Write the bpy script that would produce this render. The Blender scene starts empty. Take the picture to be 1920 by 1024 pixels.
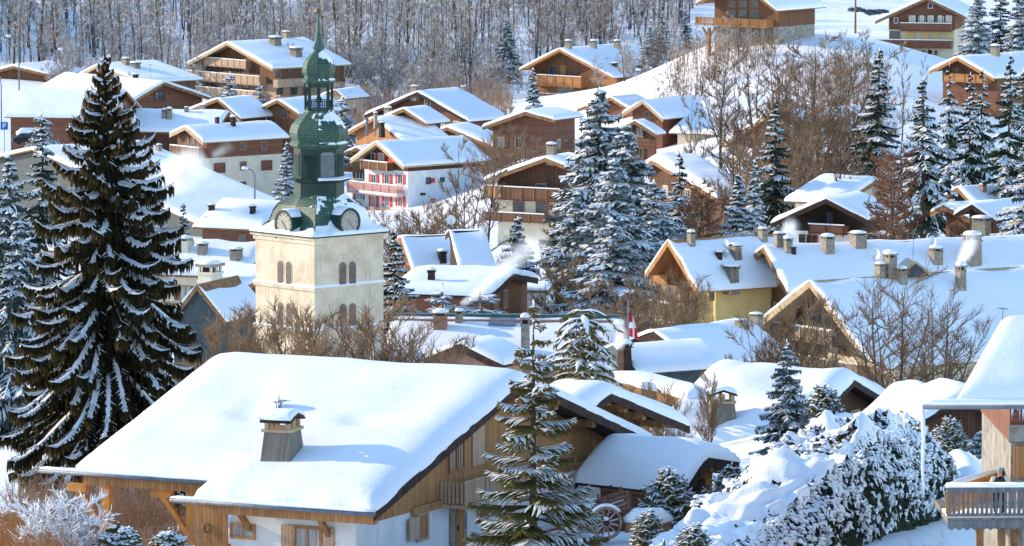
import bpy, math, random
import numpy as np
from mathutils import Vector, noise, Matrix

S = bpy.context.scene
COL = S.collection
R = math.radians
# ------------------------------------------------------------------ camera maths
F = 11000.0
HY = -615.0                                 # picture row of the horizon
PITCH = math.atan((512 - HY) / F)
DS = 2.0                                    # distances below are given in units of two metres
CP, SP = math.cos(PITCH), math.sin(PITCH)
CZ = 80.0                                   # camera height above datum

def ray(px, py):
    u, v = (px - 960) / F, -(py - 512) / F
    return Vector((u, CP + v * SP, -SP + v * CP))

def P(px, py, d):
    r = ray(px, py)
    k = d / r.y
    return Vector((r.x * k, d, r.z * k + CZ))

def proj(p):
    x, y, z = p[0], p[1], p[2] - CZ
    zc = y * CP - z * SP
    yc = y * SP + z * CP
    return 960 + F * x / zc, 512 - F * yc / zc

# ------------------------------------------------------------------ ground
_gd = [40, 90, 105, 117, 130, 150, 190, 220, 250, 345, 400, 440, 480, 520, 560, 620, 700, 800, 1000]
_gy = [1560, 1330, 1120, 1050, 972, 918, 839, 741, 656, 458, 372, 278, 193, 95, 2, -134, -312, -480, -700]
GY = [q * DS for q in _gd]
GZ = [-(yy - HY) / F * q * DS for q, yy in zip(_gd, _gy)]
BUMPS = [(22, 296, 4.3, 14, 24), (52, 890, 12, 42, 95), (45, 600, 5.0, 26, 80), (-80, 930, 4.0, 22, 80), (12, 1000, -2.0, 20, 40),
         (3, 765, 5, 11, 40), (50, 780, 8, 35, 70), (36, 875, 6.3, 25, 45), (-360, 1150, 95, 100, 160), (15, 229, 1.25, 9.5, 20), (3.8, 230, .75, 3.4, 9)]  # the tallest bump is an unseen hill, added to shade the far left wood


def G(x, y):
    z = np.interp(y, GY, GZ)
    for bx_, by_, a, sx, sy in BUMPS:
        z = z + a * np.exp(-((x - bx_) / sx) ** 2 - ((y - by_) / sy) ** 2)
    z = z + .22 * np.sin(x * .13 + 1.9 * np.sin(y * .041 + x * .05)) * np.sin(y * .067 + .7 + 1.4 * np.sin(x * .06))
    return z + CZ

def g(x, y):
    return float(G(float(x), float(y)))

def gpix(px, d):
    """ground point under pixel column px at distance d (two-metre units)"""
    d = d * DS
    x = (px - 960) / F * d * 1.01
    return Vector((x, d, g(x, d)))

# ------------------------------------------------------------------ materials
MATS = {}
def new_mat(name):
    m = bpy.data.materials.new(name)
    m.use_nodes = True
    nt = m.node_tree
    for n in list(nt.nodes):
        nt.nodes.remove(n)
    out = nt.nodes.new('ShaderNodeOutputMaterial')
    MATS[name] = m
    return m, nt, out

def N(nt, t, **kw):
    n = nt.nodes.new(t)
    for k, v in kw.items():
        setattr(n, k, v)
    return n

def mixc(nt, fac, a, b, mode='MIX'):
    n = nt.nodes.new('ShaderNodeMix')
    n.data_type = 'RGBA'
    n.blend_type = mode
    for sock, v in ((n.inputs[0], fac), (n.inputs[6], a), (n.inputs[7], b)):
        if isinstance(v, bpy.types.NodeSocket):
            nt.links.new(v, sock)
        elif isinstance(v, (int, float)):
            sock.default_value = v
        else:
            sock.default_value = (*v, 1)
    return n.outputs[2]

def noise_tex(nt, scale, coord='Object', detail=3, rough=.55, stretch=None):
    tc = N(nt, 'ShaderNodeTexCoord')
    src = tc.outputs[coord] if coord != 'World' else N(nt, 'ShaderNodeNewGeometry').outputs['Position']
    if stretch:
        mp = N(nt, 'ShaderNodeMapping')
        mp.inputs['Scale'].default_value = stretch
        nt.links.new(src, mp.inputs['Vector'])
        src = mp.outputs[0]
    n = N(nt, 'ShaderNodeTexNoise')
    n.inputs['Scale'].default_value = scale
    n.inputs['Detail'].default_value = detail
    n.inputs['Roughness'].default_value = rough
    nt.links.new(src, n.inputs['Vector'])
    return n.outputs['Fac']

def ramp(nt, fac, stops):
    r = N(nt, 'ShaderNodeValToRGB')
    el = r.color_ramp.elements
    while len(el) < len(stops):
        el.new(.5)
    for e, (p, c) in zip(el, stops):
        e.position = p
        e.color = (*c, 1) if not isinstance(c, (int, float)) else (c, c, c, 1)
    nt.links.new(fac, r.inputs[0])
    return r.outputs[0]

def math_n(nt, op, a, b=None, clamp=False):
    n = N(nt, 'ShaderNodeMath', operation=op)
    n.use_clamp = clamp
    for i, v in enumerate((a, b)):
        if v is None:
            continue
        if isinstance(v, (int, float)):
            n.inputs[i].default_value = v
        else:
            nt.links.new(v, n.inputs[i])
    return n.outputs[0]

def bump(nt, h, strength, dist):
    b = N(nt, 'ShaderNodeBump')
    b.inputs['Strength'].default_value = strength
    b.inputs['Distance'].default_value = dist
    nt.links.new(h, b.inputs['Height'])
    return b.outputs[0]

def bsdf(nt, out, col, rough=.8, nrm=None, spec=.3, sss=0):
    b = N(nt, 'ShaderNodeBsdfPrincipled')
    if isinstance(col, bpy.types.NodeSocket):
        nt.links.new(col, b.inputs['Base Color'])
    else:
        b.inputs['Base Color'].default_value = (*col, 1)
    b.inputs['Roughness'].default_value = rough
    b.inputs['Specular IOR Level'].default_value = spec
    if nrm is not None:
        nt.links.new(nrm, b.inputs['Normal'])
    nt.links.new(b.outputs[0], out.inputs[0])
    return b

SNOWC = (.93, .93, .94)
def mat_snow(name, grain=.5, gd=.03, lump=.4):
    m, nt, out = new_mat(name)
    a = noise_tex(nt, 9, 'World', 4, .7)
    b = noise_tex(nt, .55, 'World', 2, .5)
    h = math_n(nt, 'ADD', math_n(nt, 'MULTIPLY', a, gd), math_n(nt, 'MULTIPLY', b, lump))
    col = mixc(nt, b, (.90, .90, .92), (.955, .95, .945))
    bsdf(nt, out, col, .62, bump(nt, h, grain, 1.0), .25)
    return m

def mat_planks(name, c1, c2, axis='V', w=.16, dark=.35, rough=.75, snowy=0):
    """boards: V = vertical boards (stripes along x+y), H = horizontal logs/boards (stripes along z)"""
    m, nt, out = new_mat(name)
    tc = N(nt, 'ShaderNodeTexCoord')
    sx = N(nt, 'ShaderNodeSeparateXYZ')
    nt.links.new(tc.outputs['Object'], sx.inputs[0])
    if axis == 'V':
        t = math_n(nt, 'ADD', sx.outputs[0], sx.outputs[1])
        st = (6, 6, .5)
    elif axis == 'H':
        t = sx.outputs[2]
        st = (.5, .5, 6)
    else:
        t = sx.outputs[0]
        st = (1, 1, 1)
    k = math_n(nt, 'DIVIDE', t, w)
    fl = math_n(nt, 'FLOOR', k)
    fr = math_n(nt, 'FRACT', k)
    wn = N(nt, 'ShaderNodeTexWhiteNoise', noise_dimensions='1D')
    nt.links.new(fl, wn.inputs['W'])
    grain = noise_tex(nt, 3.0, 'Object', 5, .65, st)
    blot = noise_tex(nt, .8, 'Object', 3, .6)
    f = math_n(nt, 'ADD', math_n(nt, 'MULTIPLY', wn.outputs[0], .45), math_n(nt, 'MULTIPLY', grain, .55))
    f = math_n(nt, 'ADD', f, math_n(nt, 'MULTIPLY', math_n(nt, 'SUBTRACT', blot, .5), .7), True)
    col = mixc(nt, f, c1, c2)
    gap = math_n(nt, 'LESS_THAN', fr, .09)
    col = mixc(nt, math_n(nt, 'MULTIPLY', gap, 1 - dark), col, (.01, .008, .006))
    bsdf(nt, out, col, rough, bump(nt, math_n(nt, 'SUBTRACT', grain, gap), .35, .02), .25)
    return m

def mat_noise(name, c1, c2, scale=2, rough=.85, detail=5, bmp=.3, bd=.02, streak=None, spec=.25, contrast=(.3, .7)):
    m, nt, out = new_mat(name)
    n = noise_tex(nt, scale, 'Object', detail, .6, streak)
    col = ramp(nt, n, [(contrast[0], c1), (contrast[1], c2)])
    bsdf(nt, out, col, rough, bump(nt, n, bmp, bd), spec)
    return m

def mat_stone(name, c1, c2, joint, scale=2.2):
    m, nt, out = new_mat(name)
    tc = N(nt, 'ShaderNodeTexCoord')
    v = N(nt, 'ShaderNodeTexVoronoi', feature='DISTANCE_TO_EDGE')
    v.inputs['Scale'].default_value = scale
    v2 = N(nt, 'ShaderNodeTexVoronoi')
    v2.inputs['Scale'].default_value = scale
    nt.links.new(tc.outputs['Object'], v.inputs['Vector'])
    nt.links.new(tc.outputs['Object'], v2.inputs['Vector'])
    sep = N(nt, 'ShaderNodeSeparateColor')
    nt.links.new(v2.outputs['Color'], sep.inputs[0])
    col = mixc(nt, sep.outputs[0], c1, c2)
    n = noise_tex(nt, 7, 'Object', 4, .6)
    col = mixc(nt, math_n(nt, 'MULTIPLY', n, .5), col, c1)
    j = math_n(nt, 'LESS_THAN', v.outputs['Distance'], .06)
    col = mixc(nt, j, col, joint)
    bsdf(nt, out, col, .9, bump(nt, math_n(nt, 'ADD', v.outputs['Distance'], math_n(nt, 'MULTIPLY', n, .3)), .5, .05), .2)
    return m

def mat_veg(name, c1, c2, snow_lo=.35, snow_hi=.75, noise_scale=1.6, transl=.25, snow_amt=1.0, tc=None, rnd=.25):
    """bark, twigs and needles: brown or green, white where the surface faces up"""
    m, nt, out = new_mat(name)
    geo = N(nt, 'ShaderNodeNewGeometry')
    sx = N(nt, 'ShaderNodeSeparateXYZ')
    nt.links.new(geo.outputs['Normal'], sx.inputs[0])
    n = noise_tex(nt, noise_scale, 'Object', 4, .65)
    oi = N(nt, 'ShaderNodeObjectInfo')
    col = mixc(nt, n, c1, c2)
    hsv = N(nt, 'ShaderNodeHueSaturation')
    nt.links.new(col, hsv.inputs['Color'])
    mr = N(nt, 'ShaderNodeMapRange')
    nt.links.new(oi.outputs['Random'], mr.inputs['Value'])
    mr.inputs['To Min'].default_value = 1 - rnd
    mr.inputs['To Max'].default_value = 1 + rnd
    nt.links.new(mr.outputs[0], hsv.inputs['Value'])
    col = hsv.outputs[0]
    if snow_amt > 0:
        f = N(nt, 'ShaderNodeMapRange')
        nt.links.new(math_n(nt, 'ADD', sx.outputs[2], math_n(nt, 'MULTIPLY', math_n(nt, 'SUBTRACT', n, .5), 1.6)), f.inputs['Value'])
        f.inputs['From Min'].default_value = snow_lo
        f.inputs['From Max'].default_value = snow_hi
        f.inputs['To Max'].default_value = snow_amt
        colS = mixc(nt, f.outputs[0], col, SNOWC)
    else:
        colS = col
    d = N(nt, 'ShaderNodeBsdfDiffuse')
    nt.links.new(colS, d.inputs[0])
    if transl > 0:
        t = N(nt, 'ShaderNodeBsdfTranslucent')
        if tc:
            t.inputs[0].default_value = (*tc, 1)
        else:
            nt.links.new(colS, t.inputs[0])
        mx = N(nt, 'ShaderNodeMixShader')
        mx.inputs[0].default_value = transl
        nt.links.new(d.outputs[0], mx.inputs[1])
        nt.links.new(t.outputs[0], mx.inputs[2])
        nt.links.new(mx.outputs[0], out.inputs[0])
    else:
        nt.links.new(d.outputs[0], out.inputs[0])
    return m

M_SNOW = mat_snow('snow', .55, .045, .12)
M_SNOWF = mat_snow('snow_far', .3, .05, .25)
M_CLUMP = mat_snow('snow_clump', .5, .10, .25)
M_DARKWOOD = mat_planks('dark_wood', (.055, .025, .014), (.16, .07, .035), 'V', .2)
M_BROWNWOOD = mat_planks('brown_wood', (.11, .05, .028), (.27, .125, .062), 'V', .2)
M_REDWOOD = mat_planks('red_wood', (.13, .05, .03), (.29, .125, .07), 'H', .2)
M_ORANGE = mat_planks('orange_wood', (.27, .115, .05), (.50, .25, .11), 'V', .17)
M_ORANGEH = mat_planks('orange_boards', (.36, .145, .05), (.60, .27, .10), 'H', .18)
M_HONEY = mat_planks('honey_wood', (.30, .125, .045), (.58, .29, .115), 'V', .17)
M_PALEWOOD = mat_planks('pale_wood', (.42, .27, .17), (.62, .43, .29), 'V', .15)
M_BEAM = mat_noise('beam_wood', (.14, .065, .03), (.40, .21, .09), 3, .8, 5, .4, .02, (1, 1, 1))
M_ORBEAM = mat_noise('orange_beam', (.50, .19, .04), (.72, .31, .075), 2, .6)
M_GREYWOOD = mat_planks('grey_wood', (.13, .105, .08), (.33, .28, .22), 'V', .1)
M_BLACKWOOD = mat_planks('black_wood', (.012, .008, .006), (.05, .028, .018), 'V', .2)
M_DARKBOARD = mat_noise('dark_board', (.022, .014, .011), (.075, .042, .03), 3)
M_TANBOARD = mat_noise('tan_board', (.36, .25, .14), (.58, .43, .27), 3)
M_WHITE = mat_noise('white_plaster', (.66, .65, .62), (.82, .81, .78), .9, .9, 6, .25, .02)
M_CREAM = mat_noise('cream_plaster', (.64, .55, .40), (.76, .68, .52), .9, .9, 6, .2, .02)
M_YELLOW = mat_noise('yellow_plaster', (.66, .46, .17), (.78, .58, .25), .9, .9)
M_PINKY = mat_noise('pink_plaster', (.42, .24, .17), (.56, .34, .25), 2, .9)
M_TAN = mat_noise('tan_plaster', (.42, .27, .15), (.55, .38, .22), 1.5, .9)
M_STONE = mat_stone('field_stone', (.20, .18, .15), (.42, .38, .32), (.30, .28, .25))
M_GSTONE = mat_noise('chimney_stone', (.17, .135, .10), (.42, .36, .27), 5, .9, 5, .5, .04)
M_BRICKY = mat_noise('brick_chimney', (.27, .13, .09), (.42, .24, .17), 6, .9)
M_SLATE = mat_noise('slate', (.03, .045, .05), (.08, .10, .105), 3, .5)
M_RED = mat_noise('red_paint', (.50, .04, .05), (.66, .09, .09), 3, .6)
M_GLASS = mat_noise('window_glass', (.02, .028, .035), (.10, .12, .14), .7, .12, 2, 0, 0, None, .6)
M_CURTAIN = mat_noise('curtain_glass', (.22, .21, .19), (.46, .44, .40), 3, .35, 3, 0, 0, (3, 3, .2), .5)
M_METAL = mat_noise('grey_metal', (.10, .12, .15), (.20, .23, .27), 3, .45)
M_DISH = mat_noise('dish_white', (.7, .7, .7), (.8, .8, .8), 3, .5)
M_DARK = mat_noise('near_black', (.008, .008, .01), (.03, .03, .035), 3, .6)
M_COPPER = mat_noise('green_copper', (.03, .075, .065), (.09, .16, .135), 1.5, .55)

# ------------------------------------------------------------------ mesh builder
class MB:
    def __init__(s):
        s.v, s.f, s.m = [], [], []
        s.mi = 0
        s.mats = []
        s.smooth = False
    def mat(s, m):
        if m not in s.mats:
            s.mats.append(m)
        s.mi = s.mats.index(m)
        return s
    def add(s, vs, fs):
        o = len(s.v)
        s.v.extend([tuple(v) for v in vs])
        s.f.extend([tuple(i + o for i in f) for f in fs])
        s.m.extend([s.mi] * len(fs))
    def hexa(s, c):
        """8 corners: bottom 0-3 (ccw), top 4-7"""
        s.add(c, [(3, 2, 1, 0), (4, 5, 6, 7), (0, 1, 5, 4), (1, 2, 6, 5), (2, 3, 7, 6), (3, 0, 4, 7)])
    def box(s, x0, x1, y0, y1, z0, z1):
        x0, x1 = min(x0, x1), max(x0, x1)
        y0, y1 = min(y0, y1), max(y0, y1)
        z0, z1 = min(z0, z1), max(z0, z1)
        s.hexa([(x0, y0, z0), (x1, y0, z0), (x1, y1, z0), (x0, y1, z0), (x0, y0, z1), (x1, y0, z1), (x1, y1, z1), (x0, y1, z1)])
    def prism(s, poly, y0, y1):
        """poly in xz, ccw seen from -y"""
        n = len(poly)
        vs = [(x, y0, z) for x, z in poly] + [(x, y1, z) for x, z in poly]
        fs = [tuple(range(n)), tuple(range(2 * n - 1, n - 1, -1))]
        for i in range(n):
            j = (i + 1) % n
            fs.append((i, i + n, j + n, j))
        s.add(vs, fs)
    def prismz(s, poly, z0, z1, top=None):
        """poly in xy ccw from above; top = optional other polygon"""
        n = len(poly)
        top = top or poly
        vs = [(x, y, z0) for x, y in poly] + [(x, y, z1) for x, y in top]
        fs = [tuple(range(n - 1, -1, -1)), tuple(range(n, 2 * n))]
        for i in range(n):
            j = (i + 1) % n
            fs.append((i, j, j + n, i + n))
        s.add(vs, fs)
    def bar(s, a, b, w, h=None):
        """rectangular bar from a to b"""
        h = h or w
        a, b = Vector(a), Vector(b)
        d = (b - a).normalized()
        up = Vector((0, 0, 1)) if abs(d.z) < .95 else Vector((0, 1, 0))
        r = d.cross(up).normalized()
        u = r.cross(d).normalized()
        r, u = r * w / 2, u * h / 2
        s.hexa([a - r - u, a + r - u, b + r - u, b - r - u, a - r + u, a + r + u, b + r + u, b - r + u])
    def tube(s, pts, rad, n=5, cap=True):
        pts = [Vector(p) for p in pts]
        o = len(s.v)
        k = len(pts)
        for i, p in enumerate(pts):
            d = (pts[min(i + 1, k - 1)] - pts[max(i - 1, 0)])
            d = d.normalized() if d.length > 1e-9 else Vector((0, 0, 1))
            up = Vector((0, 0, 1)) if abs(d.z) < .9 else Vector((1, 0, 0))
            r = d.cross(up).normalized()
            u = r.cross(d)
            rr = rad[i] if isinstance(rad, (list, tuple)) else rad
            for j in range(n):
                a = 2 * math.pi * (j + .25) / n
                s.v.append(tuple(p + (r * math.cos(a) + u * math.sin(a)) * rr))
        for i in range(k - 1):
            for j in range(n):
                j2 = (j + 1) % n
                s.f.append((o + i * n + j, o + i * n + j2, o + (i + 1) * n + j2, o + (i + 1) * n + j))
                s.m.append(s.mi)
        if cap:
            s.f.append(tuple(o + j for j in range(n - 1, -1, -1)))
            s.m.append(s.mi)
            s.f.append(tuple(o + (k - 1) * n + j for j in range(n)))
            s.m.append(s.mi)
    def lathe(s, prof, n=16, c=(0, 0), rot=0.0):
        o = len(s.v)
        k = len(prof)
        for r, z in prof:
            for j in range(n):
                a = rot + 2 * math.pi * j / n
                s.v.append((c[0] + r * math.cos(a), c[1] + r * math.sin(a), z))
        for i in range(k - 1):
            for j in range(n):
                j2 = (j + 1) % n
                s.f.append((o + i * n + j, o + i * n + j2, o + (i + 1) * n + j2, o + (i + 1) * n + j))
                s.m.append(s.mi)
        s.f.append(tuple(o + j for j in range(n - 1, -1, -1)))
        s.f.append(tuple(o + (k - 1) * n + j for j in range(n)))
        s.m.extend([s.mi, s.mi])
    def tent(s, pts, wid, drop, jag=None):
        """ribbon with raised middle line: left, top, right"""
        k = len(pts)
        o = len(s.v)
        for i in range(k):
            p = pts[i]
            a, b = pts[max(i - 1, 0)], pts[min(i + 1, k - 1)]
            dx, dy = b[0] - a[0], b[1] - a[1]
            L = math.hypot(dx, dy) or 1e-6
            w = wid[i] if isinstance(wid, (list, tuple)) else wid
            if jag:
                w *= jag[i % len(jag)]
            nx, ny = -dy / L * w, dx / L * w
            s.v.append((p[0] + nx, p[1] + ny, p[2] - drop * w))
            s.v.append((p[0], p[1], p[2]))
            s.v.append((p[0] - nx, p[1] - ny, p[2] - drop * w))
        for i in range(k - 1):
            q = o + 3 * i
            s.f.append((q + 1, q, q + 3, q + 4))
            s.f.append((q + 2, q + 1, q + 4, q + 5))
            s.m.extend([s.mi, s.mi])
    def quad(s, a, b, c, d):
        s.add([a, b, c, d], [(0, 1, 2, 3)])
    def blob(s, c, r, seed=0, squash=.6, amp=.25):
        """small irregular pillow (12 vertex icosahedron)"""
        t = 1.618
        base = [(-1, t, 0), (1, t, 0), (-1, -t, 0), (1, -t, 0), (0, -1, t), (0, 1, t), (0, -1, -t), (0, 1, -t), (t, 0, -1), (t, 0, 1), (-t, 0, -1), (-t, 0, 1)]
        fs = [(0, 11, 5), (0, 5, 1), (0, 1, 7), (0, 7, 10), (0, 10, 11), (1, 5, 9), (5, 11, 4), (11, 10, 2), (10, 7, 6), (7, 1, 8), (3, 9, 4), (3, 4, 2), (3, 2, 6), (3, 6, 8), (3, 8, 9), (4, 9, 5), (2, 4, 11), (6, 2, 10), (8, 6, 7), (9, 8, 1)]
        vs = []
        for x, y, z in base:
            k = r / 1.9 * (1 + amp * random.uniform(-1, 1))
            vs.append((c[0] + x * k, c[1] + y * k, c[2] + z * k * squash))
        s.add(vs, fs)
    def mesh(s, name):
        me = bpy.data.meshes.new(name)
        me.from_pydata(s.v, [], s.f)
        for m in s.mats:
            me.materials.append(m)
        if len(s.mats) > 1:
            me.polygons.foreach_set('material_index', s.m)
        if s.smooth:
            me.polygons.foreach_set('use_smooth', [True] * len(s.f))
        me.update()
        return me
    def build(s, name, parent=None, m=None):
        if m is not None and not s.mats:
            s.mat(m)
        if not s.f:
            return None
        o = bpy.data.objects.new(name, s.mesh(name))
        COL.objects.link(o)
        if parent is not None:
            o.parent = parent
        return o

def tag(o, label=None, cat=None, group=None, kind=None):
    if label: o['label'] = label
    if cat: o['category'] = cat
    if group: o['group'] = group
    if kind: o['kind'] = kind
    return o

def empty(name, loc=(0, 0, 0), rz=0.0):
    o = bpy.data.objects.new(name, None)
    COL.objects.link(o)
    o.location = loc
    o.rotation_euler = (0, 0, rz)
    o.empty_display_size = .5
    return o

def copy_tree(o, parent=None):
    c = o.copy()
    COL.objects.link(c)
    c.parent = parent
    for ch in list(o.children):
        copy_tree(ch, c)
    return c

def nz(x, y, s=0.0):
    return noise.noise(Vector((x, y, s)))
# ------------------------------------------------------------------ snow blankets on roofs
def spaced(a, b, r, step):
    """coordinates from a to b, dense within r of both ends"""
    L = b - a
    r = min(r, L / 2)
    out = [0, .04 * r, .14 * r, .32 * r, .6 * r, r]
    n = max(1, int((L - 2 * r) / step))
    mid = [r + (L - 2 * r) * i / n for i in range(1, n)]
    end = [L - q for q in reversed(out)]
    xs = out + mid + end
    res = []
    for q in xs:
        if not res or q - res[-1] > 1e-4:
            res.append(q)
    return [a + q for q in res]

def snow_cover(parent, wl, wr, hl, hr, H0, y0, y1, T, seed, ext=None, mat=None, step=.7, rough=.10, over=.06, dents=(), ridge_r=.7, er=None):
    """blanket over a gable roof. hl/hr = drop at the eaves. ext=(ys, wl2): left slope reaches wl2 for y<ys"""
    mat = mat or M_SNOW
    sl, sr = hl / wl, hr / wr
    WL = ext[1] if ext else wl
    r = er or T * 1.5
    xs = spaced(-WL - over, wr + over, r, step)
    ys = spaced(y0 - over, y1 + over, r, step)
    if ext:
        xs += [-wl - over, -wl - over + .12 * r, -wl - over + .4 * r, -wl - over + r]
        ys += [ext[0], ext[0] - .12 * r, ext[0] - .4 * r, ext[0] - r]
    xs.append(0)
    xs, ys = sorted(set(xs)), sorted(set(ys))
    nx, ny = len(xs), len(ys)
    def inside(x, y):
        if ext and y > ext[0] + 1e-6 and x < -wl - over - 1e-6:
            return False
        return True
    mb = MB().mat(mat)
    mb.smooth = True
    for x in xs:
        for y in ys:
            if ext:
                if y > ext[0]:
                    ex = x + wl + over
                    e = min(ex, wr + over - x, y1 + over - y, y - y0 + over)
                else:
                    ex = x + WL + over
                    e = min(ex, wr + over - x, y - y0 + over, y1 + over - y)
                    if x < -wl - over:
                        e = min(e, ext[0] - y)
                    else:
                        e = min(e, math.hypot(ext[0] - y, x + wl + over)) if e > 0 else e
            else:
                e = min(x + wl + over, wr + over - x, y - y0 + over, y1 + over - y)
            e = max(0, e)
            q = min(1, e / r)
            base = H0 - (sl if x < 0 else sr) * math.sqrt(x * x + ridge_r * ridge_r * min(1, q + .05)) + (sl if x < 0 else sr) * .25 * ridge_r
            if q <= 0:
                base = H0 - (sl if x < 0 else sr) * abs(x) + .004
            t = T * math.sqrt(max(0, 1 - (1 - q) ** 2))
            n = nz(x * .35, y * .35, seed) * rough * 2.2 + nz(x * 1.3, y * 1.3, seed + 7) * rough * .5
            z = base + t * (1 + 1.0 * n / max(T, .2) * q)
            for cx, cy, rx, ry, dep in dents:
                z -= dep * math.exp(-((x - cx) / rx) ** 2 - ((y - cy) / ry) ** 2)
            wob = .05 * nz(x * 1.1, y * 1.1, seed + 3) * (1 - q) * 2
            mb.v.append((x + (wob if y0 < y < y1 else 0), y + wob, z))
    for i in range(nx - 1):
        for j in range(ny - 1):
            if all(inside(xs[a], ys[b]) for a in (i, i + 1) for b in (j, j + 1)):
                a = i * ny + j
                mb.f.append((a, a + ny, a + ny + 1, a + 1))
                mb.m.append(0)
    return mb.build('snow_cover', parent)

# ------------------------------------------------------------------ chimneys, cowls, dishes
def add_chimney(parent, x, y, z, w, h, style='stone', rot=0.0, mat=None):
    mb = MB()
    hw = w / 2
    if style == 'cowl':           # tapered board skirt with a small gabled roof on posts
        b, t = hw * 1.0, hw * .72
        sh = h * .58
        mb.mat(M_GREYWOOD)
        mb.prismz([(-b, -b * .75), (b, -b * .75), (b, b * .75), (-b, b * .75)], -1.0, sh, [(-t, -t * .75), (t, -t * .75), (t, t * .75), (-t, t * .75)])
        mb.mat(M_TANBOARD)
        mb.box(-t * 1.12, t * 1.12, -t * .9, t * .9, sh, sh + h * .06)
        pt = sh + h * .06
        for sx in (-.85, 0, .85):
            for sy in (-1, 1):
                mb.box(t * sx - .05 * w, t * sx + .05 * w, sy * t * .62 - .04 * w, sy * t * .62 + .04 * w, pt, pt + h * (.16 if sx else .2))
        zz = pt + h * .14
        mb.mat(M_DARKBOARD)
        e = t * 1.2
        mb.prism([(-e, zz), (0, zz + h * .13), (e, zz), (e, zz + h * .05), (0, zz + h * .19), (-e, zz + h * .05)], -t * .95, t * .95)
        o = mb.build('chimney', parent)
        snow_cover(o, e, e, h * .12, h * .12, zz + h * .19, -t * .95, t * .95, h * .12, x + y, step=.2, rough=.03, over=.02, ridge_r=.25 * w)
    elif style == 'metal':
        mb.mat(M_METAL)
        mb.tube([(0, 0, -1), (0, 0, h)], hw * .6, 8)
        mb.lathe([(hw * .9, h), (hw, h + .1), (.02, h + .3)], 8)
        o = mb.build('chimney', parent)
    else:
        m = mat or {'stone': M_GSTONE, 'brick': M_BRICKY, 'white': M_CREAM, 'dark': M_DARKBOARD, 'louvre': M_GREYWOOD}.get(style, M_GSTONE)
        mb.mat(m)
        k = .55 if style == 'slim' else .8
        tw = hw * (.8 if style in ('louvre', 'dark') else .94)
        mb.prismz([(-hw, -hw * k), (hw, -hw * k), (hw, hw * k), (-hw, hw * k)], -1.2, h * .74, [(-tw, -tw * k), (tw, -tw * k), (tw, tw * k), (-tw, tw * k)])
        mb.box(-hw * 1.08, hw * 1.08, -hw * k * 1.1, hw * k * 1.1, h * .74, h * .79)
        for sx in (-.8, 0, .8):
            for sy in (-.8, .8):
                mb.box(hw * (sx - .12), hw * (sx + .12), hw * k * (sy - .12), hw * k * (sy + .12), h * .79, h * .91)
        mb.mat(M_DARK)
        mb.box(-hw * .6, hw * .6, -hw * k * .6, hw * k * .6, h * .79, h * .9)
        mb.mat(M_GSTONE)
        mb.box(-hw * 1.16, hw * 1.16, -hw * k * 1.2, hw * k * 1.2, h * .91, h * .97)
        o = mb.build('chimney', parent)
        sm = MB().mat(M_SNOW)
        sm.smooth = True
        q = [(1.16, .972), (1.15, 1.03), (1.0, 1.09), (.6, 1.14), (.05, 1.16)]
        k2 = len(q)
        for s_, zz in q:
            for a in range(12):
                an = 2 * math.pi * a / 12
                ca, sa = math.cos(an), math.sin(an)
                f_ = 1 / max(abs(ca), abs(sa)) ** .7
                sm.v.append((hw * s_ * ca * f_, hw * k * s_ * sa * f_, h * zz if h < 1.5 else h * .97 + (zz - .97) * 1.5))
        for i in range(k2 - 1):
            for a in range(12):
                b = (a + 1) % 12
                sm.f.append((i * 12 + a, i * 12 + b, (i + 1) * 12 + b, (i + 1) * 12 + a))
                sm.m.append(0)
        sm.f.append(tuple((k2 - 1) * 12 + a for a in range(12)))
        sm.m.append(0)
        sm.build('snow_cap', o)
    o.location = (x, y, z)
    o.rotation_euler = (0, 0, rot)
    return o

def add_dish(parent, x, y, z, r, rot):
    mb = MB().mat(M_DISH)
    mb.smooth = True
    n = 16
    rings = [(0, 0), (.5, .05), (.85, .16), (1, .24)]
    for q, (rr, dy) in enumerate(rings):
        for j in range(n):
            a = 2 * math.pi * j / n
            mb.v.append((r * rr * math.cos(a), -r * dy, r * rr * math.sin(a) + r * 1.3))
    for q in range(3):
        for j in range(n):
            k = (j + 1) % n
            mb.f.append((q * n + j, q * n + k, (q + 1) * n + k, (q + 1) * n + j))
            mb.m.append(0)
    mb.mat(M_METAL)
    mb.tube([(0, .02, -.6), (0, .02, r * 1.3)], .03, 5)
    mb.tube([(0, -.02, r * .4), (0, -r * .8, r * 1.2)], .02, 4)
    o = mb.build('satellite_dish', parent)
    o.location = (x, y, z)
    o.rotation_euler = (0, 0, rot)
    return o

def add_aerial(parent, x, y, z, h):
    mb = MB().mat(M_METAL)
    mb.tube([(0, 0, -.6), (0, 0, h)], .025, 5)
    mb.tube([(-.5, 0, h * .92), (.5, 0, h * .92)], .015, 4)
    for i in range(5):
        mb.tube([(-.4 + .2 * i, -.25, h * .92 + .02), (-.4 + .2 * i, .25, h * .92 + .02)], .01, 4)
    o = mb.build('aerial', parent)
    o.location = (x, y, z)
    return o

def solve(A3, e, gx, gy):
    """A3 + w*(gx,gy,0) - h*z projects to pixel e -> w, h"""
    u, v = (e[0] - 960) / F, -(e[1] - 512) / F
    def cam(p):
        return p[0], p[1] * SP + p[2] * CP, p[1] * CP - p[2] * SP
    a = (A3.x, A3.y, A3.z - CZ)
    X0, Y0, Z0 = cam(a)
    Xw, Yw, Zw = cam((gx, gy, 0))
    Xh, Yh, Zh = cam((0, 0, -1))
    M = np.array([[Xw - u * Zw, Xh - u * Zh], [Yw - v * Zw, Yh - v * Zh]])
    b = -np.array([X0 - u * Z0, Y0 - v * Z0])
    w, h = np.linalg.solve(M, b)
    return float(w), float(h)

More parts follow.
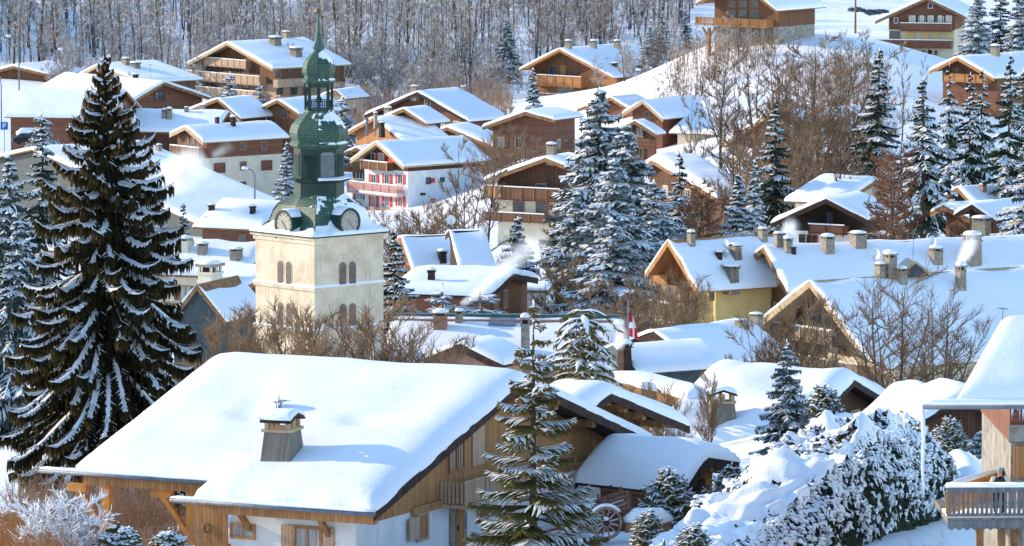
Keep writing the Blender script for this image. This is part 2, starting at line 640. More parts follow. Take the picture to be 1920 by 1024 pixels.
HOUSES = []
ALLH = []
class House:
    def __init__(s, name, label, A, phi, d, EL=None, ER=None, Bx=None, L=None, w=None, h=None, eo=.9, fo=1.2, bo=.8, T=.45,
                 upper=None, lower=None, split=None, cat='chalet', trim=None, ext=None, seed=None, rough=.1, base=None, purlins=False, dents=(), step=.8, group=None, far=False, er=None):
        p = R(phi)
        s.p = p
        gx, gy = math.cos(p), math.sin(p)
        A3 = P(A[0], A[1], d * DS)
        s.A3 = A3
        def get(e, sg):
            if e is None: return None
            if w is not None:
                ww = w
                q = A3 + Vector((gx, gy, 0)) * ww * sg
                r = ray(e[0], e[1]); k = q.y / r.y
                return ww, q.z - (CZ + r.z * k)
            return solve(A3, e, gx * sg, gy * sg)
        l, r_ = get(EL, -1), get(ER, 1)
        if w is not None and h is not None and l is None and r_ is None:
            l = r_ = (w, h)
        l = l or r_
        r_ = r_ or l
        s.wl, s.hl = l
        s.wr, s.hr = r_
        rx, ry = -gy, gx
        if L is None:
            u = (Bx - 960) / F
            zc0 = A3.y * CP - (A3.z - CZ) * SP
            L = (u * zc0 - A3.x) / (rx - u * ry * CP)
        s.L = L
        HOUSES.append((label[:40], round(s.wl, 1), round(s.hl, 1), round(s.wr, 1), round(s.hr, 1), round(L, 1), round(math.degrees(math.atan2(s.hl, s.wl)))))
        s.fo, s.bo, s.eo, s.T = fo, bo, eo, T
        o = A3 + Vector((rx, ry, 0)) * fo
        pts = [o + Vector((gx, gy, 0)) * q + Vector((rx, ry, 0)) * t for q in (-s.wl, 0, s.wr) for t in (0, L * .5)]
        gz = min(g(q.x, q.y) for q in pts) if base is None else CZ + base
        o.z = gz
        s.o = o
        s.root = empty(name, o, p)
        ALLH.append(s)
        tag(s.root, label, cat, group)
        s.H = A3.z - gz
        s.H0 = s.H - T * .8
        s.hl0, s.hr0 = s.hl - T * .8, s.hr - T * .8
        s.wallL = -(s.wl - eo)
        s.wallR = s.wr - eo
        s.yb = L - fo - bo
        upper = upper or M_BROWNWOOD
        lower = lower or M_WHITE
        trim = trim or M_BEAM
        s.upper, s.lower, s.trim = upper, lower, trim
        if ext: s.yb = ext[0] * L - fo - .5
        zs = 2.8 if split is None else (split if isinstance(split, (int, float)) else s.pl('front', *split)[1])
        s.zs = zs
        zl = s.H0 + (-s.hl0 / s.wl * (s.wl - eo)) - .2
        zr = s.H0 + (-s.hr0 / s.wr * (s.wr - eo)) - .2
        x0, x1 = s.wallL, s.wallR
        lz = min(zs, zl, zr)
        mb = MB().mat(lower)
        mb.box(x0 + .03, x1 - .03, .03, s.yb - .03, -2.5, lz)
        mb.build('wall', s.root)
        mb = MB().mat(upper)
        if zs < min(zl, zr):
            poly = [(x0, zs), (x1, zs), (x1, zr), (0, s.H0 - .2), (x0, zl)]
        elif zs < s.H0 - .3:     # the plaster reaches the eaves: wood only in the gable
            poly = [(x0, lz), (x1, lz), (x1, zr), (0, s.H0 - .2), (x0, zl)]
        else:
            poly = [(x0, lz), (x1, lz), (x1, zr), (0, s.H0 - .2), (x0, zl)]
            mb.mats = []; mb.mat(lower)
        mb.prism(poly, 0, s.yb)
        mb.build('upper_wall', s.root)
        # roof deck with barge boards and eaves boards
        y0, y1 = -fo, L - fo
        s.y0, s.y1 = y0, y1
        mb = MB().mat(M_DARKBOARD if not far else trim)
        tt = .16
        ezl, ezr = s.H0 - s.hl0, s.H0 - s.hr0
        W2 = s.wl
        mb.mat(trim)
        if ext:
            s.ext = (ext[0] * L - fo, s.wl * ext[1])
            ys, W2 = s.ext
            ez2 = s.H0 - s.hl0 * ext[1]
            mb.prism([(-W2, ez2 - tt), (0, s.H0 - tt), (0, s.H0), (-W2, ez2)], y0, ys)
            mb.prism([(-s.wl, ezl - tt), (0, s.H0 - tt), (0, s.H0), (-s.wl, ezl)], ys + .003, y1)
        else:
            s.ext = None
            ez2 = ezl
            mb.prism([(-s.wl, ezl - tt), (0, s.H0 - tt), (0, s.H0), (-s.wl, ezl)], y0, y1)
        mb.prism([(0, s.H0 - tt), (s.wr, ezr - tt), (s.wr, ezr), (0, s.H0)], y0, y1)
        rf = mb.build('roof', s.root)
        s.roof = rf
        for yy in (y0 - .05, y1 + .002):
            mb = MB().mat(trim)
            bh = .34 if not far else .45
            if yy > 0: W2, ez2 = s.wl, ezl
            mb.prism([(-W2 - .02, ez2 - bh), (0, s.H0 - bh), (s.wr + .02, ezr - bh), (s.wr + .02, ezr + .03), (0, s.H0 + .03), (-W2 - .02, ez2 + .03)], yy, yy + .048)
            mb.build('bargeboard', rf)
            if far: break
        if purlins:
            for fx in (-.97, -.62, -.3, 0, .3, .62, .97):
                xx = fx * (s.wl - eo if fx < 0 else s.wr - eo)
                zz = s.H0 - abs(xx) * (s.hl0 / s.wl if fx < 0 else s.hr0 / s.wr) - tt
                mb = MB().mat(M_BEAM)
                mb.box(xx - .14, xx + .14, y0 + .12, .3, zz - .36, zz - .02)
                mb.build('purlin', rf)
        s.snow = snow_cover(rf, s.wl, s.wr, s.hl0, s.hr0, s.H0, y0, y1, T, seed if seed is not None else A[0] * .37, s.ext, M_SNOW if not far else M_SNOWF, step, rough, dents=dents, er=er)
    # --- planes
    def pl(s, side, px, py):
        c, n = math.cos(s.p), math.sin(s.p)
        r = ray(px, py)
        o = Vector((0, 0, CZ)) - s.o
        lo = Vector((o.x * c + o.y * n, -o.x * n + o.y * c, o.z))
        ld = Vector((r.x * c + r.y * n, -r.x * n + r.y * c, r.z))
        if side == 'front':
            k = -lo.y / ld.y
            q = lo + ld * k
            return q.x, q.z
        if side in ('left', 'right'):
            k = ((s.wallL if side == 'left' else s.wallR) - lo.x) / ld.x
            q = lo + ld * k
            return q.y, q.z
        # roof slopes: z = H0+T - m|x|
        top = s.H0 + s.T * .8
        m = s.hl0 / s.wl if side == 'rl' else -s.hr0 / s.wr
        # lo.z+k ld.z = top + m (lo.x + k ld.x)
        k = (top + m * lo.x - lo.z) / (ld.z - m * ld.x)
        q = lo + ld * k
        return q.x, q.y, q.z
    def wbox(s, mb, side, a0, a1, z0, z1, o0, o1):
        if side == 'front':
            mb.box(a0, a1, -o1, -o0, z0, z1)
        elif side == 'left':
            mb.box(s.wallL - o1, s.wallL - o0, a0, a1, z0, z1)
        else:
            mb.box(s.wallR + o0, s.wallR + o1, a0, a1, z0, z1)
    def rect(s, side, x0, y0, x1, y1):
        """pixel corners (top-left, bottom-right) -> a0,a1,z0,z1 taken at the middle"""
        xm, ym = (x0 + x1) / 2, (y0 + y1) / 2
        a0 = s.pl(side, x0, ym)[0]; a1 = s.pl(side, x1, ym)[0]
        z1 = s.pl(side, xm, y0)[1]; z0 = s.pl(side, xm, y1)[1]
        return min(a0, a1), max(a0, a1), z0, z1
    def win(s, side, x0, y0, x1, y1, frame=None, glass=None, shut=None, bars=1, fw=.09, off=0.0, snow=False, name='window'):
        a0, a1, z0, z1 = s.rect(side, x0, y0, x1, y1)
        frame = frame or M_HONEY
        mb = MB().mat(frame)
        for (b0, b1, c0, c1) in ((a0 - fw, a0, z0 - fw, z1 + fw), (a1, a1 + fw, z0 - fw, z1 + fw), (a0, a1, z1, z1 + fw), (a0, a1, z0 - fw, z0)):
            s.wbox(mb, side, b0, b1, c0, c1, off + .005, off + .085)
        for i in range(bars):
            c = a0 + (a1 - a0) * (i + 1) / (bars + 1)
            s.wbox(mb, side, c - .03, c + .03, z0, z1, off + .02, off + .06)
        w = mb.build(name, s.root)
        mb = MB().mat(glass or M_GLASS)
        s.wbox(mb, side, a0, a1, z0, z1, off + .004, off + .03)
        mb.build('pane', w)
        if shut is not None:
            sw = (a1 - a0) * .5 + .02
            for (b0, b1) in ((a0 - fw - sw, a0 - fw - .01), (a1 + fw + .01, a1 + fw + sw)):
                mb = MB().mat(shut)
                s.wbox(mb, side, b0, b1, z0 - fw, z1 + fw, off + .006, off + .06)
                for zz in (z0 + .15 * (z1 - z0), z0 + .85 * (z1 - z0)):
                    s.wbox(mb, side, b0 + .03, b1 - .03, zz - .05, zz + .05, off + .061, off + .09)
                mb.build('shutter', w)
        return w
    def panel(s, side, x0, y0, x1, y1, mat, off=0, th=.05, name='panel'):
        a0, a1, z0, z1 = s.rect(side, x0, y0, x1, y1)
        mb = MB().mat(mat)
        s.wbox(mb, side, a0, a1, z0, z1, off + .003, off + th)
        return mb.build(name, s.root)
    def balcony(s, side, x0, y0, x1, y1, depth=1.2, mat=None, style='solid', snow=True, posts=0, name='balcony', cap=True):
        a0, a1, z0, z1 = s.rect(side, x0, y0, x1, y1)
        mat = mat or M_ORANGEH
        mb = MB().mat(mat)
        s.wbox(mb, side, a0, a1, z0 - .12, z0 + .03, 0.005, depth)
        H = z1 - z0
        def rail(o0, o1, b0, b1):
            if style == 'solid':
                s.wbox(mb, side, b0, b1, z0 + .06, z1 - .06, o0, o1)
            else:
                along = abs(b1 - b0) > abs(o1 - o0)
                Ln = (b1 - b0) if along else (o1 - o0)
                n = max(2, int(Ln / .17))
                for i in range(n):
                    if along:
                        c = b0 + Ln * (i + .5) / n
                        s.wbox(mb, side, c - .05, c + .05, z0 + .08, z1 - .06, o0, o1)
                    else:
                        c = o0 + Ln * (i + .5) / n
                        s.wbox(mb, side, b0, b1, z0 + .08, z1 - .06, c - .05, c + .05)
        rail(depth - .05, depth - .01, a0, a1)
        rail(0.01, depth - .06, a0, a0 + .04)
        rail(0.01, depth - .06, a1 - .04, a1)
        mb.mat(s.trim)
        s.wbox(mb, side, a0 - .03, a1 + .03, z1 - .06, z1, depth - .1, depth + .03)
        n = max(2, int((a1 - a0) / 1.6) + 1)
        for i in range(n):
            c = a0 + .05 + (a1 - a0 - .1) * i / (n - 1)
            s.wbox(mb, side, c - .05, c + .05, z0 - .25, z1 - .061, depth + .001, depth + .06)
        o = mb.build(name, s.root)
        if snow:
            mb = MB().mat(M_SNOW)
            s.wbox(mb, side, a0 - .04, a1 + .04, z1 + .002, z1 + .12, depth - .12, depth + .05)
            mb.build('snow_strip', o)
        if posts:
            for i in range(posts):
                c = a0 + .1 + (a1 - a0 - .2) * i / max(1, posts - 1)
                mb = MB().mat(s.trim)
                s.wbox(mb, side, c - .09, c + .09, -1.5, z0 - .13, depth - .25, depth - .05)
                mb.build('post', o)
        return o
    def chim(s, side, px, py, wpx, hpx, style='stone', rot=None):
        x, y, z = s.pl(side, px, py)
        wx = s.o.x + x * math.cos(s.p) - y * math.sin(s.p)
        dd = s.o.y + x * math.sin(s.p) + y * math.cos(s.p)
        sc = F / dd
        return add_chimney(s.roof, x, y, z - .05, wpx / sc, hpx / sc, style, (-s.p * .0 if rot is None else R(rot)))
    def dish(s, side, px, py, rpx, rot=0):
        x, y, z = s.pl(side, px, py)
        dd = s.o.y + x * math.sin(s.p) + y * math.cos(s.p)
        return add_dish(s.roof, x, y, z, rpx / (F / dd), R(rot) - s.p)
    def aerial(s, side, px, py, hpx):
        x, y, z = s.pl(side, px, py)
        dd = s.o.y + x * math.sin(s.p) + y * math.cos(s.p)
        return add_aerial(s.roof, x, y, z, hpx / (F / dd))

def auto_windows(h, r):
    """plain windows with shutters on the gable front and on the side that shows"""
    if any(c.name.startswith('window') for c in h.root.children): return
    fr = r.choice((M_TANBOARD, M_WHITE, M_HONEY))
    shm = r.choice((M_BROWNWOOD, M_DARKWOOD, M_REDWOOD, None))
    side = 'right' if math.sin(h.p) < 0 else 'left'
    gl = (M_GLASS, M_GLASS, M_CURTAIN)
    def one(sd, a, z, w, hh):
        mb = MB().mat(fr)
        f = .09
        for (b0, b1, c0, c1) in ((a - w / 2 - f, a - w / 2, z - f, z + hh + f), (a + w / 2, a + w / 2 + f, z - f, z + hh + f), (a - w / 2, a + w / 2, z + hh, z + hh + f), (a - w / 2, a + w / 2, z - f, z), (a - .03, a + .03, z, z + hh)):
            h.wbox(mb, sd, b0, b1, c0, c1, .004, .08)
        wd = mb.build('window', h.root)
        mb = MB().mat(r.choice(gl)); h.wbox(mb, sd, a - w / 2, a + w / 2, z, z + hh, .003, .03); mb.build('pane', wd)
        if shm:
            for s_ in (-1, 1):
                mb = MB().mat(shm)
                x0 = a + s_ * (w / 2 + f + .02)
                h.wbox(mb, sd, min(x0, x0 + s_ * w * .5), max(x0, x0 + s_ * w * .5), z - .05, z + hh + .05, .005, .06)
                mb.build('shutter', wd)
    top = h.H0
    for k in range(4):
        z = .9 + 2.75 * k
        for x in np.arange(h.wallL + 1.3, h.wallR - 1.0, 2.7):
            roof = h.H0 - abs(x) * (h.hl0 / h.wl if x < 0 else h.hr0 / h.wr)
            if z + 1.7 < roof - .5 and r.random() < .85: one('front', float(x), z, .95, 1.25)
        ez = h.H0 - (h.hr0 if side == 'right' else h.hl0)
        if z + 1.6 < ez:
            for y in np.arange(1.5, h.yb - 1.0, 3.0):
                if r.random() < .8: one(side, float(y), z, .95, 1.2)
    # a string of boards between the floors breaks the wall
    if h.H > 6:
        mb = MB().mat(h.trim)
        h.wbox(mb, 'front', h.wallL, h.wallR, 3.15, 3.35, .005, .07)
        h.wbox(mb, side, .0, h.yb, 3.15, 3.35, .005, .07)
        mb.build('band_beam', h.root)
# ------------------------------------------------------------------ vegetation
M_BARK = mat_veg('bark_snowy', (.05, .04, .032), (.12, .095, .075), .45, .95, 2.5, 0)
M_TWIG = mat_veg('twig_frosted', (.13, .085, .06), (.30, .21, .15), .55, 1.25, .9, .15)
M_TWIGB = mat_veg('twig_brown', (.16, .10, .06), (.34, .23, .14), 1.0, 1.9, 1.5, .2)
M_BARKF = mat_veg('bark_far', (.055, .050, .05), (.11, .10, .10), .35, .95, .7, 0)
M_TWIGF = mat_veg('twig_far', (.20, .15, .115), (.46, .37, .29), .15, .95, .5, .15)
M_LARCH = mat_veg('larch_twig', (.19, .095, .055), (.36, .20, .12), .6, 1.4, 1.0, .25)
M_NEEDLE = mat_veg('needle_dark', (.018, .035, .026), (.06, .085, .05), .95, 1.7, 2.0, .2, .9)
M_NEEDLEB = mat_veg('needle_blue', (.035, .06, .06), (.10, .135, .12), .62, 1.3, 1.2, .2)
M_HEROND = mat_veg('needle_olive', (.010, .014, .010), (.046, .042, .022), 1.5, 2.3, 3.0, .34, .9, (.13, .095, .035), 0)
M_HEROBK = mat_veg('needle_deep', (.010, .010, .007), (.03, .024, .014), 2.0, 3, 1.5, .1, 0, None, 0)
M_NEARND = mat_veg('needle_near', (.05, .052, .02), (.185, .165, .065), 1.4, 2.2, 6.0, .35, .9, (.25, .22, .06), 0)
M_CONE = mat_veg('fir_cone', (.16, .075, .035), (.34, .16, .08), 2, 3, 3, .0, 0, None, 0)
M_BRUSH = mat_veg('brush_orange', (.20, .09, .04), (.46, .22, .09), 1.2, 2.0, 3, .3, .9, None, 0)
M_REED = mat_veg('brush_reed', (.20, .13, .09), (.42, .29, .20), 1.1, 1.9, 3, .3, .9, None, 0)

rnd = random.Random(7)

def conifer_mesh(seed, H, Rb, nwh=26, nbr=6, mat=None, snow=1.0, gap=0.0, lean=0.0, bare=.06, wid=.16, tipup=.12, fall=.42, prof=.85, cone=False, snowmat=None, dens=1.0, near=False):
    r = random.Random(seed)
    mat = mat or M_NEEDLE
    tr = MB().mat(M_BARK)
    tr.smooth = True
    tr.tube([(lean * H * (t * t), 0, H * t - (1.0 if t == 0 else 0)) for t in (0, .25, .5, .75, 1)], [Rb * .055 + .06, Rb * .045 + .04, Rb * .032 + .02, Rb * .018 + .015, .012], 7)
    fo = MB().mat(mat)
    sn = MB().mat(snowmat or M_CLUMP)
    sn.smooth = True
    for i in range(nwh):
        t = bare + (1 - bare) * (i + .5) / nwh
        t = 1 - (1 - t) ** 1.0
        ln0 = Rb * ((1 - t) ** prof) * (1 if t > .12 else .82) + .10
        for b in range(nbr if t < .85 else max(3, nbr - 2)):
            if r.random() < gap:
                continue
            az = 2 * math.pi * (b + r.random() * .8) / nbr + i * 1.3
            L = ln0 * r.uniform(.72, 1.14)
            z0 = H * t + r.uniform(-.5, .5) * H / nwh
            f = fall * (1.15 - t * .75) * r.uniform(.75, 1.2)
            ca, sa = math.cos(az), math.sin(az)
            cx = lean * H * t * t
            def pt(s, side=0.0, dz=0.0):
                zz = z0 + L * (.10 * s - f * s * s * 1.15 + tipup * s ** 4 * 1.6) + dz
                return (cx + ca * L * s - sa * side, sa * L * s + ca * side, zz)
            k = 6
            main = [pt(q / k) for q in range(k + 1)]
            tr.tube([main[0], main[3], main[6]], [.03 + L * .012, .02 + L * .006, .008], 3, False)
            fo.tent(main, [wid * .8 * (1 - .5 * q / k) for q in range(k + 1)], .9, (1, .55))
            # side fans
            n = max(3, int(L / .22 * dens))
            hasn = r.random() < .93 * snow
            snw = r.uniform(.6, 1.1)
            for q in range(n):
                s0 = .12 + .86 * (q + r.random() * .6) / n
                tl = (L * .40 * (1 - s0) + .16 + .10 * L * .2) * r.uniform(.7, 1.2)
                for sg in (-1, 1):
                    a2 = az + sg * r.uniform(.7, 1.05)
                    c2, s2 = math.cos(a2), math.sin(a2)
                    p0 = pt(s0)
                    dr = r.uniform(.12, .42) * (.6 + f)
                    tw = [(p0[0] + c2 * tl * w, p0[1] + s2 * tl * w, p0[2] - dr * tl * w * w * 1.6 - .02) for w in (0, .5, 1)]
                    fo.tent(tw, [wid * .75, wid * .62, wid * .22], 1.1)
                    # hanging sprig
                    if r.random() < .75:
                        hl = wid * r.uniform(1.0, 2.4)
                        m_ = tw[1]
                        fo.add([(m_[0] - c2 * wid * .5, m_[1] - s2 * wid * .5, m_[2]), (m_[0] + c2 * wid * .5, m_[1] + s2 * wid * .5, m_[2] - .02), (m_[0] + c2 * wid * .1, m_[1] + s2 * wid * .1, m_[2] - hl)], [(0, 1, 2)])
                    if hasn and r.random() < snow * .9:
                        sw = wid * .62 * snw * r.uniform(.6, 1.25)
                        sn.tent([(x, y, z + wid * .30) for x, y, z in tw], [sw * .9, sw * 1.0, sw * .3], .55)
            if hasn:
                th = wid * .5 * snw
                sn.tent([(x, y, z + wid * .42) for x, y, z in main[1:]], [th * r.uniform(.7, 1.25) for q in range(k)], .6)
            if cone and t > .45:
                for q in range(4):
                    s0 = r.uniform(.45, 1)
                    p0 = pt(s0, r.uniform(-.15, .15))
                    fo.mat(M_CONE)
                    fo.tube([(p0[0], p0[1], p0[2] - .03), (p0[0], p0[1], p0[2] - .12), (p0[0], p0[1], p0[2] - .25)], [.02, .045, .012], 5)
                    fo.mat(mat)
    fo.tube([(lean * H, 0, H * .96), (lean * H, 0, H + .25)], [wid * .5, .01], 4, False)
    if snow > .3:
        sn.tube([(lean * H + .01, 0, H * .985), (lean * H, 0, H + .2)], [wid * .3, .03], 4, False)
    return tr.mesh('trunk'), fo.mesh('branches'), sn.mesh('snow_load')

def branch_len(v):
    return v

def bare_mesh(seed, H, spread, nb=13, sub=5, tw=4, fork=0, barkm=None, twigm=None, trunk_r=None, twr=.018, low=.18, upness=.62, twig_len=.8, wob=.18, mult=1):
    r = random.Random(seed)
    tr = MB().mat(barkm or M_BARK)
    tr.smooth = True
    br = MB().mat(twigm or M_TWIG)
    R0 = trunk_r or H * .018
    def path(p, d, L, k, wobble, up):
        pts = [Vector(p)]
        d = Vector(d).normalized()
        for i in range(k):
            d = (d + Vector((r.uniform(-1, 1), r.uniform(-1, 1), r.uniform(-.6, .8))) * wobble + Vector((0, 0, up))).normalized()
            pts.append(pts[-1] + d * L / k)
        return pts
    def at(pts, s):
        k = len(pts) - 1
        q = min(k - 1e-6, s * k)
        i = int(q)
        return pts[i].lerp(pts[i + 1], q - i), (pts[i + 1] - pts[i]).normalized()
    stems = []
    ns = max(1, fork)
    for i in range(ns):
        if ns == 1:
            d, L = Vector((r.uniform(-.06, .06), r.uniform(-.06, .06), 1)), H * .96
            p = Vector((0, 0, -.5))
        else:
            a = 2 * math.pi * (i + r.random() * .5) / ns
            tl = r.uniform(.12, .5) * spread / H * 1.5
            d, L = Vector((math.cos(a) * tl, math.sin(a) * tl, 1)), H * r.uniform(.7, 1.0)
            p = Vector((math.cos(a) * .12, math.sin(a) * .12, -.5))
        pts = path(p, d, L, 8, .07, .04)
        rr = R0 * (1 if ns == 1 else .6)
        tr.tube(pts, [rr * (1 - .88 * q / 8) for q in range(9)], 6, False)
        stems.append((pts, L, rr))
    def twig(p, d, L):
        e = p + d * L * .55 + Vector((r.uniform(-.2, .2), r.uniform(-.2, .2), r.uniform(-.02, .25))) * L * .4
        f = e + (d + Vector((r.uniform(-.5, .5), r.uniform(-.5, .5), r.uniform(-.1, .5)))).normalized() * L * .45
        w = twr
        side = d.cross(Vector((0, 0, 1)))
        side = (side.normalized() if side.length > 1e-3 else Vector((1, 0, 0))) * w
        o = len(br.v)
        up = Vector((0, 0, w * .9))
        for q, k in ((p, 1), (e, .8), (f, .35)):
            br.v.extend([tuple(q - side * k - up * k), tuple(q + up * k), tuple(q + side * k - up * k)])
        for i in range(2):
            a = o + 3 * i
            br.f.extend([(a + 1, a, a + 3, a + 4), (a + 2, a + 1, a + 4, a + 5)])
            br.m.extend([br.mi] * 2)
    for pts, L, rr in stems:
        n1 = max(3, int(nb / ns ** .5))
        for i in range(n1):
            s = low + (1 - low) * (i + r.random() * .7) / n1
            p, d0 = at(pts, min(.99, s))
            a = i * 2.4 + r.random()
            up = upness * r.uniform(.6, 1.3)
            d = Vector((math.cos(a), math.sin(a), up))
            L1 = spread * (1 - .55 * s) * r.uniform(.65, 1.15) * (.75 if ns > 1 else 1)
            b1 = path(p, d, L1, 4, wob, .06)
            r1 = rr * (1 - .8 * s) * .5
            br.tube(b1, [r1 * (1 - .7 * q / 4) + .006 for q in range(5)], 4, False)
            for j in range(sub):
                s2 = .2 + .8 * (j + r.random() * .8) / sub
                p2, d2 = at(b1, min(.99, s2))
                dd = (d2 + Vector((r.uniform(-1, 1), r.uniform(-1, 1), r.uniform(-.35, .7))) * .85).normalized()
                L2 = L1 * .42 * (1.1 - s2 * .5) * r.uniform(.7, 1.2)
                b2 = path(p2, dd, L2, 3, wob, .05)
                br.tube(b2, [r1 * .34 + .005, r1 * .26 + .005, r1 * .16 + .005, .005], 3, False)
                for q in range(tw):
                    p3, d3 = at(b2, .15 + .84 * (q + r.random() * .6) / tw)
                    d4 = (d3 + Vector((r.uniform(-1, 1), r.uniform(-1, 1), r.uniform(-.5, .7))) * .9).normalized()
                    for m_ in range(mult):
                        d5 = (d4 + Vector((r.uniform(-1, 1), r.uniform(-1, 1), r.uniform(-.6, .6))) * .7 * (m_ > 0)).normalized()
                        twig(p3, d5, twig_len * r.uniform(.6, 1.3) * (L2 * .5 + .25))
    return tr.mesh('trunk'), br.mesh('branches')

def place(name, meshes, x, y, label, cat='tree', group=None, sc=1.0, rz=0.0, z=None, sz=None, names=None, tilt=0.0):
    t = empty(name, (x, y, g(x, y) - .05 if z is None else z), rz)
    t.scale = (sc, sc, (sz or sc))
    if tilt:
        t.rotation_euler = (tilt, 0, rz)
    tag(t, label, cat, group)
    for me in meshes:
        o = bpy.data.objects.new(me.name.split('.')[0], me)
        COL.objects.link(o)
        o.parent = t
    return t

def top_at(px, py, d, H):
    """scale and base so that a tree of proto height H standing at column px, distance d, has its top at row py"""
    b = gpix(px, d)
    top = P(px, py, d * DS).z
    return b.x, b.y, (top - b.z) / H
# ================================================================== SETTING
def build_ground():
    ys = [60, 120, 170]
    y = 176
    while y < 2000:
        st = .9 if y < 270 else (2.0 if y < 600 else 4.0 if y < 1280 else 24)
        y += st
        ys.append(y)
    xs = []
    x = -560
    while x <= 300:
        xs.append(x)
        ax = abs(x)
        x += .6 if ax < 30 else 1.6 if ax < 90 else 8
    X, Y = np.meshgrid(np.array(xs), np.array(ys), indexing='ij')
    Z = G(X, Y)
    Z += .35 * np.sin(X * .09 + 2 * np.sin(Y * .03)) * np.clip((Y - 840) / 120, 0, 1)
    nx, ny = X.shape
    v = np.stack([X, Y, Z], -1).reshape(-1, 3)
    i, j = np.meshgrid(np.arange(nx - 1), np.arange(ny - 1), indexing='ij')
    a = (i * ny + j).reshape(-1)
    f = np.stack([a, a + ny, a + ny + 1, a + 1], -1)
    me = bpy.data.meshes.new('ground')
    me.vertices.add(len(v)); me.vertices.foreach_set('co', v.reshape(-1))
    me.loops.add(f.size); me.loops.foreach_set('vertex_index', f.reshape(-1))
    me.polygons.add(len(f)); me.polygons.foreach_set('loop_start', np.arange(len(f)) * 4)
    me.polygons.foreach_set('use_smooth', [True] * len(f))
    me.update(); me.validate()
    me.materials.append(M_SNOWF)
    o = bpy.data.objects.new('ground', me)
    COL.objects.link(o)
    tag(o, 'snow covered valley floor and hillside', kind='structure')
build_ground()

# ================================================================== NEAR CHALET
c = House('snowy_chalet', 'large foreground timber and white plaster chalet under a thick stepped snow roof',
          A=(981, 690), phi=64, d=117, EL=(741, 925), ER=(1228, 830), Bx=400, T=.62, eo=1.5, fo=1.5, bo=.8,
          upper=M_HONEY, lower=M_WHITE, trim=M_DARKBOARD, split=(821, 946), ext=(.56, 1.16), purlins=True, step=.45, rough=.045, er=1.5, dents=((-6.3, 2.6, .45, .85, .26), (-6.3, 7.4, .5, 1.0, .28), (-9.3, 4.6, .5, 1.6, .10), (-5.0, 7.9, .4, .5, .15)))
NEAR = c
# ---- near chalet: chimneys, walls, balcony
add = NEAR
k_ = c.chim('rl', 530, 856, 92, 90, 'cowl', rot=8)
k_.name = 'chimney'
c.dish('rl', 519, 772, 15, 84)
c.aerial('rl', 526, 775, 24)
for side, px, py, sc_ in (('rl', 478, 800, 1),):
    pass
# left (eaves) wall
c.ext_wall = None
_x = -(c.ext[1] - 1.5)
_yend = c.ext[0] - .9
mb = MB().mat(M_WHITE)
mb.box(_x, c.wallL + .02, .05, _yend, -2.5, c.H0 - c.hl0 * 1.0 - .25)
mb.build('wall', c.root)
c.wallL = _x
mb = MB().mat(M_HONEY)                      # wooden end panel with its round log end
a0, a1, z0, z1 = c.rect('left', 366, 968, 428, 1040)
c.wbox(mb, 'left', a0, a1, z0 - 2, z1 + .5, .003, .08)
pnl = mb.build('panel', c.root)
mb = MB().mat(M_BEAM)
mb.lathe([(.02, 0), (.20, 0), (.22, .04), (.12, .07), (.03, .05)], 14)
kn = mb.build('log_end', pnl)
kn.location = (_x - .08, *c.pl('left', 389, 989))
kn.rotation_euler = (0, -math.pi / 2, 0)
c.win('left', 436, 985, 476, 1006, frame=M_HONEY, glass=M_CURTAIN, bars=1)
c.win('left', 556, 992, 600, 1040, frame=M_ORANGE, glass=M_CURTAIN, shut=M_PALEWOOD, bars=1, fw=.12)
# gable wall
w_ = c.win('front', 783, 965, 799, 1008, frame=M_PALEWOOD, glass=M_HONEY, bars=0, fw=.13)
mb = MB().mat(M_PALEWOOD)
a0, a1, z0, z1 = c.rect('front', 762, 970, 781, 1012)
c.wbox(mb, 'front', a0, a1, z0, z1, .1, .16)
mb.build('shutter', w_)
c.win('front', 897, 938, 912, 968, frame=M_PALEWOOD, bars=1, fw=.12)
c.win('front', 842, 836, 853, 882, frame=M_HONEY, glass=M_CURTAIN, bars=1)
c.win('front', 858, 826, 867, 878, frame=M_HONEY, glass=M_CURTAIN, bars=1)
c.panel('front', 884, 800, 906, 872, M_PALEWOOD, 0, .07, 'shutter')
# arched door with stone surround
a0, a1, z0, z1 = c.rect('front', 850, 946, 865, 1030)
def arch(a0, a1, z0, z1, n=8):
    cx_, r_ = (a0 + a1) / 2, (a1 - a0) / 2
    pts = [(a0, z0), (a1, z0)]
    for i in range(n + 1):
        an = math.pi * i / n
        pts.append((cx_ + r_ * math.cos(an), z1 - r_ + r_ * math.sin(an)))
    return pts
mb = MB().mat(M_GSTONE)
mb.prism(arch(a0 - .32, a1 + .32, z0 - 1, z1 + .3), -.10, -.003)
dr = mb.build('door', c.root)
mb = MB().mat(M_HONEY)
mb.prism(arch(a0, a1, z0 - 1, z1), -.13, -.101)
mb.build('door_leaf', dr)
mb = MB().mat(M_DARK)
mb.box(a0 + .1, a0 + .16, -.19, -.131, (z0 + z1) / 2 - .1, (z0 + z1) / 2 + .1)
mb.build('handle', dr)
c.trim = M_PALEWOOD
c.balcony('front', 823, 884, 940, 930, 1.15, M_PALEWOOD, 'bars', snow=False)
mb = MB().mat(M_HONEY)                      # band beam between plaster and boards
mb.box(-8.5 + 1.5, c.wallR + .05, -.14, -.003, c.zs - .14, c.zs + .18)
mb.build('band_beam', c.root)
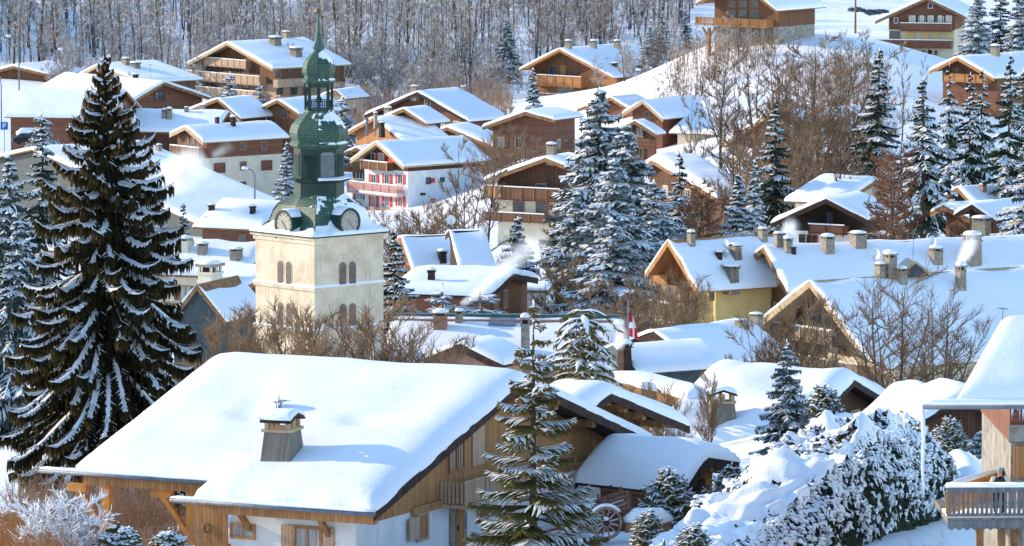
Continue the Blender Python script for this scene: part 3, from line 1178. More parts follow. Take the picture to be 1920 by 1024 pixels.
# gutters
def gutter(h, x, z, y0, y1, r=.09):
    mb = MB().mat(M_METAL)
    mb.smooth = True
    mb.tube([(x, y0, z), (x, y1, z)], r, 8)
    o = mb.build('gutter', h.roof)
    mb = MB().mat(M_SNOW)
    mb.smooth = True
    pts, rr = [], []
    n = 24
    for i in range(n + 1):
        pts.append((x + .05, y0 + (y1 - y0) * i / n, z + .10 + .02 * nz(i * .7, x)))
        rr.append(.10 if 0 < i < n else .03)
    mb.tube(pts, rr, 8)
    mb.build('snow_strip', o)
ez = c.H0 - c.hl0
gutter(c, -c.wl - .12, ez - .06, c.ext[0] - .2, c.y1 + 1.6)
ez2 = c.H0 - c.hl0 * 1.16
gutter(c, -c.ext[1] - .12, ez2 - .06, c.y0 - .1, c.ext[0] + .9)
def strut(h, x, y, z, dx, dz, m=M_BEAM, w=.2):
    mb = MB().mat(m)
    mb.bar((x, y, z), (x - dx, y, z + dz), w)
    mb.bar((x + .1, y, z + dz + .08), (x - dx - .25, y, z + dz + .08), w * 1.1)
    mb.build('brace', h.root)
for px in (468, 617):
    yy, zz = c.pl('left', px, 1008)
    strut(c, c.wallL, yy, ez2 - 1.25, 1.0, .95)
# eaves beams
for (xx, zz, ya, yb) in ((-c.ext[1] + .35, ez2 - .32, c.y0 + .1, c.ext[0] - .1), (-c.wl + .35, ez - .34, c.ext[0] + .1, c.y1 - .2)):
    mb = MB().mat(M_HONEY)
    mb.box(xx - .15, xx + .15, ya, yb, zz - .2, zz + .14)
    mb.build('eaves_beam', c.root)
# porch posts on the far part
px_, pz_ = -c.wl + .75, ez - .5
for t in (.66, .93):
    yy = -c.fo + c.L * t
    mb = MB().mat(M_ORBEAM)
    mb.box(px_ - .17, px_ + .17, yy - .17, yy + .17, -2, pz_)
    po = mb.build('post', c.root)
    mb = MB().mat(M_ORBEAM)
    mb.bar((px_, yy + .1, pz_ - 1.9), (px_, yy + 1.3, pz_ - .35), .2)
    mb.box(px_ - .18, px_ + .18, yy + .9, yy + 1.75, pz_ - .4, pz_ - .1)
    mb.build('brace', po)
# orange terrace railing
mb = MB().mat(M_ORBEAM)
y0_, y1_ = c.ext[0] - .6, c.y1 - .2
for i in range(34):
    yy = y0_ + (y1_ - y0_) * i / 33
    mb.box(px_ - .03, px_ + .03, yy - .05, yy + .05, 1.3, 2.25)
mb.box(px_ - .07, px_ + .07, y0_, y1_, 2.25, 2.36)
mb.box(px_ - .05, px_ + .05, y0_, y1_, 1.2, 1.3)
mb.build('railing', c.root)
mb = MB().mat(M_HONEY)
mb.box(px_ - .2, c.wallL + 8, y0_, y1_, .9, 1.18)
mb.build('terrace', c.root)

# ================================================================== RIGHT NEAR BUILDINGS
# second gable behind the near chalet
b = House('timber_chalet', 'weathered timber chalet gable just behind the large foreground chalet, snow hooded', A=(1146, 716), phi=50, d=133, ER=(1292, 800), Bx=1040, T=.7, eo=1.6, fo=1.6,
          upper=M_BROWNWOOD, lower=M_WHITE, trim=M_DARKBOARD, purlins=True, step=.5)
# garage
b = House('garden_shed', 'small snow buried shed with red door beside the old cart', A=(1328, 832), phi=50, d=119, ER=(1384, 868), EL=(1278, 925), Bx=1130, T=.75, eo=.55, fo=.9, split=1.9,
          upper=M_HONEY, lower=M_REDWOOD, trim=M_DARKBOARD, purlins=True, step=.4, cat='shed')
b.panel('front', 1296, 900, 1318, 918, M_DARKBOARD, 0, .12, 'band_beam')
mb = MB().mat(M_DARK)
mb.tube([(0, -.3, 2.9), (0, -.35, 2.5), (.05, -.3, 2.3), (0, -.25, 2.25)], .05, 6)
mb.tube([(-.18, -.3, 2.25), (.18, -.3, 2.25)], .05, 6)
mb.build('wall_lantern', b.root)
# bright roof with cowl
b = House('snowy_chalet', 'chalet right of centre with bright deep snow roof and wooden cowl chimney', A=(1600, 690), phi=62, d=152, EL=(1475, 850), w=None, Bx=1335, T=.8, eo=1, fo=1, split=1, upper=M_DARKWOOD, trim=M_DARKBOARD, step=.5, rough=.22)
b.chim('rl', 1353, 792, 62, 68, 'cowl', rot=-55)
# half buried small gable
b = House('garden_shed', 'dark wooden shed half buried in drifted snow behind the hedge', A=(1805, 722), phi=8, d=140, EL=(1728, 790), ER=(1884, 786), L=5, T=.7, eo=.5, fo=.7, split=.2,
          upper=M_DARKWOOD, lower=M_DARKWOOD, trim=M_DARKBOARD, step=.4, cat='shed')
# near right chalet
b = House('timber_chalet', 'close timber and stone chalet cut by the right edge, with a snowy terrace', A=(2010, 560), phi=-72, d=110, EL=None, ER=(2040, 752), L=None, Bx=2300, w=6.4, T=.7, eo=1.2, fo=1.6,
          upper=M_HONEY, lower=M_STONE, trim=M_DARKBOARD, step=.5) if False else None
# ---- near right chalet, built directly: eaves face the camera, ridge runs left to right
def near_right():
    d = 104.0 * DS
    o = P(1893, 1100, d)
    gz = g(o.x, o.y) + .2
    root = empty('timber_chalet', (o.x, d, gz), R(2))
    tag(root, 'close timber and stone chalet cut off by the right edge, terrace in front', 'chalet')
    def lz(py): return P(1893, py, d).z - gz
    sc = F / d
    def lx(px): return (px - 1893) / sc
    mb = MB().mat(M_STONE); mb.box(0, 9, 0, 9, -2, lz(830)); mb.build('wall', root)
    mb = MB().mat(M_REDWOOD); mb.box(-.05, 9, -.05, 9, lz(830), lz(752)); mb.build('upper_wall', root)
    mb = MB().mat(M_STONE); mb.box(-.1, 9, -.12, -.051, lz(828), lz(796)); mb.build('stone_band', root)
    # shutter on the wall
    mb = MB().mat(M_HONEY); mb.box(.1, .75, -.14, -.003, lz(895), lz(836)); mb.build('shutter', root)
    # roof: eave at the front
    ex = lx(1722); ze = lz(748); W = 3.7; hh = 3.7 * .60
    yf = -1.3
    xa, xb = lx(1792), lx(1893)
    mb = MB().mat(M_DARKBOARD)
    mb.add([(xa - .1, yf, ze - .02), (9, yf, ze - .02), (9, yf + W, ze + hh), (xb, yf + W, ze + hh), (xa - .1, yf, ze - .2), (9, yf, ze - .2), (9, yf + W, ze + hh - .2), (xb, yf + W, ze + hh - .2)],
           [(0, 1, 2, 3), (7, 6, 5, 4), (0, 4, 5, 1), (0, 3, 7, 4), (3, 2, 6, 7), (1, 5, 6, 2)])
    mb.box(ex, 9, yf - .02, yf + .06, ze - .2, ze - .03)
    rf = mb.build('roof', root)
    mb = MB().mat(M_SNOW); mb.smooth = True
    T = .42; r = .7
    us = spaced(0, 1, .12, .03)
    vs = spaced(0, W + .2, .9, .25)
    for v in vs:
        for u in us:
            xl = xa - .25 + (xb - xa) * v / W
            x = xl + (9 - xl) * u
            e = min((x - xl), v)
            q = min(1, max(0, e) / r)
            z = ze + hh / W * v + T * math.sqrt(max(0, 1 - (1 - q) ** 2)) + .07 * nz(x * .8, v * .8, 3) * q
            mb.v.append((x, yf - .04 + v, z))
    nu = len(us)
    for i in range(len(vs) - 1):
        for j in range(nu - 1):
            a = i * nu + j
            mb.f.append((a, a + 1, a + nu + 1, a + nu)); mb.m.append(0)
    mb.build('snow_cover', rf)
    mb = MB().mat(M_METAL); mb.smooth = True
    mb.tube([(ex - .1, yf - .12, ze - .1), (9, yf - .12, ze - .1)], .09, 8)
    gt = mb.build('gutter', rf)
    mb = MB().mat(M_SNOW); mb.smooth = True
    mb.tube([(ex - .1, yf - .1, ze + .02), (ex + .3, yf - .1, ze + .06), (4, yf - .1, ze + .05), (9, yf - .1, ze + .05)], [.05, .12, .12, .12], 8)
    mb.build('snow_strip', gt)
    mb = MB().mat(M_ICE); mb.smooth = True
    for (px, ln, rr) in ((1716, 0, 0),):
        pass
    x = lx(1718)
    mb.tube([(x, yf - .12, ze - .12), (x + .03, yf - .12, ze - 1.2), (x, yf - .12, ze - 2.4), (x + .05, yf - .12, ze - 3.35)], [.075, .065, .05, .008], 7)
    ic = mb.build('icicle', rf)
    rr_ = random.Random(5)
    mb = MB().mat(M_ICE); mb.smooth = True
    for i in range(26):
        x = lx(1885) + rr_.random() * 1.4
        l = rr_.uniform(.1, .45)
        mb.tube([(x, yf - .14, ze - .15), (x, yf - .14, ze - .15 - l)], [.02, .003], 5)
    mb.build('icicle_row', rf)
    # terrace
    zf, zr = lz(955), lz(898)
    x0 = lx(1762); yb = 2.6; yo = -2.0
    mb = MB().mat(M_GREYWOOD)
    mb.box(x0, 9, yo, 0, zf - .22, zf)
    mb.box(x0 + .05, 0, 0, yb, zf - .22, zf - .003)
    te = mb.build('terrace', root)
    mb = MB().mat(M_GREYPALE)
    n = 40
    for i in range(n):                         # scalloped fascia
        xa = x0 + i * .28
        mb.prism([(xa, zf - .36), (xa + .14, zf - .46), (xa + .28, zf - .36), (xa + .28, zf - .1), (xa, zf - .1)], yo - .05, yo - .003)
    mb.build('scalloped_fascia', te)
    mb = MB().mat(M_GREYPALE)
    for i in range(60):
        xa = x0 + .03 + i * .165
        mb.prism([(xa, zf + .12), (xa + .10, zf + .12), (xa + .10, zf + .42), (xa + .125, zf + .5), (xa + .10, zf + .58), (xa + .10, zr - .2), (xa, zr - .2), (xa, zf + .58), (xa - .02, zf + .5), (xa, zf + .42)], yo, yo + .04)
    mb.box(x0 - .05, 9, yo - .04, yo + .08, zr - .2, zr - .02)
    mb.box(x0 - .02, 9, yo - .02, yo + .06, zf + .03, zf + .14)
    rl = mb.build('railing', te)
    mb = MB().mat(M_ORBEAM)
    # side railing going back, seen on its inner face
    L2 = 2.3 + 2.6
    xs_, ys_ = x0, yo + .1
    xe_, ye_ = lx(1893) - .02, 2.3
    for i in range(26):
        t = i / 25
        xx, yy = xs_ + (xe_ - xs_) * t, ys_ + (ye_ - ys_) * t
        mb.bar((xx, yy, zf + .1), (xx, yy, zr - .12), .1, .04)
    mb.bar((xs_, ys_, zr - .08), (xe_, ye_, zr - .08 + .0), .1, .2)
    mb.build('railing', te)
    mb = MB().mat(M_SNOW); mb.smooth = True
    mb.tube([(xs_, ys_ - .1, zr + .04), (xs_ + .2 * (xe_ - xs_), ys_ + .2 * (ye_ - ys_), zr + .05), (xe_, ye_, zr + .04)], [.10, .10, .10], 8)
    mb.tube([(x0 - .04, yo + .02, zr + .05), (2, yo + .02, zr + .06), (9, yo + .02, zr + .05)], [.10, .11, .11], 8)
    mb.box(x0, 9, yo, -.2, zf + .003, zf + .07)
    mb.build('snow_strip', te)
    for px in (1825, 1866, 1893):
        mb = MB().mat(M_BEAM)
        x = lx(px)
        yy = yo + .3 if px < 1890 else -1.2
        mb.box(x - .13, x + .13, yy - .13, yy + .13, -2.5, zf - .42)
        mb.box(x - .28, x + .28, yy - .15, yy + .15, zf - .42, zf - .23)
        mb.build('post', te)
    mb = MB().mat(M_STONE)
    mb.box(lx(1908), 9, -1.2, 0, -2.5, zf - .23)
    mb.build('stone_pier', te)
    mb = MB().mat(M_SNOW)
    mb.box(lx(1893), lx(1960), yo + .5, yo + 1.2, zr - .28, zr - .12)
    mb.box(lx(1893) + .05, lx(1893) + .12, yo + .55, yo + .62, zf, zr - .281)
    tb = mb.build('table', None)
    tb.parent = None
    tb.matrix_world = root.matrix_world.copy() if False else Matrix.Translation((o.x, d, gz)) @ Matrix.Rotation(R(2), 4, 'Z')
    tag(tb, 'small white table buried in snow on the terrace', 'table')
    return root, (o.x, d, gz), lx, lz, zf, zr, yo
M_ICE = mat_noise('ice', (.62, .70, .78), (.86, .90, .94), 4, .15, 3, .3, .02, None, .6)
M_GREYPALE = mat_planks('grey_rail_wood', (.10, .105, .11), (.22, .22, .22), 'V', .165, 0.6)
NR = near_right()

# ---- person leaning on the terrace
def person():
    root, (ox, oy, oz), lx, lz, zf, zr, yo = NR
    M_SKIN = mat_noise('skin', (.48, .25, .19), (.56, .31, .23), 4, .6)
    M_BLK = mat_noise('black_top', (.01, .01, .012), (.03, .03, .035), 5, .8)
    M_GRY = mat_noise('grey_knit', (.20, .24, .22), (.36, .39, .34), 12, .9)
    M_CRM = mat_noise('cream_sleeve', (.62, .56, .45), (.75, .69, .58), 6, .9)
    x0, y0 = lx(1865), yo + .45
    t = .0
    V = [(0, 0, .92), (0, -.03, 1.08), (0, -.10, 1.28), (0, -.16, 1.40), (0, -.20, 1.47), (0, -.24, 1.56), (0, -.24, 1.64),
         (-.19, -.12, 1.36), (-.30, -.16, 1.18), (-.24, -.34, 1.08), (-.15, -.40, 1.09),
         (.19, -.12, 1.36), (.31, -.16, 1.18), (.25, -.34, 1.08), (.15, -.40, 1.09),
         (-.10, .02, .86), (-.12, -.02, .48), (-.12, .04, .08), (-.12, -.12, .03),
         (.10, .02, .86), (.12, 0, .48), (.12, .05, .08), (.12, -.10, .03)]
    E = [(0, 1), (1, 2), (2, 3), (3, 4), (4, 5), (5, 6), (2, 7), (7, 8), (8, 9), (9, 10), (2, 11), (11, 12), (12, 13), (13, 14), (0, 15), (15, 16), (16, 17), (17, 18), (0, 19), (19, 20), (20, 21), (21, 22)]
    Rr = [.15, .15, .17, .08, .065, .10, .085, .075, .055, .045, .03, .075, .055, .045, .03, .10, .075, .05, .045, .10, .075, .05, .045]
    me = bpy.data.meshes.new('person')
    me.from_pydata(V, E, [])
    ob = bpy.data.objects.new('person', me)
    COL.objects.link(ob)
    md = ob.modifiers.new('skin', 'SKIN')
    for i, r in enumerate(Rr):
        me.skin_vertices[0].data[i].radius = (r, r * .85)
    me.skin_vertices[0].data[0].use_root = True
    ob.modifiers.new('sub', 'SUBSURF').levels = 1
    ob.modifiers['sub'].render_levels = 1
    me.materials.append(M_SKIN)
    ob.location = (ox + x0, oy + y0, oz + zf + .0)
    tag(ob, 'person in a dark top with pale sleeves and grey hair leaning at the terrace table', 'person')
    # clothing as open shells over the body
    mb = MB().mat(M_BLK); mb.smooth = True
    prof = [(.175, .90), (.18, 1.05), (.205, 1.2), (.20, 1.30), (.14, 1.39), (.07, 1.42)]
    n = 14
    for r, z in prof:
        yc = -.16 * (z - .9) / .5
        for j in range(n):
            a = 2 * math.pi * j / n
            mb.v.append((r * 1.08 * math.cos(a), yc + r * .78 * math.sin(a), z))
    for i in range(len(prof) - 1):
        for j in range(n):
            k = (j + 1) % n
            mb.f.append((i * n + j, i * n + k, (i + 1) * n + k, (i + 1) * n + j)); mb.m.append(0)
    mb.build('top', ob)
    for s in (-1, 1):
        mb = MB().mat(M_CRM); mb.smooth = True
        mb.tube([(.15 * s, -.12, 1.37), (.22 * s, -.12, 1.34), (.305 * s, -.16, 1.18), (.26 * s, -.31, 1.09)], [.085, .098, .078, .062], 9)
        mb.build('sleeve', ob)
        mb = MB().mat(M_BLK); mb.smooth = True
        mb.tube([(.10 * s, .02, .92), (.12 * s, -.01, .48), (.12 * s, .04, .12)], [.125, .095, .075], 9)
        mb.build('trouser_leg', ob)
        mb = MB().mat(M_SKIN); mb.smooth = True
        mb.blob((.145 * s, -.40, 1.09), .05, 0, .6, .05)
        for q in range(5):
            an = -.6 + q * .3
            b0 = (.14 * s - s * .03 * math.cos(an), -.43, 1.085)
            mb.tube([b0, (b0[0] - s * .02, -.47 - .01 * (2 - abs(q - 2)), 1.08 + .012 * (q - 2)), (b0[0] - s * .045, -.485, 1.06 + .012 * (q - 2))], [.011, .010, .007], 6)
        mb.build('hand', ob)
    mb = MB().mat(M_GRY); mb.smooth = True
    n = 14
    for i in range(7):
        ph = math.pi / 2 * i / 6
        for j in range(n):
            a = 2 * math.pi * j / n
            back = .03 if math.sin(a) > 0 else 0
            mb.v.append((.112 * math.cos(a) * math.cos(ph), -.235 + back + .122 * math.sin(a) * math.cos(ph), 1.625 - (.05 if math.sin(a) > .1 and i == 0 else 0) + .115 * math.sin(ph)))
    for i in range(6):
        for j in range(n):
            k = (j + 1) % n
            mb.f.append((i * n + j, i * n + k, (i + 1) * n + k, (i + 1) * n + j)); mb.m.append(0)
    mb.build('hair', ob)
    mb = MB().mat(M_BLK)
    for s in (-1, 1):
        mb.box(.035 * s - .014, .035 * s + .014, -.345, -.325, 1.585, 1.60)
    mb.box(-.03, .03, -.342, -.325, 1.525, 1.533)
    mb.mat(M_SKIN)
    mb.bar((0, -.33, 1.59), (0, -.365, 1.555), .025)
    mb.build('face_features', ob)
person()
# ================================================================== CHURCH TOWER
M_COPPERS, _nt, _out = new_mat('copper_shingles')
def _shingle(nt, out):
    tc = N(nt, 'ShaderNodeTexCoord')
    uvn = N(nt, 'ShaderNodeUVMap')
    mp = N(nt, 'ShaderNodeMapping'); mp.inputs['Scale'].default_value = (1, 1, 1)
    nt.links.new(uvn.outputs[0], mp.inputs[0])
    br = N(nt, 'ShaderNodeTexBrick')
    br.inputs['Scale'].default_value = 1.0
    br.inputs['Brick Width'].default_value = .20
    br.inputs['Row Height'].default_value = .16
    br.inputs['Mortar Size'].default_value = .03
    br.inputs['Color1'].default_value = (.022, .085, .062, 1)
    br.inputs['Color2'].default_value = (.065, .18, .13, 1)
    br.inputs['Mortar'].default_value = (.006, .018, .016, 1)
    nt.links.new(mp.outputs[0], br.inputs['Vector'])
    n = noise_tex(nt, 1.2, 'Object', 4, .6)
    col = mixc(nt, math_n(nt, 'MULTIPLY', n, .6), br.outputs[0], (.06, .10, .055))
    # snow clings in patches where the shell faces up
    geo = N(nt, 'ShaderNodeNewGeometry')
    sx = N(nt, 'ShaderNodeSeparateXYZ'); nt.links.new(geo.outputs['Normal'], sx.inputs[0])
    n2 = noise_tex(nt, .9, 'Object', 4, .6)
    f = N(nt, 'ShaderNodeMapRange')
    e = math_n(nt, 'ADD', sx.outputs[2], math_n(nt, 'MULTIPLY', math_n(nt, 'SUBTRACT', n2, .5), 1.7))
    e = math_n(nt, 'ADD', e, math_n(nt, 'MULTIPLY', sx.outputs[0], .38))
    nt.links.new(e, f.inputs['Value'])
    f.inputs['From Min'].default_value = .76; f.inputs['From Max'].default_value = .82
    col = mixc(nt, f.outputs[0], col, SNOWC)
    bsdf(nt, out, col, .55, bump(nt, math_n(nt, 'ADD', br.outputs['Fac'], math_n(nt, 'MULTIPLY', f.outputs[0], -4)), -.5, .03), .35)
_shingle(_nt, _out)
M_TGREEN = mat_noise('green_paint', (.007, .022, .018), (.026, .06, .048), 1.5, .5, 5, .2, .01)
M_TGREY = mat_noise('louvre_grey', (.16, .18, .18), (.25, .27, .27), 3, .7)
M_TOWER, _nt, _out = new_mat('tower_plaster')
_a = noise_tex(_nt, .8, 'Object', 7, .65); _b = noise_tex(_nt, 1.6, 'Object', 5, .7, (2.2, 2.2, .22)); _c = noise_tex(_nt, 9, 'Object', 4, .6)
_col = ramp(_nt, _a, [(.3, (.50, .38, .25)), (.55, (.69, .56, .40)), (.75, (.75, .64, .49))])
_col = mixc(_nt, math_n(_nt, 'MULTIPLY', math_n(_nt, 'GREATER_THAN', _b, .60), .35), _col, (.26, .21, .15))
_col = mixc(_nt, math_n(_nt, 'MULTIPLY', _c, .18), _col, (.62, .56, .46))
bsdf(_nt, _out, _col, .92, bump(_nt, math_n(_nt, 'ADD', _c, _a), .5, .04), .2)
M_LOUV = mat_noise('brown_louvre', (.14, .10, .085), (.24, .18, .15), 3, .8)
M_FACE, _nt, _out = new_mat('clock_face')
bsdf(_nt, _out, mixc(_nt, noise_tex(_nt, 3, 'Object', 5, .6), (.46, .43, .36), (.27, .24, .19)), .6)

def oct_shell(mb_, prof, n=8, rot=0.0, smooth_profile=True):
    """faceted lathe with uv, prof = (r,z)"""
    me = bpy.data.meshes.new('shell')
    v, f, uv = [], [], []
    k = len(prof)
    for r, z in prof:
        for j in range(n):
            a = rot + 2 * math.pi * j / n
            v.append((r * math.cos(a), r * math.sin(a), z))
    s = 0
    ss = [0]
    for i in range(1, k):
        s += math.hypot(prof[i][0] - prof[i - 1][0], prof[i][1] - prof[i - 1][1]); ss.append(s)
    for i in range(k - 1):
        for j in range(n):
            j2 = (j + 1) % n
            f.append((i * n + j, i * n + j2, (i + 1) * n + j2, (i + 1) * n + j))
            c0, c1 = prof[i][0] * .383, prof[i + 1][0] * .383
            q = j * 3.03
            uv.extend([(q - c0, ss[i]), (q + c0, ss[i]), (q + c1, ss[i + 1]), (q - c1, ss[i + 1])])
    f.append(tuple((k - 1) * n + j for j in range(n)))
    uv.extend([(0, 0)] * n)
    me.from_pydata(v, [], f)
    l = me.uv_layers.new(name='UVMap')
    for i, q in enumerate(uv):
        l.data[i].uv = q
    me.materials.append(mb_)
    return me

def church():
    d = 190.0 * DS
    ctr = P(599, 560, d + 3.6)
    sc = F / (d + 3.6)
    cx, cy = ctr.x, ctr.y
    gz = g(cx, cy) - 1
    root = empty('church_tower', (cx, cy, gz), 0)
    tag(root, 'cream church bell tower with two clocks and green onion dome', 'church tower')
    def Z(py): return P(597, py, cy).z - gz
    def att(me, name, par=root):
        o = bpy.data.objects.new(name, me); COL.objects.link(o); o.parent = par; return o
    rot = R(-47)     # corner towards the camera
    A = 2.98         # half side
    def sq(a, off=0):
        return [(math.cos(rot + q) * a * 1.4142, math.sin(rot + q) * a * 1.4142) for q in (-3 * math.pi / 4 + math.pi / 4 * 0 + 0, -math.pi / 4, math.pi / 4, 3 * math.pi / 4)]
    # local frame turned so that two faces show: use a turned child frame baked in coordinates
    # note Z() is taken on the tower axis; the near corner shows lower in the picture
    zc = Z(432) ; zb1 = Z(528); zb2 = Z(608)
    def prism_sq(mb, a, z0, z1, a2=None):
        mb.prismz(sqr(a), z0, z1, sqr(a2) if a2 else None)
    th = R(-2.5)
    def rotp(x, y, t=R(45) + th):
        return x * math.cos(t) - y * math.sin(t), x * math.sin(t) + y * math.cos(t)
    def sqr(a):
        return [rotp(-a, -a), rotp(a, -a), rotp(a, a), rotp(-a, a)]
    mb = MB().mat(M_TOWER)
    prism_sq(mb, A, -3, zc)
    mb.build('wall', root)
    mb = MB().mat(M_TOWER)
    prism_sq(mb, A + .12, zb1 - .22, zb1)
    prism_sq(mb, A + .12, zb2 - .22, zb2)
    prism_sq(mb, A + .10, zc - .55, zc - .25)
    prism_sq(mb, A + .25, zc - .25, zc - .05)
    mb.build('string_course', root)
    mb = MB().mat(M_SNOW); mb.smooth = False
    for zz in (zb1, zb2):
        mb.prismz(sqr(A + .16), zz + .002, zz + .16, sqr(A + .02))
    mb.build('snow_strip', root)
    # arched louvre openings: faces normal (-,-) and (+,-)
    def face_obj(fi):
        """local matrix of face: origin centre of face at z=0, x along face, y outward"""
        t = R(45) + th + (0 if fi == 1 else -math.pi / 2)      # fi 1: right face normal
        # face with outward normal rotp(0,-1) for fi==1
        m = Matrix.Rotation(t, 4, 'Z')
        return m
    def arch_xz(w, z0, z1, n=8):
        pts = [(-w, z0), (w, z0)]
        for i in range(n + 1):
            an = math.pi * i / n
            pts.append((w * math.cos(an), z1 - w + w * math.sin(an)))
        return pts
    for fi in (0, 1):
        M = face_obj(fi)
        for (za, zb_) in ((Z(531), Z(484)), (Z(604), Z(562))):
            for sx in (-.42, .42):
                w_ = .27 if fi == 0 else .30
                mb = MB().mat(M_TOWER)
                mb.prism([(x + sx + (.0 if fi == 0 else -.15), z) for x, z in arch_xz(w_ + .06, za - .04, zb_ + .06)], -A - .03, -A + .2)
                o = mb.build('window', root)
                o.matrix_local = M
                mb = MB().mat(M_LOUV)
                c0 = sx + (.0 if fi == 0 else -.15)
                mb.prism([(x + c0, z) for x, z in arch_xz(w_, za, zb_)], -A - .04, -A - .031)
                nl = 9
                for q in range(nl):
                    zz = za + (zb_ - za - w_ * .6) * (q + .5) / nl
                    mb.add([(c0 - w_ * .95, -A - .042, zz), (c0 + w_ * .95, -A - .042, zz), (c0 + w_ * .95, -A - .09, zz - .06), (c0 - w_ * .95, -A - .09, zz - .06)], [(0, 1, 2, 3)])
                p = mb.build('louvre', o)
    # square bell roof, concave, turning into the octagon
    NP = 26
    zr0, zr1 = zc - .05, Z(352)
    mb = MB().mat(M_COPPERS)
    v, f, uv = [], [], []
    nseg = 32
    hts = [i / 14 for i in range(15)]
    ring = []
    def radius(t):
        # bell curve: wide skirt, concave, then convex shoulder
        return A + .38 - (A + .38 - 1.72) * (1 - (1 - t) ** 2.6 * .62 - .38 * (1 - t ** 2.6)) if False else 0
    prof = [(0, A + .30), (.03, A + .16), (.11, A - .32), (.22, A - .62), (.34, A - .74), (.48, A - .84), (.62, A - 1.0), (.76, A - 1.30), (.88, A - 1.62), (1.0, 1.15)]
    k = len(prof)
    for t, a in prof:
        z = zr0 + (zr1 - zr0) * t
        bl = min(1, max(0, (t - .55) / .45))
        for j in range(nseg):
            an = 2 * math.pi * j / nseg + R(45)
            c_, s_ = math.cos(an), math.sin(an)
            # square radius (axis aligned, corners at 45), octagon radius
            rs = a / max(abs(c_), abs(s_))
            q = (an + math.pi / 8) % (math.pi / 4) - math.pi / 8
            ro = a * 1.12 * math.cos(math.pi / 8) / math.cos((an) % (math.pi / 4) - math.pi / 8)
            r_ = rs * (1 - bl) + ro * bl
            x, y = rotp(r_ * c_, r_ * s_)
            v.append((x, y, z))
    for i in range(k - 1):
        for j in range(nseg):
            j2 = (j + 1) % nseg
            f.append((i * nseg + j, i * nseg + j2, (i + 1) * nseg + j2, (i + 1) * nseg + j))
            u0, u1 = j * .75, j * .75 + .75
            uv.extend([(u0, i * .42), (u1, i * .42), (u1, i * .42 + .42), (u0, i * .42 + .42)])
    me = bpy.data.meshes.new('bell_roof')
    me.from_pydata(v, [], f)
    l = me.uv_layers.new(name='UVMap')
    for i, q in enumerate(uv): l.data[i].uv = q
    me.materials.append(M_COPPERS)
    rf = att(me, 'bell_roof')
    # heavy snow on the skirt, an irregular blanket
    mb = MB().mat(M_SNOW); mb.smooth = True
    ns = 72
    ts = [0, .015, .05, .12, .22, .34, .48, .62, .76, .88]
    def pr(t):
        for (t0, a0), (t1, a1) in zip(prof, prof[1:]):
            if t <= t1: return a0 + (a1 - a0) * (t - t0) / (t1 - t0)
        return prof[-1][1]
    keep = {}
    for i, t in enumerate(ts):
        z = zr0 + (zr1 - zr0) * t
        for j in range(ns):
            an = 2 * math.pi * j / ns + R(45)
            c_, s_ = math.cos(an), math.sin(an)
            a = pr(t)
            r_ = a / max(abs(c_), abs(s_))
            bl = min(1, max(0, (t - .55) / .45))
            ro = a * 1.12 * math.cos(math.pi / 8) / math.cos((an) % (math.pi / 4) - math.pi / 8)
            r_ = r_ * (1 - bl) + ro * bl
            x, y = rotp(r_ * c_, r_ * s_)
            lim = .20 + .17 * nz(x * .9, y * .9, 5)           # height the snow reaches
            ang = math.degrees(math.atan2(y, x))
            if -75 < ang < 20: lim += .50                      # right shoulder keeps much snow
            if -78 < ang < -60: lim -= .35
            if -150 < ang < -95: lim -= .05
            q = max(0, min(1, (lim - t) / .12))
            th_ = .14 * q - .03 * (1 - q) if i > 0 else .0
            L_ = math.hypot(x, y)
            mb.v.append((x * (1 + (.05 if i else .01) * th_), y * (1 + .05 * th_), z + th_ + (.0 if i else .02)))
            keep[(i, j)] = q
    for i in range(len(ts) - 1):
        for j in range(ns):
            j2 = (j + 1) % ns
            if max(keep[(i, j)], keep[(i, j2)], keep[(i + 1, j)], keep[(i + 1, j2)]) > 0:
                mb.f.append((i * ns + j, i * ns + j2, (i + 1) * ns + j2, (i + 1) * ns + j)); mb.m.append(0)
    mb.build('snow_cover', rf)
    # dark eaves line and hips
    mb = MB().mat(M_TGREEN)
    prism_sq(mb, A + .33, zr0 - .07, zr0 + .01)
    for q in range(4):
        pts = []
        for t, a in prof[:8]:
            x, y = rotp(*[(a, a), (-a, a), (-a, -a), (a, -a)][q])
            s_ = 1 - .0 if t < .55 else 1 - (t - .55) * .35
            pts.append((x * s_, y * s_, zr0 + (zr1 - zr0) * t + .03))
        mb.tube(pts, .035, 5, False)
    mb.build('hip_trim', rf)
    # clocks in round dormers on both visible faces
    for fi, (px, py) in ((0, (537, 413)), (1, (662, 409))):
        M = face_obj(fi)
        zk = Z(py) - .05
        yk = -A - .12
        rr = .76
        mb = MB().mat(M_TGREEN)
        mb.smooth = False
        n = 24
        ring = [(rr + .13, yk), (rr + .13, yk + 1.9)]
        o0 = len(mb.v)
        for (r_, y_) in [(rr, yk + .06), (rr, yk), (rr + .15, yk), (rr + .15, yk + 1.9)]:
            for j in range(n):
                an = 2 * math.pi * j / n
                mb.v.append((r_ * math.cos(an), y_, zk + r_ * math.sin(an)))
        for i in range(3):
            for j in range(n):
                j2 = (j + 1) % n
                mb.f.append((i * n + j, i * n + j2, (i + 1) * n + j2, (i + 1) * n + j)); mb.m.append(0)
        for s in (-1, 1):
            mb.prism([(s * .55 - .02, zk - .62), (s * .9 + .02, zk - 1.02), (s * .55 + .12, zk - .85)][::(1 if s > 0 else -1)], yk, yk + .5)
        cl = mb.build('clock', root)
        cl.matrix_local = M
        mb = MB().mat(M_FACE)
        mb.add([(rr * math.cos(2 * math.pi * j / n), yk + .05, zk + rr * math.sin(2 * math.pi * j / n)) for j in range(n)], [tuple(range(n))])
        mb.build('clock_face', cl)
        mb = MB().mat(M_LOUV)
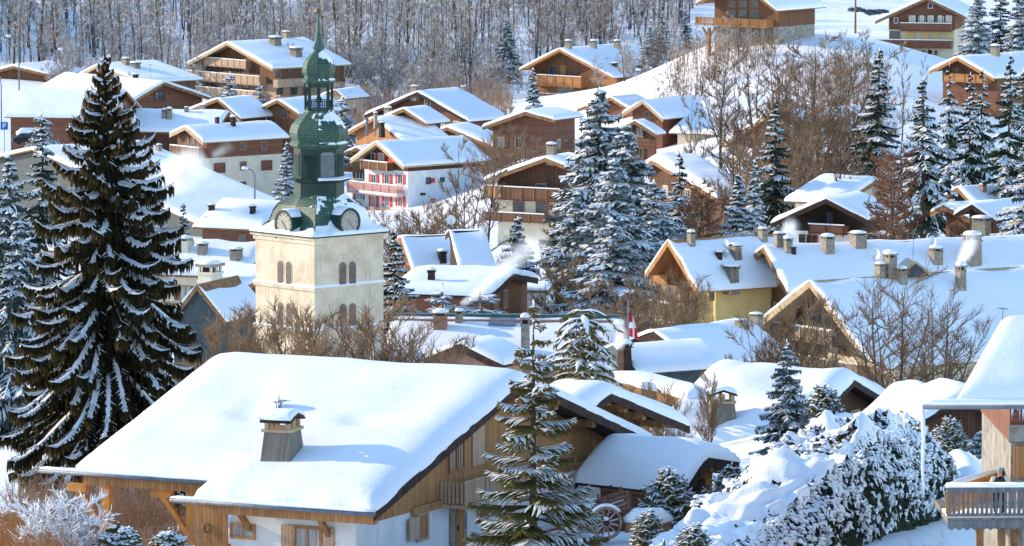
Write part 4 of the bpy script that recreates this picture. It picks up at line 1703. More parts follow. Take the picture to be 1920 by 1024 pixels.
        for q in range(12):
            an = q * math.pi / 6
            c_, s_ = math.cos(an), math.sin(an)
            w_ = .035 if q % 3 else .055
            l0, l1 = rr * .72, rr * .93
            mb.bar((c_ * l0, yk + .04, zk + s_ * l0), (c_ * l1, yk + .04, zk + s_ * l1), w_, .015)
        mb.build('numerals', cl)
        mb = MB().mat(M_TGREY)
        mb.bar((0, yk + .02, zk), (.30, yk + .02, zk - .40), .05, .02)
        mb.bar((0, yk + .018, zk), (-.22, yk + .018, zk + .20), .05, .02)
        mb.build('hands', cl)
        mb = MB().mat(M_SNOW); mb.smooth = True
        for y_ in (yk + .02, yk + .2, yk + .9, yk + 1.7):
            for j in range(9):
                an = R(25) + R(130) * j / 8
                r_ = rr + .14 + .10 * math.sin(math.pi * j / 8) * (1 if y_ > yk + .1 else .3)
                mb.v.append((r_ * math.cos(an), y_, zk + r_ * math.sin(an)))
        for i in range(3):
            for j in range(8):
                a = i * 9 + j
                mb.f.append((a, a + 1, a + 10, a + 9)); mb.m.append(0)
        mb.build('snow_cap', cl)
    # octagonal louvred drum; vertices towards the camera
    ro = R(-90)
    pxm = 1 / sc
    def ring_h(y): return Z(y)
    # lower collar
    z_a, z_b, z_c, z_d = Z(364), Z(338), Z(275), Z(262)
    rD = 49 * pxm
    me = oct_shell(M_TGREEN, [(rD * 1.02, Z(384)), (rD * .98, z_a), (rD * .96, z_b - .1), (rD * 1.18, z_b), (rD * 1.22, z_b + .12), (rD * 1.02, z_b + .17), (rD * .97, z_b + .2), (rD * .97, z_c)], 8, ro)
    drum = att(me, 'louvred_drum')
    mb = MB().mat(M_SNOW)
    mb.smooth = False
    for j in (0, 1, 2, 5):
        a0, a1 = ro + j * math.pi / 4, ro + (j + 1) * math.pi / 4
        r0, r1 = rD * .99, rD * 1.21
        if j == 5: pass
        mb.add([(r0 * math.cos(a0), r0 * math.sin(a0), z_b + .17), (r0 * math.cos(a1), r0 * math.sin(a1), z_b + .17), (r1 * math.cos(a1), r1 * math.sin(a1), z_b + .13), (r1 * math.cos(a0), r1 * math.sin(a0), z_b + .13),
                (r0 * math.cos(a0), r0 * math.sin(a0), z_b + .30), (r0 * math.cos(a1), r0 * math.sin(a1), z_b + .30), (r1 * math.cos(a1), r1 * math.sin(a1), z_b + .19), (r1 * math.cos(a0), r1 * math.sin(a0), z_b + .19)],
               [(4, 7, 6, 5), (3, 2, 6, 7), (0, 4, 5, 1), (0, 3, 7, 4), (1, 5, 6, 2)])
    mb.build('snow_strip', drum)
    ap = rD * .97 * math.cos(math.pi / 8)
    hw = rD * .97 * math.sin(math.pi / 8)
    for j in range(8):
        an = ro + (j + .5) * math.pi / 4
        m = M_TGREY if j == 0 else M_TGREEN
        mb = MB().mat(m)
        za, zb_ = z_b + .35, z_c - .28
        w_ = hw * .74
        mb.prism([(x, z) for x, z in ([(-w_, za), (w_, za), (w_, zb_ - .12), (w_ * .6, zb_), (-w_ * .6, zb_), (-w_, zb_ - .12)])], -ap - .03, -ap - .004)
        nl = 13
        for q in range(nl):
            zz = za + (zb_ - za - .1) * (q + .6) / nl
            mb.add([(-w_ * .95, -ap - .02, zz), (w_ * .95, -ap - .02, zz), (w_ * .95, -ap - .10, zz - .08), (-w_ * .95, -ap - .10, zz - .08)], [(0, 1, 2, 3)])
        o = mb.build('louvre', drum)
        o.matrix_local = Matrix.Rotation(an + math.pi / 2, 4, 'Z')
    # big onion
    def onion(zs, rs):
        return [(r * pxm, Z(y)) for y, r in zip(zs, rs)]
    me = oct_shell(M_COPPERS, onion([277, 272, 268, 264, 256, 248, 240, 232, 224, 216, 210, 206], [49, 55.5, 55, 51.5, 54.5, 55.5, 54, 50, 43, 34, 28, 26]), 8, ro)
    on = att(me, 'onion_dome')
    # lantern: floor, eight posts, railing
    mb = MB().mat(M_TGREEN)
    rl = 26 * pxm
    zl0, zl1 = Z(206), Z(155)
    mb.lathe([(rl, zl0 - .1), (rl, zl0 + .12)], 8, rot=ro)
    for j in range(8):
        an = ro + j * math.pi / 4
        x, y = rl * .95 * math.cos(an), rl * .95 * math.sin(an)
        mb.bar((x, y, zl0), (x, y, zl1), .17)
        an2 = ro + (j + 1) * math.pi / 4
        x2, y2 = rl * .95 * math.cos(an2), rl * .95 * math.sin(an2)
        for zz in (zl0 + .2, zl0 + .62):
            mb.bar((x, y, zz), (x2, y2, zz), .05)
        mb.bar((x, y, zl1 - .15), (x2, y2, zl1 - .15), .1, .25)
        for q in range(1, 5):
            t = q / 5
            mb.bar((x + (x2 - x) * t, y + (y2 - y) * t, zl0 + .2), (x + (x2 - x) * t, y + (y2 - y) * t, zl0 + .62), .04)
    lan = mb.build('lantern', root)
    mb = MB().mat(M_DARKBOARD); mb.smooth = True
    zt = zl0 + .5
    mb.lathe([(.28, zt), (.22, zt + .08), (.17, zt + .3), (.08, zt + .4), (.02, zt + .8)], 12)
    mb.build('bell', lan)
    me = oct_shell(M_COPPERS, onion([157, 153, 150, 146, 142, 136, 128, 120, 112, 104, 98, 93], [26, 32, 32, 27.5, 28, 31, 31.5, 30, 25.5, 18, 12, 9]), 8, ro)
    on2 = att(me, 'onion_dome')
    me = oct_shell(M_COPPER, onion([94, 90, 87, 84, 76, 66, 50, 34, 26], [9.5, 12, 11.5, 10, 7, 5, 3, 1.8, 1.3]), 8, ro)
    sp = att(me, 'spire')
    mb = MB().mat(mat_noise('gilt_ball', (.10, .05, .025), (.24, .12, .05), 2, .35)); mb.smooth = True
    rb = 5.6 * pxm
    zb_ = Z(21)
    mb.lathe([(rb * math.sin(math.pi * i / 10) + .002, zb_ - rb * math.cos(math.pi * i / 10)) for i in range(11)], 14)
    mb.build('ball', sp)
    mb = MB().mat(M_METAL)
    mb.tube([(0, 0, zb_), (0, 0, zb_ + 1.6)], .03, 5)
    mb.bar((-.3, 0, zb_ + 1.2), (.3, 0, zb_ + 1.2), .05)
    mb.build('cross', sp)
    # lightning wire down the dome
    mb = MB().mat(M_DARK)
    pts = [(r * pxm * 1.03, Z(y)) for y, r in zip([88, 93, 98, 104, 112, 120, 128, 136, 143, 154, 156, 206, 209, 214, 222, 232, 240, 248, 258, 271, 276, 338, 364], [11.5, 9.5, 12, 18, 25, 29.5, 31, 30.5, 29, 31, 27, 26, 27, 32, 41, 49, 53.5, 55, 54.5, 55, 51, 48, 48])]
    mb.tube([(0, -r, z) for r, z in pts], .02, 4, False)
    mb.build('lightning_wire', root)
church()
# ================================================================== VILLAGE HOUSES (far to near)
def V(*a, **k):
    k.setdefault('T', .42); k.setdefault('step', 1.2); k.setdefault('rough', .06)
    k.setdefault('fo', 1.1); k.setdefault('eo', .9); k.setdefault('trim', M_BEAM)
    return House(*a, far=True, **k)

# -- top right chalet on the slope with glazed gable
h = V('timber_chalet', 'large glazed chalet with long balcony on the slope at the top edge', A=(1385, -42), phi=-38, d=430, EL=(1305, 6), ER=(1457, 20), Bx=1478, upper=M_BROWNWOOD, lower=M_STONE, split=(1400, 48), fo=2.6, eo=1.5)
h.L = h.L
for x in (1364, 1385, 1407):
    h.win('front', x, 2, x + 15, 13, bars=0, frame=M_BEAM)
    h.win('front', x, 19, x + 15, 34, bars=0, frame=M_BEAM)
for x in (1386, 1412, 1436):
    h.win('front', x, 54, x + 12, 79, bars=0, frame=M_BEAM)
h.balcony('front', 1316, 33, 1450, 47, 1.6, M_HONEY, 'bars', snow=False)
for px in (1340,):
    a_, z_ = h.pl('front', px, 50)
    mb = MB().mat(M_BEAM); mb.box(a_ - .2, a_ + .2, -1.6, -1.2, -2, z_ - .1); mb.bar((a_, -1.4, z_ - 1.6), (a_ - 1.2, -1.4, z_ - .1), .25); mb.bar((a_, -1.4, z_ - 1.6), (a_ + 1.0, -1.4, z_ - .1), .25)
    mb.build('post', h.root)
# -- cream and brown chalet, gable to the camera
h = V('timber_chalet', 'tall brown and cream chalet with shuttered upper floors at the top right', A=(1738, -8), phi=-12, d=458, EL=(1641, 40), ER=(1812, 32), L=14, eo=2.0, upper=M_REDWOOD, lower=M_CREAM, split=(1720, 56))
h.win('front', 1677, 34, 1683, 43, frame=M_WHITE, bars=0); h.win('front', 1741, 6, 1748, 15, frame=M_WHITE, bars=0)
for x in (1704, 1722, 1738, 1757, 1772): h.panel('front', x, 29, x + 13, 42, M_CREAM, .02)
for x in (1719, 1734, 1753, 1768): h.win('front', x, 30, x + 4, 42, frame=M_DARKBOARD, bars=0)
for x in (1700, 1728, 1750, 1773): h.panel('front', x, 60, x + 15, 74, M_YELLOW, .02, .08, 'shutter')
h.panel('front', 1668, 58, 1688, 74, M_GREYWOOD, .02)
h.balcony('front', 1690, 43, 1786, 57, 1.2, M_REDWOOD); h.balcony('front', 1640, 74, 1786, 88, 1.6, M_REDWOOD)
h.win('front', 1729, 96, 1733, 102, bars=0, frame=M_BEAM); h.win('front', 1753, 96, 1757, 102, bars=0, frame=M_BEAM); h.panel('front', 1740, 94, 1747, 116, M_DARKBOARD, 0, .06, 'door')
for px in (1654, 1681):
    a_, z_ = h.pl('front', px, 90)
    mb = MB().mat(M_BEAM); mb.box(a_ - .15, a_ + .15, -1.5, -1.2, -2, z_ - .1); mb.bar((a_, -1.35, z_ - 1.2), (a_ - .8, -1.35, z_ - .1), .2); mb.build('post', h.root)
# -- right chalet with orange balcony
h = V('timber_chalet', 'small orange brown chalet half hidden by the firs near the right edge', A=(1795, 103), phi=-42, d=405, EL=(1743, 133), ER=(1864, 147), Bx=1935, upper=M_BROWNWOOD, lower=M_REDWOOD, split=(1800, 152), fo=1.8, trim=M_HONEY)
h.chim('rr', 1866, 104, 15, 20, 'stone')
h.balcony('front', 1778, 138, 1860, 152, 1.3, M_ORANGEH, snow=False)
h.win('front', 1788, 128, 1796, 137, bars=0)
# -- orange chalet on the hillside, centre right
h = V('timber_chalet', 'big orange timber chalet with wide roof on the hillside below the wood', A=(1049, 88), phi=-40, d=480, EL=(974, 131), ER=(1150, 146), Bx=1182, upper=M_BROWNWOOD, lower=M_ORANGE, split=(1060, 143), fo=2.2, trim=M_HONEY, eo=1.0)
h.balcony('front', 1004, 141, 1100, 160, 1.5, M_ORANGEH); h.balcony('front', 1014, 176, 1095, 190, 1.4, M_ORANGEH)
h.win('front', 1030, 124, 1046, 140, bars=1); h.panel('front', 1050, 122, 1062, 142, M_ORANGE, 0, .08, 'shutter'); h.win('front', 1045, 163, 1075, 176, glass=M_CURTAIN, bars=2)
h.win('right', 1219, 156, 1231, 169, frame=M_ORANGE, glass=M_ORANGE, bars=0)
for x in (1066, 1113, 1157): h.chim('rr', x, 90, 11, 15, 'stone')
h.chim('rr', 1153, 126, 11, 9, 'dark')
# -- large hotel chalet behind the spire
h = V('timber_chalet', 'large balconied timber chalet with pale eaves behind the church spire', A=(425, 76), phi=-50, d=480, EL=(352, 119), ER=(511, 129), Bx=572, upper=M_BROWNWOOD, lower=M_PALEWOOD, split=(440, 152), fo=2.2, trim=M_TANBOARD)
h.balcony('front', 392, 110, 472, 124, 1.2, M_PALEWOOD); h.balcony('front', 362, 137, 500, 153, 1.5, M_PALEWOOD); h.balcony('front', 372, 166, 500, 182, 1.5, M_PALEWOOD)
for x in (400, 430, 455): h.win('front', x, 126, x + 12, 137, bars=1)
for x in (395, 425, 455): h.win('front', x, 156, x + 12, 168, bars=1)
h.balcony('right', 512, 146, 600, 160, 1.2, M_PALEWOOD, snow=False); h.balcony('right', 508, 178, 600, 188, 1.2, M_PALEWOOD, snow=False)
for x in (515, 540, 565): h.win('right', x, 133, x + 10, 146, bars=0)
for x in (518, 545, 568): h.win('right', x, 163, x + 12, 177, bars=0)
h.chim('rr', 516, 84, 22, 16, 'louvre'); h.chim('rr', 555, 106, 22, 18, 'louvre'); h.chim('rr', 537, 68, 14, 10, 'stone')
h.dish('rr', 540, 88, 4, -20); h.dish('rr', 550, 88, 4, -20)
# -- far left
h = V('wooden_barn', 'long brown board barn under snow at the far left edge', A=(25, 120), phi=-30, d=485, EL=(-30, 138), ER=(95, 140), L=10, upper=M_BROWNWOOD, lower=M_BROWNWOOD, cat='barn', eo=.4)
h = V('snowy_chalet', 'wide snow roofed house with two stone chimneys below the left wood', A=(182, 118), phi=-48, d=470, EL=(130, 150), ER=(270, 155), Bx=292, upper=M_BROWNWOOD, lower=M_CREAM, trim=M_TANBOARD)
h.chim('rr', 236, 122, 13, 14, 'stone'); h.chim('rr', 254, 128, 18, 12, 'louvre'); h.chim('rr', 254, 150, 11, 12, 'dark'); h.dish('rr', 245, 146, 6, -30); h.aerial('rr', 282, 148, 28)
h = V('timber_chalet', 'reddish brown gabled chalet with a broad bright roof behind the tall spruce', A=(308, 150), phi=40, d=440, ER=(396, 184), EL=(238, 196), Bx=122, upper=M_REDWOOD, lower=M_REDWOOD, split=1)
h.win('front', 290, 172, 307, 186, bars=1, frame=M_DARKBOARD); h.win('front', 290, 203, 302, 213, bars=0, frame=M_DARKBOARD)
h = V('wooden_barn', 'low brown barn with a plain square snow roof left of the spruce', A=(236, 166), phi=78, d=415, EL=(222, 222), w=8.5, Bx=40, upper=M_REDWOOD, lower=M_REDWOOD, split=.5, cat='barn', eo=.5, fo=.6)
h = V('snowy_chalet', 'low house with three snow capped chimneys in front of the reddish gable', A=(430, 205), phi=-78, d=398, ER=(448, 254), w=8, L=14, upper=M_SLATE, lower=M_SLATE, split=.5) if False else None
h = V('snowy_chalet', 'long low house whose roof carries three snow capped chimneys', A=(428, 205), phi=76, d=416, EL=(412, 250), w=7, Bx=235, upper=M_DARKWOOD, lower=M_CREAM, split=.5, eo=.6)
h.chim('rl', 309, 222, 12, 18, 'stone'); h.chim('rl', 318, 224, 10, 22, 'stone'); h.chim('rl', 350, 210, 9, 10, 'stone')
h = V('snowy_chalet', 'low gabled house between the long roof and the hotel chalet', A=(408, 181), phi=-40, d=425, EL=(338, 212), ER=(452, 222), Bx=470, upper=M_DARKWOOD, lower=M_DARKWOOD, split=.5)
h.chim('rr', 380, 206, 10, 10, 'stone')
h = V('village_house', 'white and brown house with snowy roof left of the onion dome', A=(347, 233), phi=-52, d=386, EL=(318, 252), ER=(381, 267), Bx=508, upper=M_REDWOOD, lower=M_CREAM, split=(388, 297), fo=.9, eo=.5, cat='house', trim=M_TANBOARD)
h.win('right', 402, 307, 421, 323, frame=M_REDWOOD, glass=M_REDWOOD, bars=0); h.win('right', 451, 304, 461, 318, bars=0); h.win('right', 491, 302, 509, 318, frame=M_REDWOOD, glass=M_REDWOOD, bars=0)
h.win('right', 450, 268, 460, 280, bars=0); h.win('right', 490, 266, 499, 281, bars=0); h.win('right', 452, 342, 460, 350, frame=M_REDWOOD, glass=M_REDWOOD, bars=0)
h.balcony('front', 333, 274, 386, 290, 1.2, M_BROWNWOOD); h.balcony('front', 340, 300, 386, 322, 1.0, M_HONEY, snow=False)
h.win('front', 350, 258, 354, 276, bars=0); h.win('front', 360, 260, 365, 279, bars=0)
h.chim('rr', 437, 237, 10, 20, 'dark'); h.chim('rr', 407, 228, 8, 10, 'dark')
h = V('sports_hall', 'huge plain blue shaded snow roof behind the tall spruce', A=(268, 262), phi=128, d=372, EL=(548, 420), w=40, Bx=60, T=.5, upper=M_SLATE, lower=M_SLATE, split=.5, cat='hall', eo=.5, fo=.5, rough=.04)
h.chim('rl', 281, 290, 11, 22, 'stone'); h.chim('rl', 298, 284, 10, 14, 'stone')
h = V('snowy_chalet', 'cottage with humped snow roof and red brown wall left of the clocks', A=(545, 376), phi=66, d=300, EL=(505, 432), w=6.2, Bx=413, upper=M_REDWOOD, lower=M_REDWOOD, split=.5, T=.6, eo=.5, fo=.6, rough=.12)
h.win('left', 449, 441, 460, 457, bars=0); h.chim('rl', 397, 398, 13, 16, 'dark'); h.chim('rl', 474, 402, 12, 18, 'dark')
# lower left group
h = V('snowy_chalet', 'flat broad snowy roof crowded with small stone chimneys beside the tall spruce', A=(500, 452), phi=74, d=262, EL=(482, 520), w=7, Bx=318, upper=M_CREAM, lower=M_CREAM, split=.5, T=.6, rough=.14)
h.chim('rl', 348, 472, 22, 28, 'white'); h.chim('rl', 380, 476, 20, 22, 'stone'); h.chim('rl', 443, 486, 24, 22, 'stone'); h.dish('rl', 357, 466, 9, -10)
h = V('village_house', 'cream house with tall chimney breast and dark red window left of the tower', A=(520, 497), phi=60, d=236, EL=(480, 535), w=4.5, Bx=428, upper=M_REDWOOD, lower=M_CREAM, split=1.2, cat='house', T=.3)
h.win('left', 441, 546, 458, 566, frame=M_REDWOOD, bars=1)
add_chimney(h.roof, *[h.pl('left', 410, 560)[i] * 0 + v for i, v in enumerate((h.wallL - 1.4, h.pl('left', 412, 560)[0]))], h.pl('left', 412, 572)[1], 1.7, 3.6, 'white')
h = V('wooden_barn', 'small dark slate gable peeping out beside the tall spruce', A=(370, 528), phi=-22, d=212, EL=(318, 600), ER=(424, 602), L=7, upper=M_SLATE, lower=M_SLATE, split=.5, cat='barn', T=.25, eo=.2, fo=.3)
# behind tower
h = V('timber_chalet', 'brown gabled chalet partly hidden by the church lantern', A=(520, 183), phi=-42, d=425, EL=(482, 206), ER=(562, 214), Bx=612, upper=M_BROWNWOOD, lower=M_BROWNWOOD, split=.5)
h.win('front', 528, 207, 540, 220, bars=1)
h = V('snowy_chalet', 'little snow roofed annexe peeping out right of the church lantern', A=(628, 165), phi=-35, d=462, EL=(600, 180), ER=(650, 186), L=6, upper=M_CREAM, lower=M_CREAM, split=.5)
h = V('timber_chalet', 'broad chalet with red brown gable and sweeping roof right of the church lantern', A=(783, 168), phi=-40, d=415, EL=(684, 216), ER=(880, 228), Bx=858, upper=M_REDWOOD, lower=M_REDWOOD, split=.5, fo=1.8, trim=M_DARKBOARD)
h.chim('rl', 778, 172, 14, 12, 'stone'); h.chim('rr', 869, 170, 9, 9, 'stone')
h = V('timber_chalet', 'small chalet nested under the broad red brown gable', A=(757, 199), phi=-38, d=392, EL=(718, 220), ER=(800, 232), Bx=800, upper=M_REDWOOD, lower=M_REDWOOD, split=.5)
h.chim('rl', 727, 222, 12, 22, 'stone')
h = V('snowy_chalet', 'wide snow roof with orange board wall just right of the louvred drum', A=(700, 216), phi=-62, d=392, EL=(648, 250), ER=(768, 276), Bx=790, upper=M_ORANGE, lower=M_ORANGE, split=.5, rough=.1)
h.chim('rr', 688, 240, 9, 16, 'metal'); h.chim('rr', 716, 240, 11, 12, 'dark'); h.chim('rr', 704, 224, 7, 14, 'stone')
h = V('timber_chalet', 'chalet with bright humped roof above the red shuttered house', A=(838, 232), phi=-35, d=402, EL=(778, 262), ER=(950, 285), Bx=880, upper=M_DARKWOOD, lower=M_DARKWOOD, split=.5, T=.6, rough=.14)
h.chim('rl', 796, 256, 13, 17, 'stone')
h = V('timber_chalet', 'orange brown chalet with long verge beside the frosted fir', A=(985, 205), phi=-30, d=385, EL=(905, 238), ER=(1040, 225), Bx=1040, upper=M_REDWOOD, lower=M_REDWOOD, split=.5)
h = V('wooden_barn', 'orange plank outbuilding behind the bell tower louvres', A=(668, 272), phi=-35, d=388, EL=(640, 290), ER=(712, 296), Bx=725, upper=M_ORANGE, lower=M_CREAM, split=(680, 322), cat='barn')
h.balcony('front', 640, 310, 690, 320, 1, M_BROWNWOOD, snow=False)
# red shuttered house
h = V('village_house', 'tall white house with bright red shutters and dark wooden gable', A=(705, 261), phi=-50, d=380, EL=(657, 301), ER=(757, 313), Bx=868, upper=M_DARKWOOD, lower=M_WHITE, split=(730, 318), cat='house', fo=1.5, eo=1.0, trim=M_TANBOARD)
h.win('front', 697, 288, 703, 303, frame=M_WHITE, bars=0, shut=None)
h.win('front', 711, 288, 719, 307, frame=M_WHITE, glass=M_CURTAIN, bars=0, shut=M_RED); h.panel('front', 728, 290, 738, 308, M_RED, 0, .08, 'shutter')
h.balcony('front', 688, 302, 738, 316, 1.1, M_BROWNWOOD)
for x in (697, 722, 747):
    h.win('front', x, 328, x + 8, 344, bars=1, shut=M_RED, frame=M_WHITE)
    h.win('front', x, 369, x + 8, 386, bars=1, shut=M_RED, frame=M_WHITE)
M_PINK = mat_noise('faded_red_rail', (.50, .17, .15), (.70, .42, .38), 3, .7)
h.balcony('front', 664, 343, 758, 363, 1.2, M_PINK, 'bars'); h.panel('front', 688, 359, 758, 364, M_WHITE, .1, 1.21, 'balcony_floor')
h.balcony('front', 670, 388, 758, 402, 1.0, M_PINK, 'bars', snow=False)
h.win('right', 800, 334, 806, 344, bars=0, frame=M_DARKBOARD); h.panel('right', 808, 334, 815, 343, M_RED, 0, .06, 'shutter'); h.win('right', 826, 334, 832, 340, bars=0, frame=M_DARKBOARD)
h.win('right', 789, 363, 796, 365, bars=0, frame=M_DARKBOARD); h.win('right', 808, 374, 815, 381, frame=M_RED, glass=M_RED, bars=0)
# mid chalets
h = V('timber_chalet', 'brown chalet with snow lined balconies left of the large blue firs', A=(1022, 291), phi=-30, d=338, EL=(908, 337), ER=(1110, 330), Bx=1070, upper=M_DARKWOOD, lower=M_CREAM, split=(970, 376), fo=1.6)
h.chim('rl', 1034, 290, 16, 22, 'stone')
h.balcony('front', 918, 350, 1060, 371, 1.4, M_BROWNWOOD); h.balcony('front', 920, 398, 1030, 413, 1.3, M_BROWNWOOD)
h.win('front', 963, 378, 982, 396, bars=1); h.win('front', 1006, 380, 1028, 398, bars=1); h.win('front', 1006, 345, 1024, 352, bars=0)
mb = MB().mat(M_ORANGE)
a0, a1, z0, z1 = h.rect('front', 924, 346, 951, 368)
n_ = 8
for i in range(n_):
    t0, t1 = i / n_, (i + 1) / n_
    f0, f1 = .05 * math.sin(i * 2.1), .05 * math.sin((i + 1) * 2.1)
    mb.add([(a0 + (a1 - a0) * t0, -1.52 + f0, z1 - .05), (a0 + (a1 - a0) * t1, -1.52 + f1, z1 - .05), (a0 + (a1 - a0) * t1, -1.54 + f1, z0 + .1 * math.sin(i)), (a0 + (a1 - a0) * t0, -1.54 + f0, z0 + .1 * math.sin(i))], [(0, 3, 2, 1)])
o_ = mb.build('blanket'); o_.location = h.o; o_.rotation_euler = (0, 0, h.p)
tag(o_, 'orange blanket hung over a chalet balcony rail to air', 'blanket')
h = V('snowy_chalet', 'plain blue shaded roof behind the firs in the middle distance', A=(1222, 290), phi=-62, d=352, EL=(1196, 318), ER=(1345, 372), Bx=1305, T=.8, upper=M_DARKWOOD, lower=M_DARKWOOD, split=.5, rough=.2)
h = V('timber_chalet', 'red brown gabled cottage below the orange hillside chalet', A=(1205, 184), phi=-38, d=400, EL=(1167, 213), ER=(1243, 223), Bx=1306, upper=M_REDWOOD, lower=M_REDWOOD, split=.5, trim=M_TANBOARD)
h.win('front', 1210, 210, 1217, 220, bars=0)
h = V('snowy_chalet', 'low snow mound roof left of the red brown cottage', A=(1145, 178), phi=-45, d=420, EL=(1082, 205), ER=(1185, 208), Bx=1195, upper=M_REDWOOD, lower=M_REDWOOD, split=.5)
h = V('garden_shed', 'tiny snow capped shed under the red brown cottage', A=(1190, 222), phi=-35, d=388, EL=(1165, 240), ER=(1230, 252), Bx=1208, upper=M_REDWOOD, lower=M_REDWOOD, split=.5, cat='shed')
h = V('snowy_chalet', 'large bright roof with a white dish among bare trees', A=(1480, 181), phi=64, d=402, EL=(1395, 255), w=13, Bx=1328, upper=M_CREAM, lower=M_CREAM, split=.5)
h.dish('rl', 1318, 190, 5, 0)
h = V('snowy_chalet', 'blue shaded roof with pale verge behind the dark firs', A=(1446, 205), phi=-44, d=385, EL=(1348, 275), ER=(1500, 268), Bx=1605, upper=M_BROWNWOOD, lower=M_CREAM, split=1, trim=M_TANBOARD)
h = V('snowy_chalet', 'gleaming white roof behind the black gabled chalet', A=(1640, 330), phi=60, d=300, EL=(1585, 382), w=8, Bx=1538, upper=M_CREAM, lower=M_CREAM, split=.5, T=.6)
h = V('timber_chalet', 'black timber gabled chalet with brown balcony and white ground floor', A=(1549, 366), phi=-28, d=275, EL=(1446, 419), ER=(1625, 412), Bx=1610, upper=M_BLACKWOOD, lower=M_WHITE, split=(1530, 434), fo=1.6, trim=M_DARKBOARD)
h.balcony('front', 1526, 420, 1592, 436, 1.2, M_REDWOOD); h.win('front', 1500, 441, 1508, 460, bars=0, frame=M_DARKBOARD); h.win('front', 1514, 442, 1532, 462, bars=1, frame=M_REDWOOD, glass=M_DARKBOARD)
h.win('front', 1550, 398, 1562, 418, bars=1, frame=M_DARKBOARD)
h = V('snowy_chalet', 'blue shaded roof with smoking stub chimney near the right edge', A=(1795, 345), phi=-58, d=300, EL=(1765, 372), ER=(1835, 392), Bx=1880, upper=M_DARKWOOD, lower=M_DARKWOOD, split=.5)
h.chim('rr', 1843, 358, 12, 14, 'brick')
h = V('snowy_chalet', 'wide snowy roof with dark verge below the right hand firs', A=(1770, 378), phi=-60, d=268, EL=(1745, 398), ER=(1855, 428), Bx=1868, upper=M_DARKWOOD, lower=M_DARKWOOD, split=.5)
h = V('snowy_chalet', 'roof with exposed dark barge board against the right edge', A=(1823, 376), phi=-34, d=262, EL=(1790, 402), ER=(1868, 415), Bx=1930, upper=M_DARKWOOD, lower=M_DARKWOOD, split=.5, trim=M_DARKBOARD)
h.chim('rr', 1840, 432, 30, 26, 'stone')
# yellow chalet
h = V('timber_chalet', 'yellow walled chalet with orange timber gable and stacked balconies', A=(1253, 443), phi=-58, d=215, EL=(1211, 514), ER=(1309, 546), Bx=1478, upper=M_ORANGE, lower=M_YELLOW, split=(1290, 528), fo=2.2, eo=1.0, T=.35, trim=M_HONEY, step=.6)
h.balcony('front', 1244, 512, 1275, 532, 1.1, M_HONEY, snow=False); h.balcony('front', 1268, 533, 1308, 560, 1.5, M_GREYWOOD, 'solid', snow=False)
h.balcony('front', 1252, 566, 1308, 592, 1.6, M_GREYWOOD, 'bars'); h.panel('front', 1296, 566, 1306, 596, M_ORANGE, 0, .08, 'door'); h.win('front', 1262, 545, 1272, 562, bars=1)
h.balcony('front', 1250, 596, 1296, 606, 1.2, M_CREAM, snow=False)
h.win('right', 1330, 548, 1337, 562, bars=0, frame=M_ORANGE)
h.chim('rr', 1296, 456, 14, 24, 'stone'); h.chim('rr', 1379, 482, 26, 28, 'cowl', 0); h.chim('rr', 1348, 486, 13, 16, 'dark'); h.chim('rr', 1371, 520, 28, 24, 'louvre')
h.dish('rr', 1361, 466, 8, -40); h.dish('rr', 1361, 486, 8, -40)
h.chim('rr', 1430, 446, 16, 20, 'stone')
# long roof behind with many chimneys
h = V('village_house', 'very long snow roof carrying a row of stone chimneys and a dish', A=(1432, 455), phi=-68, d=215, EL=(1412, 480), ER=(1478, 548), Bx=2050, upper=M_BROWNWOOD, lower=M_CREAM, split=.5, cat='house', T=.4, eo=.6, step=1.0, rough=.08)
for (x, y, w_, h_, s_) in ((1477, 470, 17, 26, 'stone'), (1552, 468, 24, 28, 'stone'), (1609, 456, 30, 22, 'stone'), (1459, 455, 16, 20, 'stone'), (1823, 492, 32, 56, 'stone'), (1755, 492, 24, 30, 'stone'), (1487, 474, 12, 14, 'dark')):
    h.chim('rr', x, y, w_, h_, s_)
h.dish('rr', 1641, 492, 12, -30); h.dish('rr', 1750, 462, 7, -30); h.aerial('rr', 1712, 480, 46)
# big grey brown gabled farmhouse
h = V('farmhouse', 'big weathered farmhouse with huge snowy roof behind bare trees on the right', A=(1519, 519), phi=-57, d=190, EL=(1389, 632), ER=(1642, 692), Bx=2050, upper=M_GREYWOOD, lower=M_CREAM, split=(1560, 650), fo=2.4, eo=1.2, T=.32, trim=M_TANBOARD, step=.6, rough=.07)
h.upper_mat = 1
h.balcony('front', 1472, 610, 1590, 634, 1.3, M_GREYWOOD); h.balcony('front', 1420, 664, 1640, 690, 1.4, M_GREYWOOD)
for x in (1495, 1530, 1575): h.win('front', x, 640, x + 16, 664, bars=1)
h.panel('front', 1454, 650, 1470, 664, M_COPPER, 0, .06, 'shutter'); h.win('front', 1562, 588, 1578, 612, bars=0)
h.chim('rr', 1801, 542, 18, 48, 'stone'); h.chim('rr', 1668, 512, 24, 40, 'stone'); h.chim('rr', 1650, 512, 18, 20, 'stone'); h.chim('rr', 1690, 528, 20, 28, 'stone')
h.aerial('rr', 1880, 612, 36)
# little dormer gable with slate patches
x_, y_, z_ = h.pl('rr', 1712, 508)
dm = MB().mat(M_SLATE)
dm.prism([(-1.0, 0), (1.0, 0), (0, .9)], -1.0, 2.6)
o_ = dm.build('dormer', h.roof); o_.location = (x_, y_, z_ - .25); o_.rotation_euler = (0, 0, R(62))
dm = MB().mat(M_TANBOARD)
dm.prism([(-1.15, -.08), (0, .86), (1.15, -.08), (1.15, .1), (0, 1.04), (-1.15, .1)], -1.12, -1.02)
o2 = dm.build('bargeboard', h.roof); o2.location = o_.location; o2.rotation_euler = o_.rotation_euler
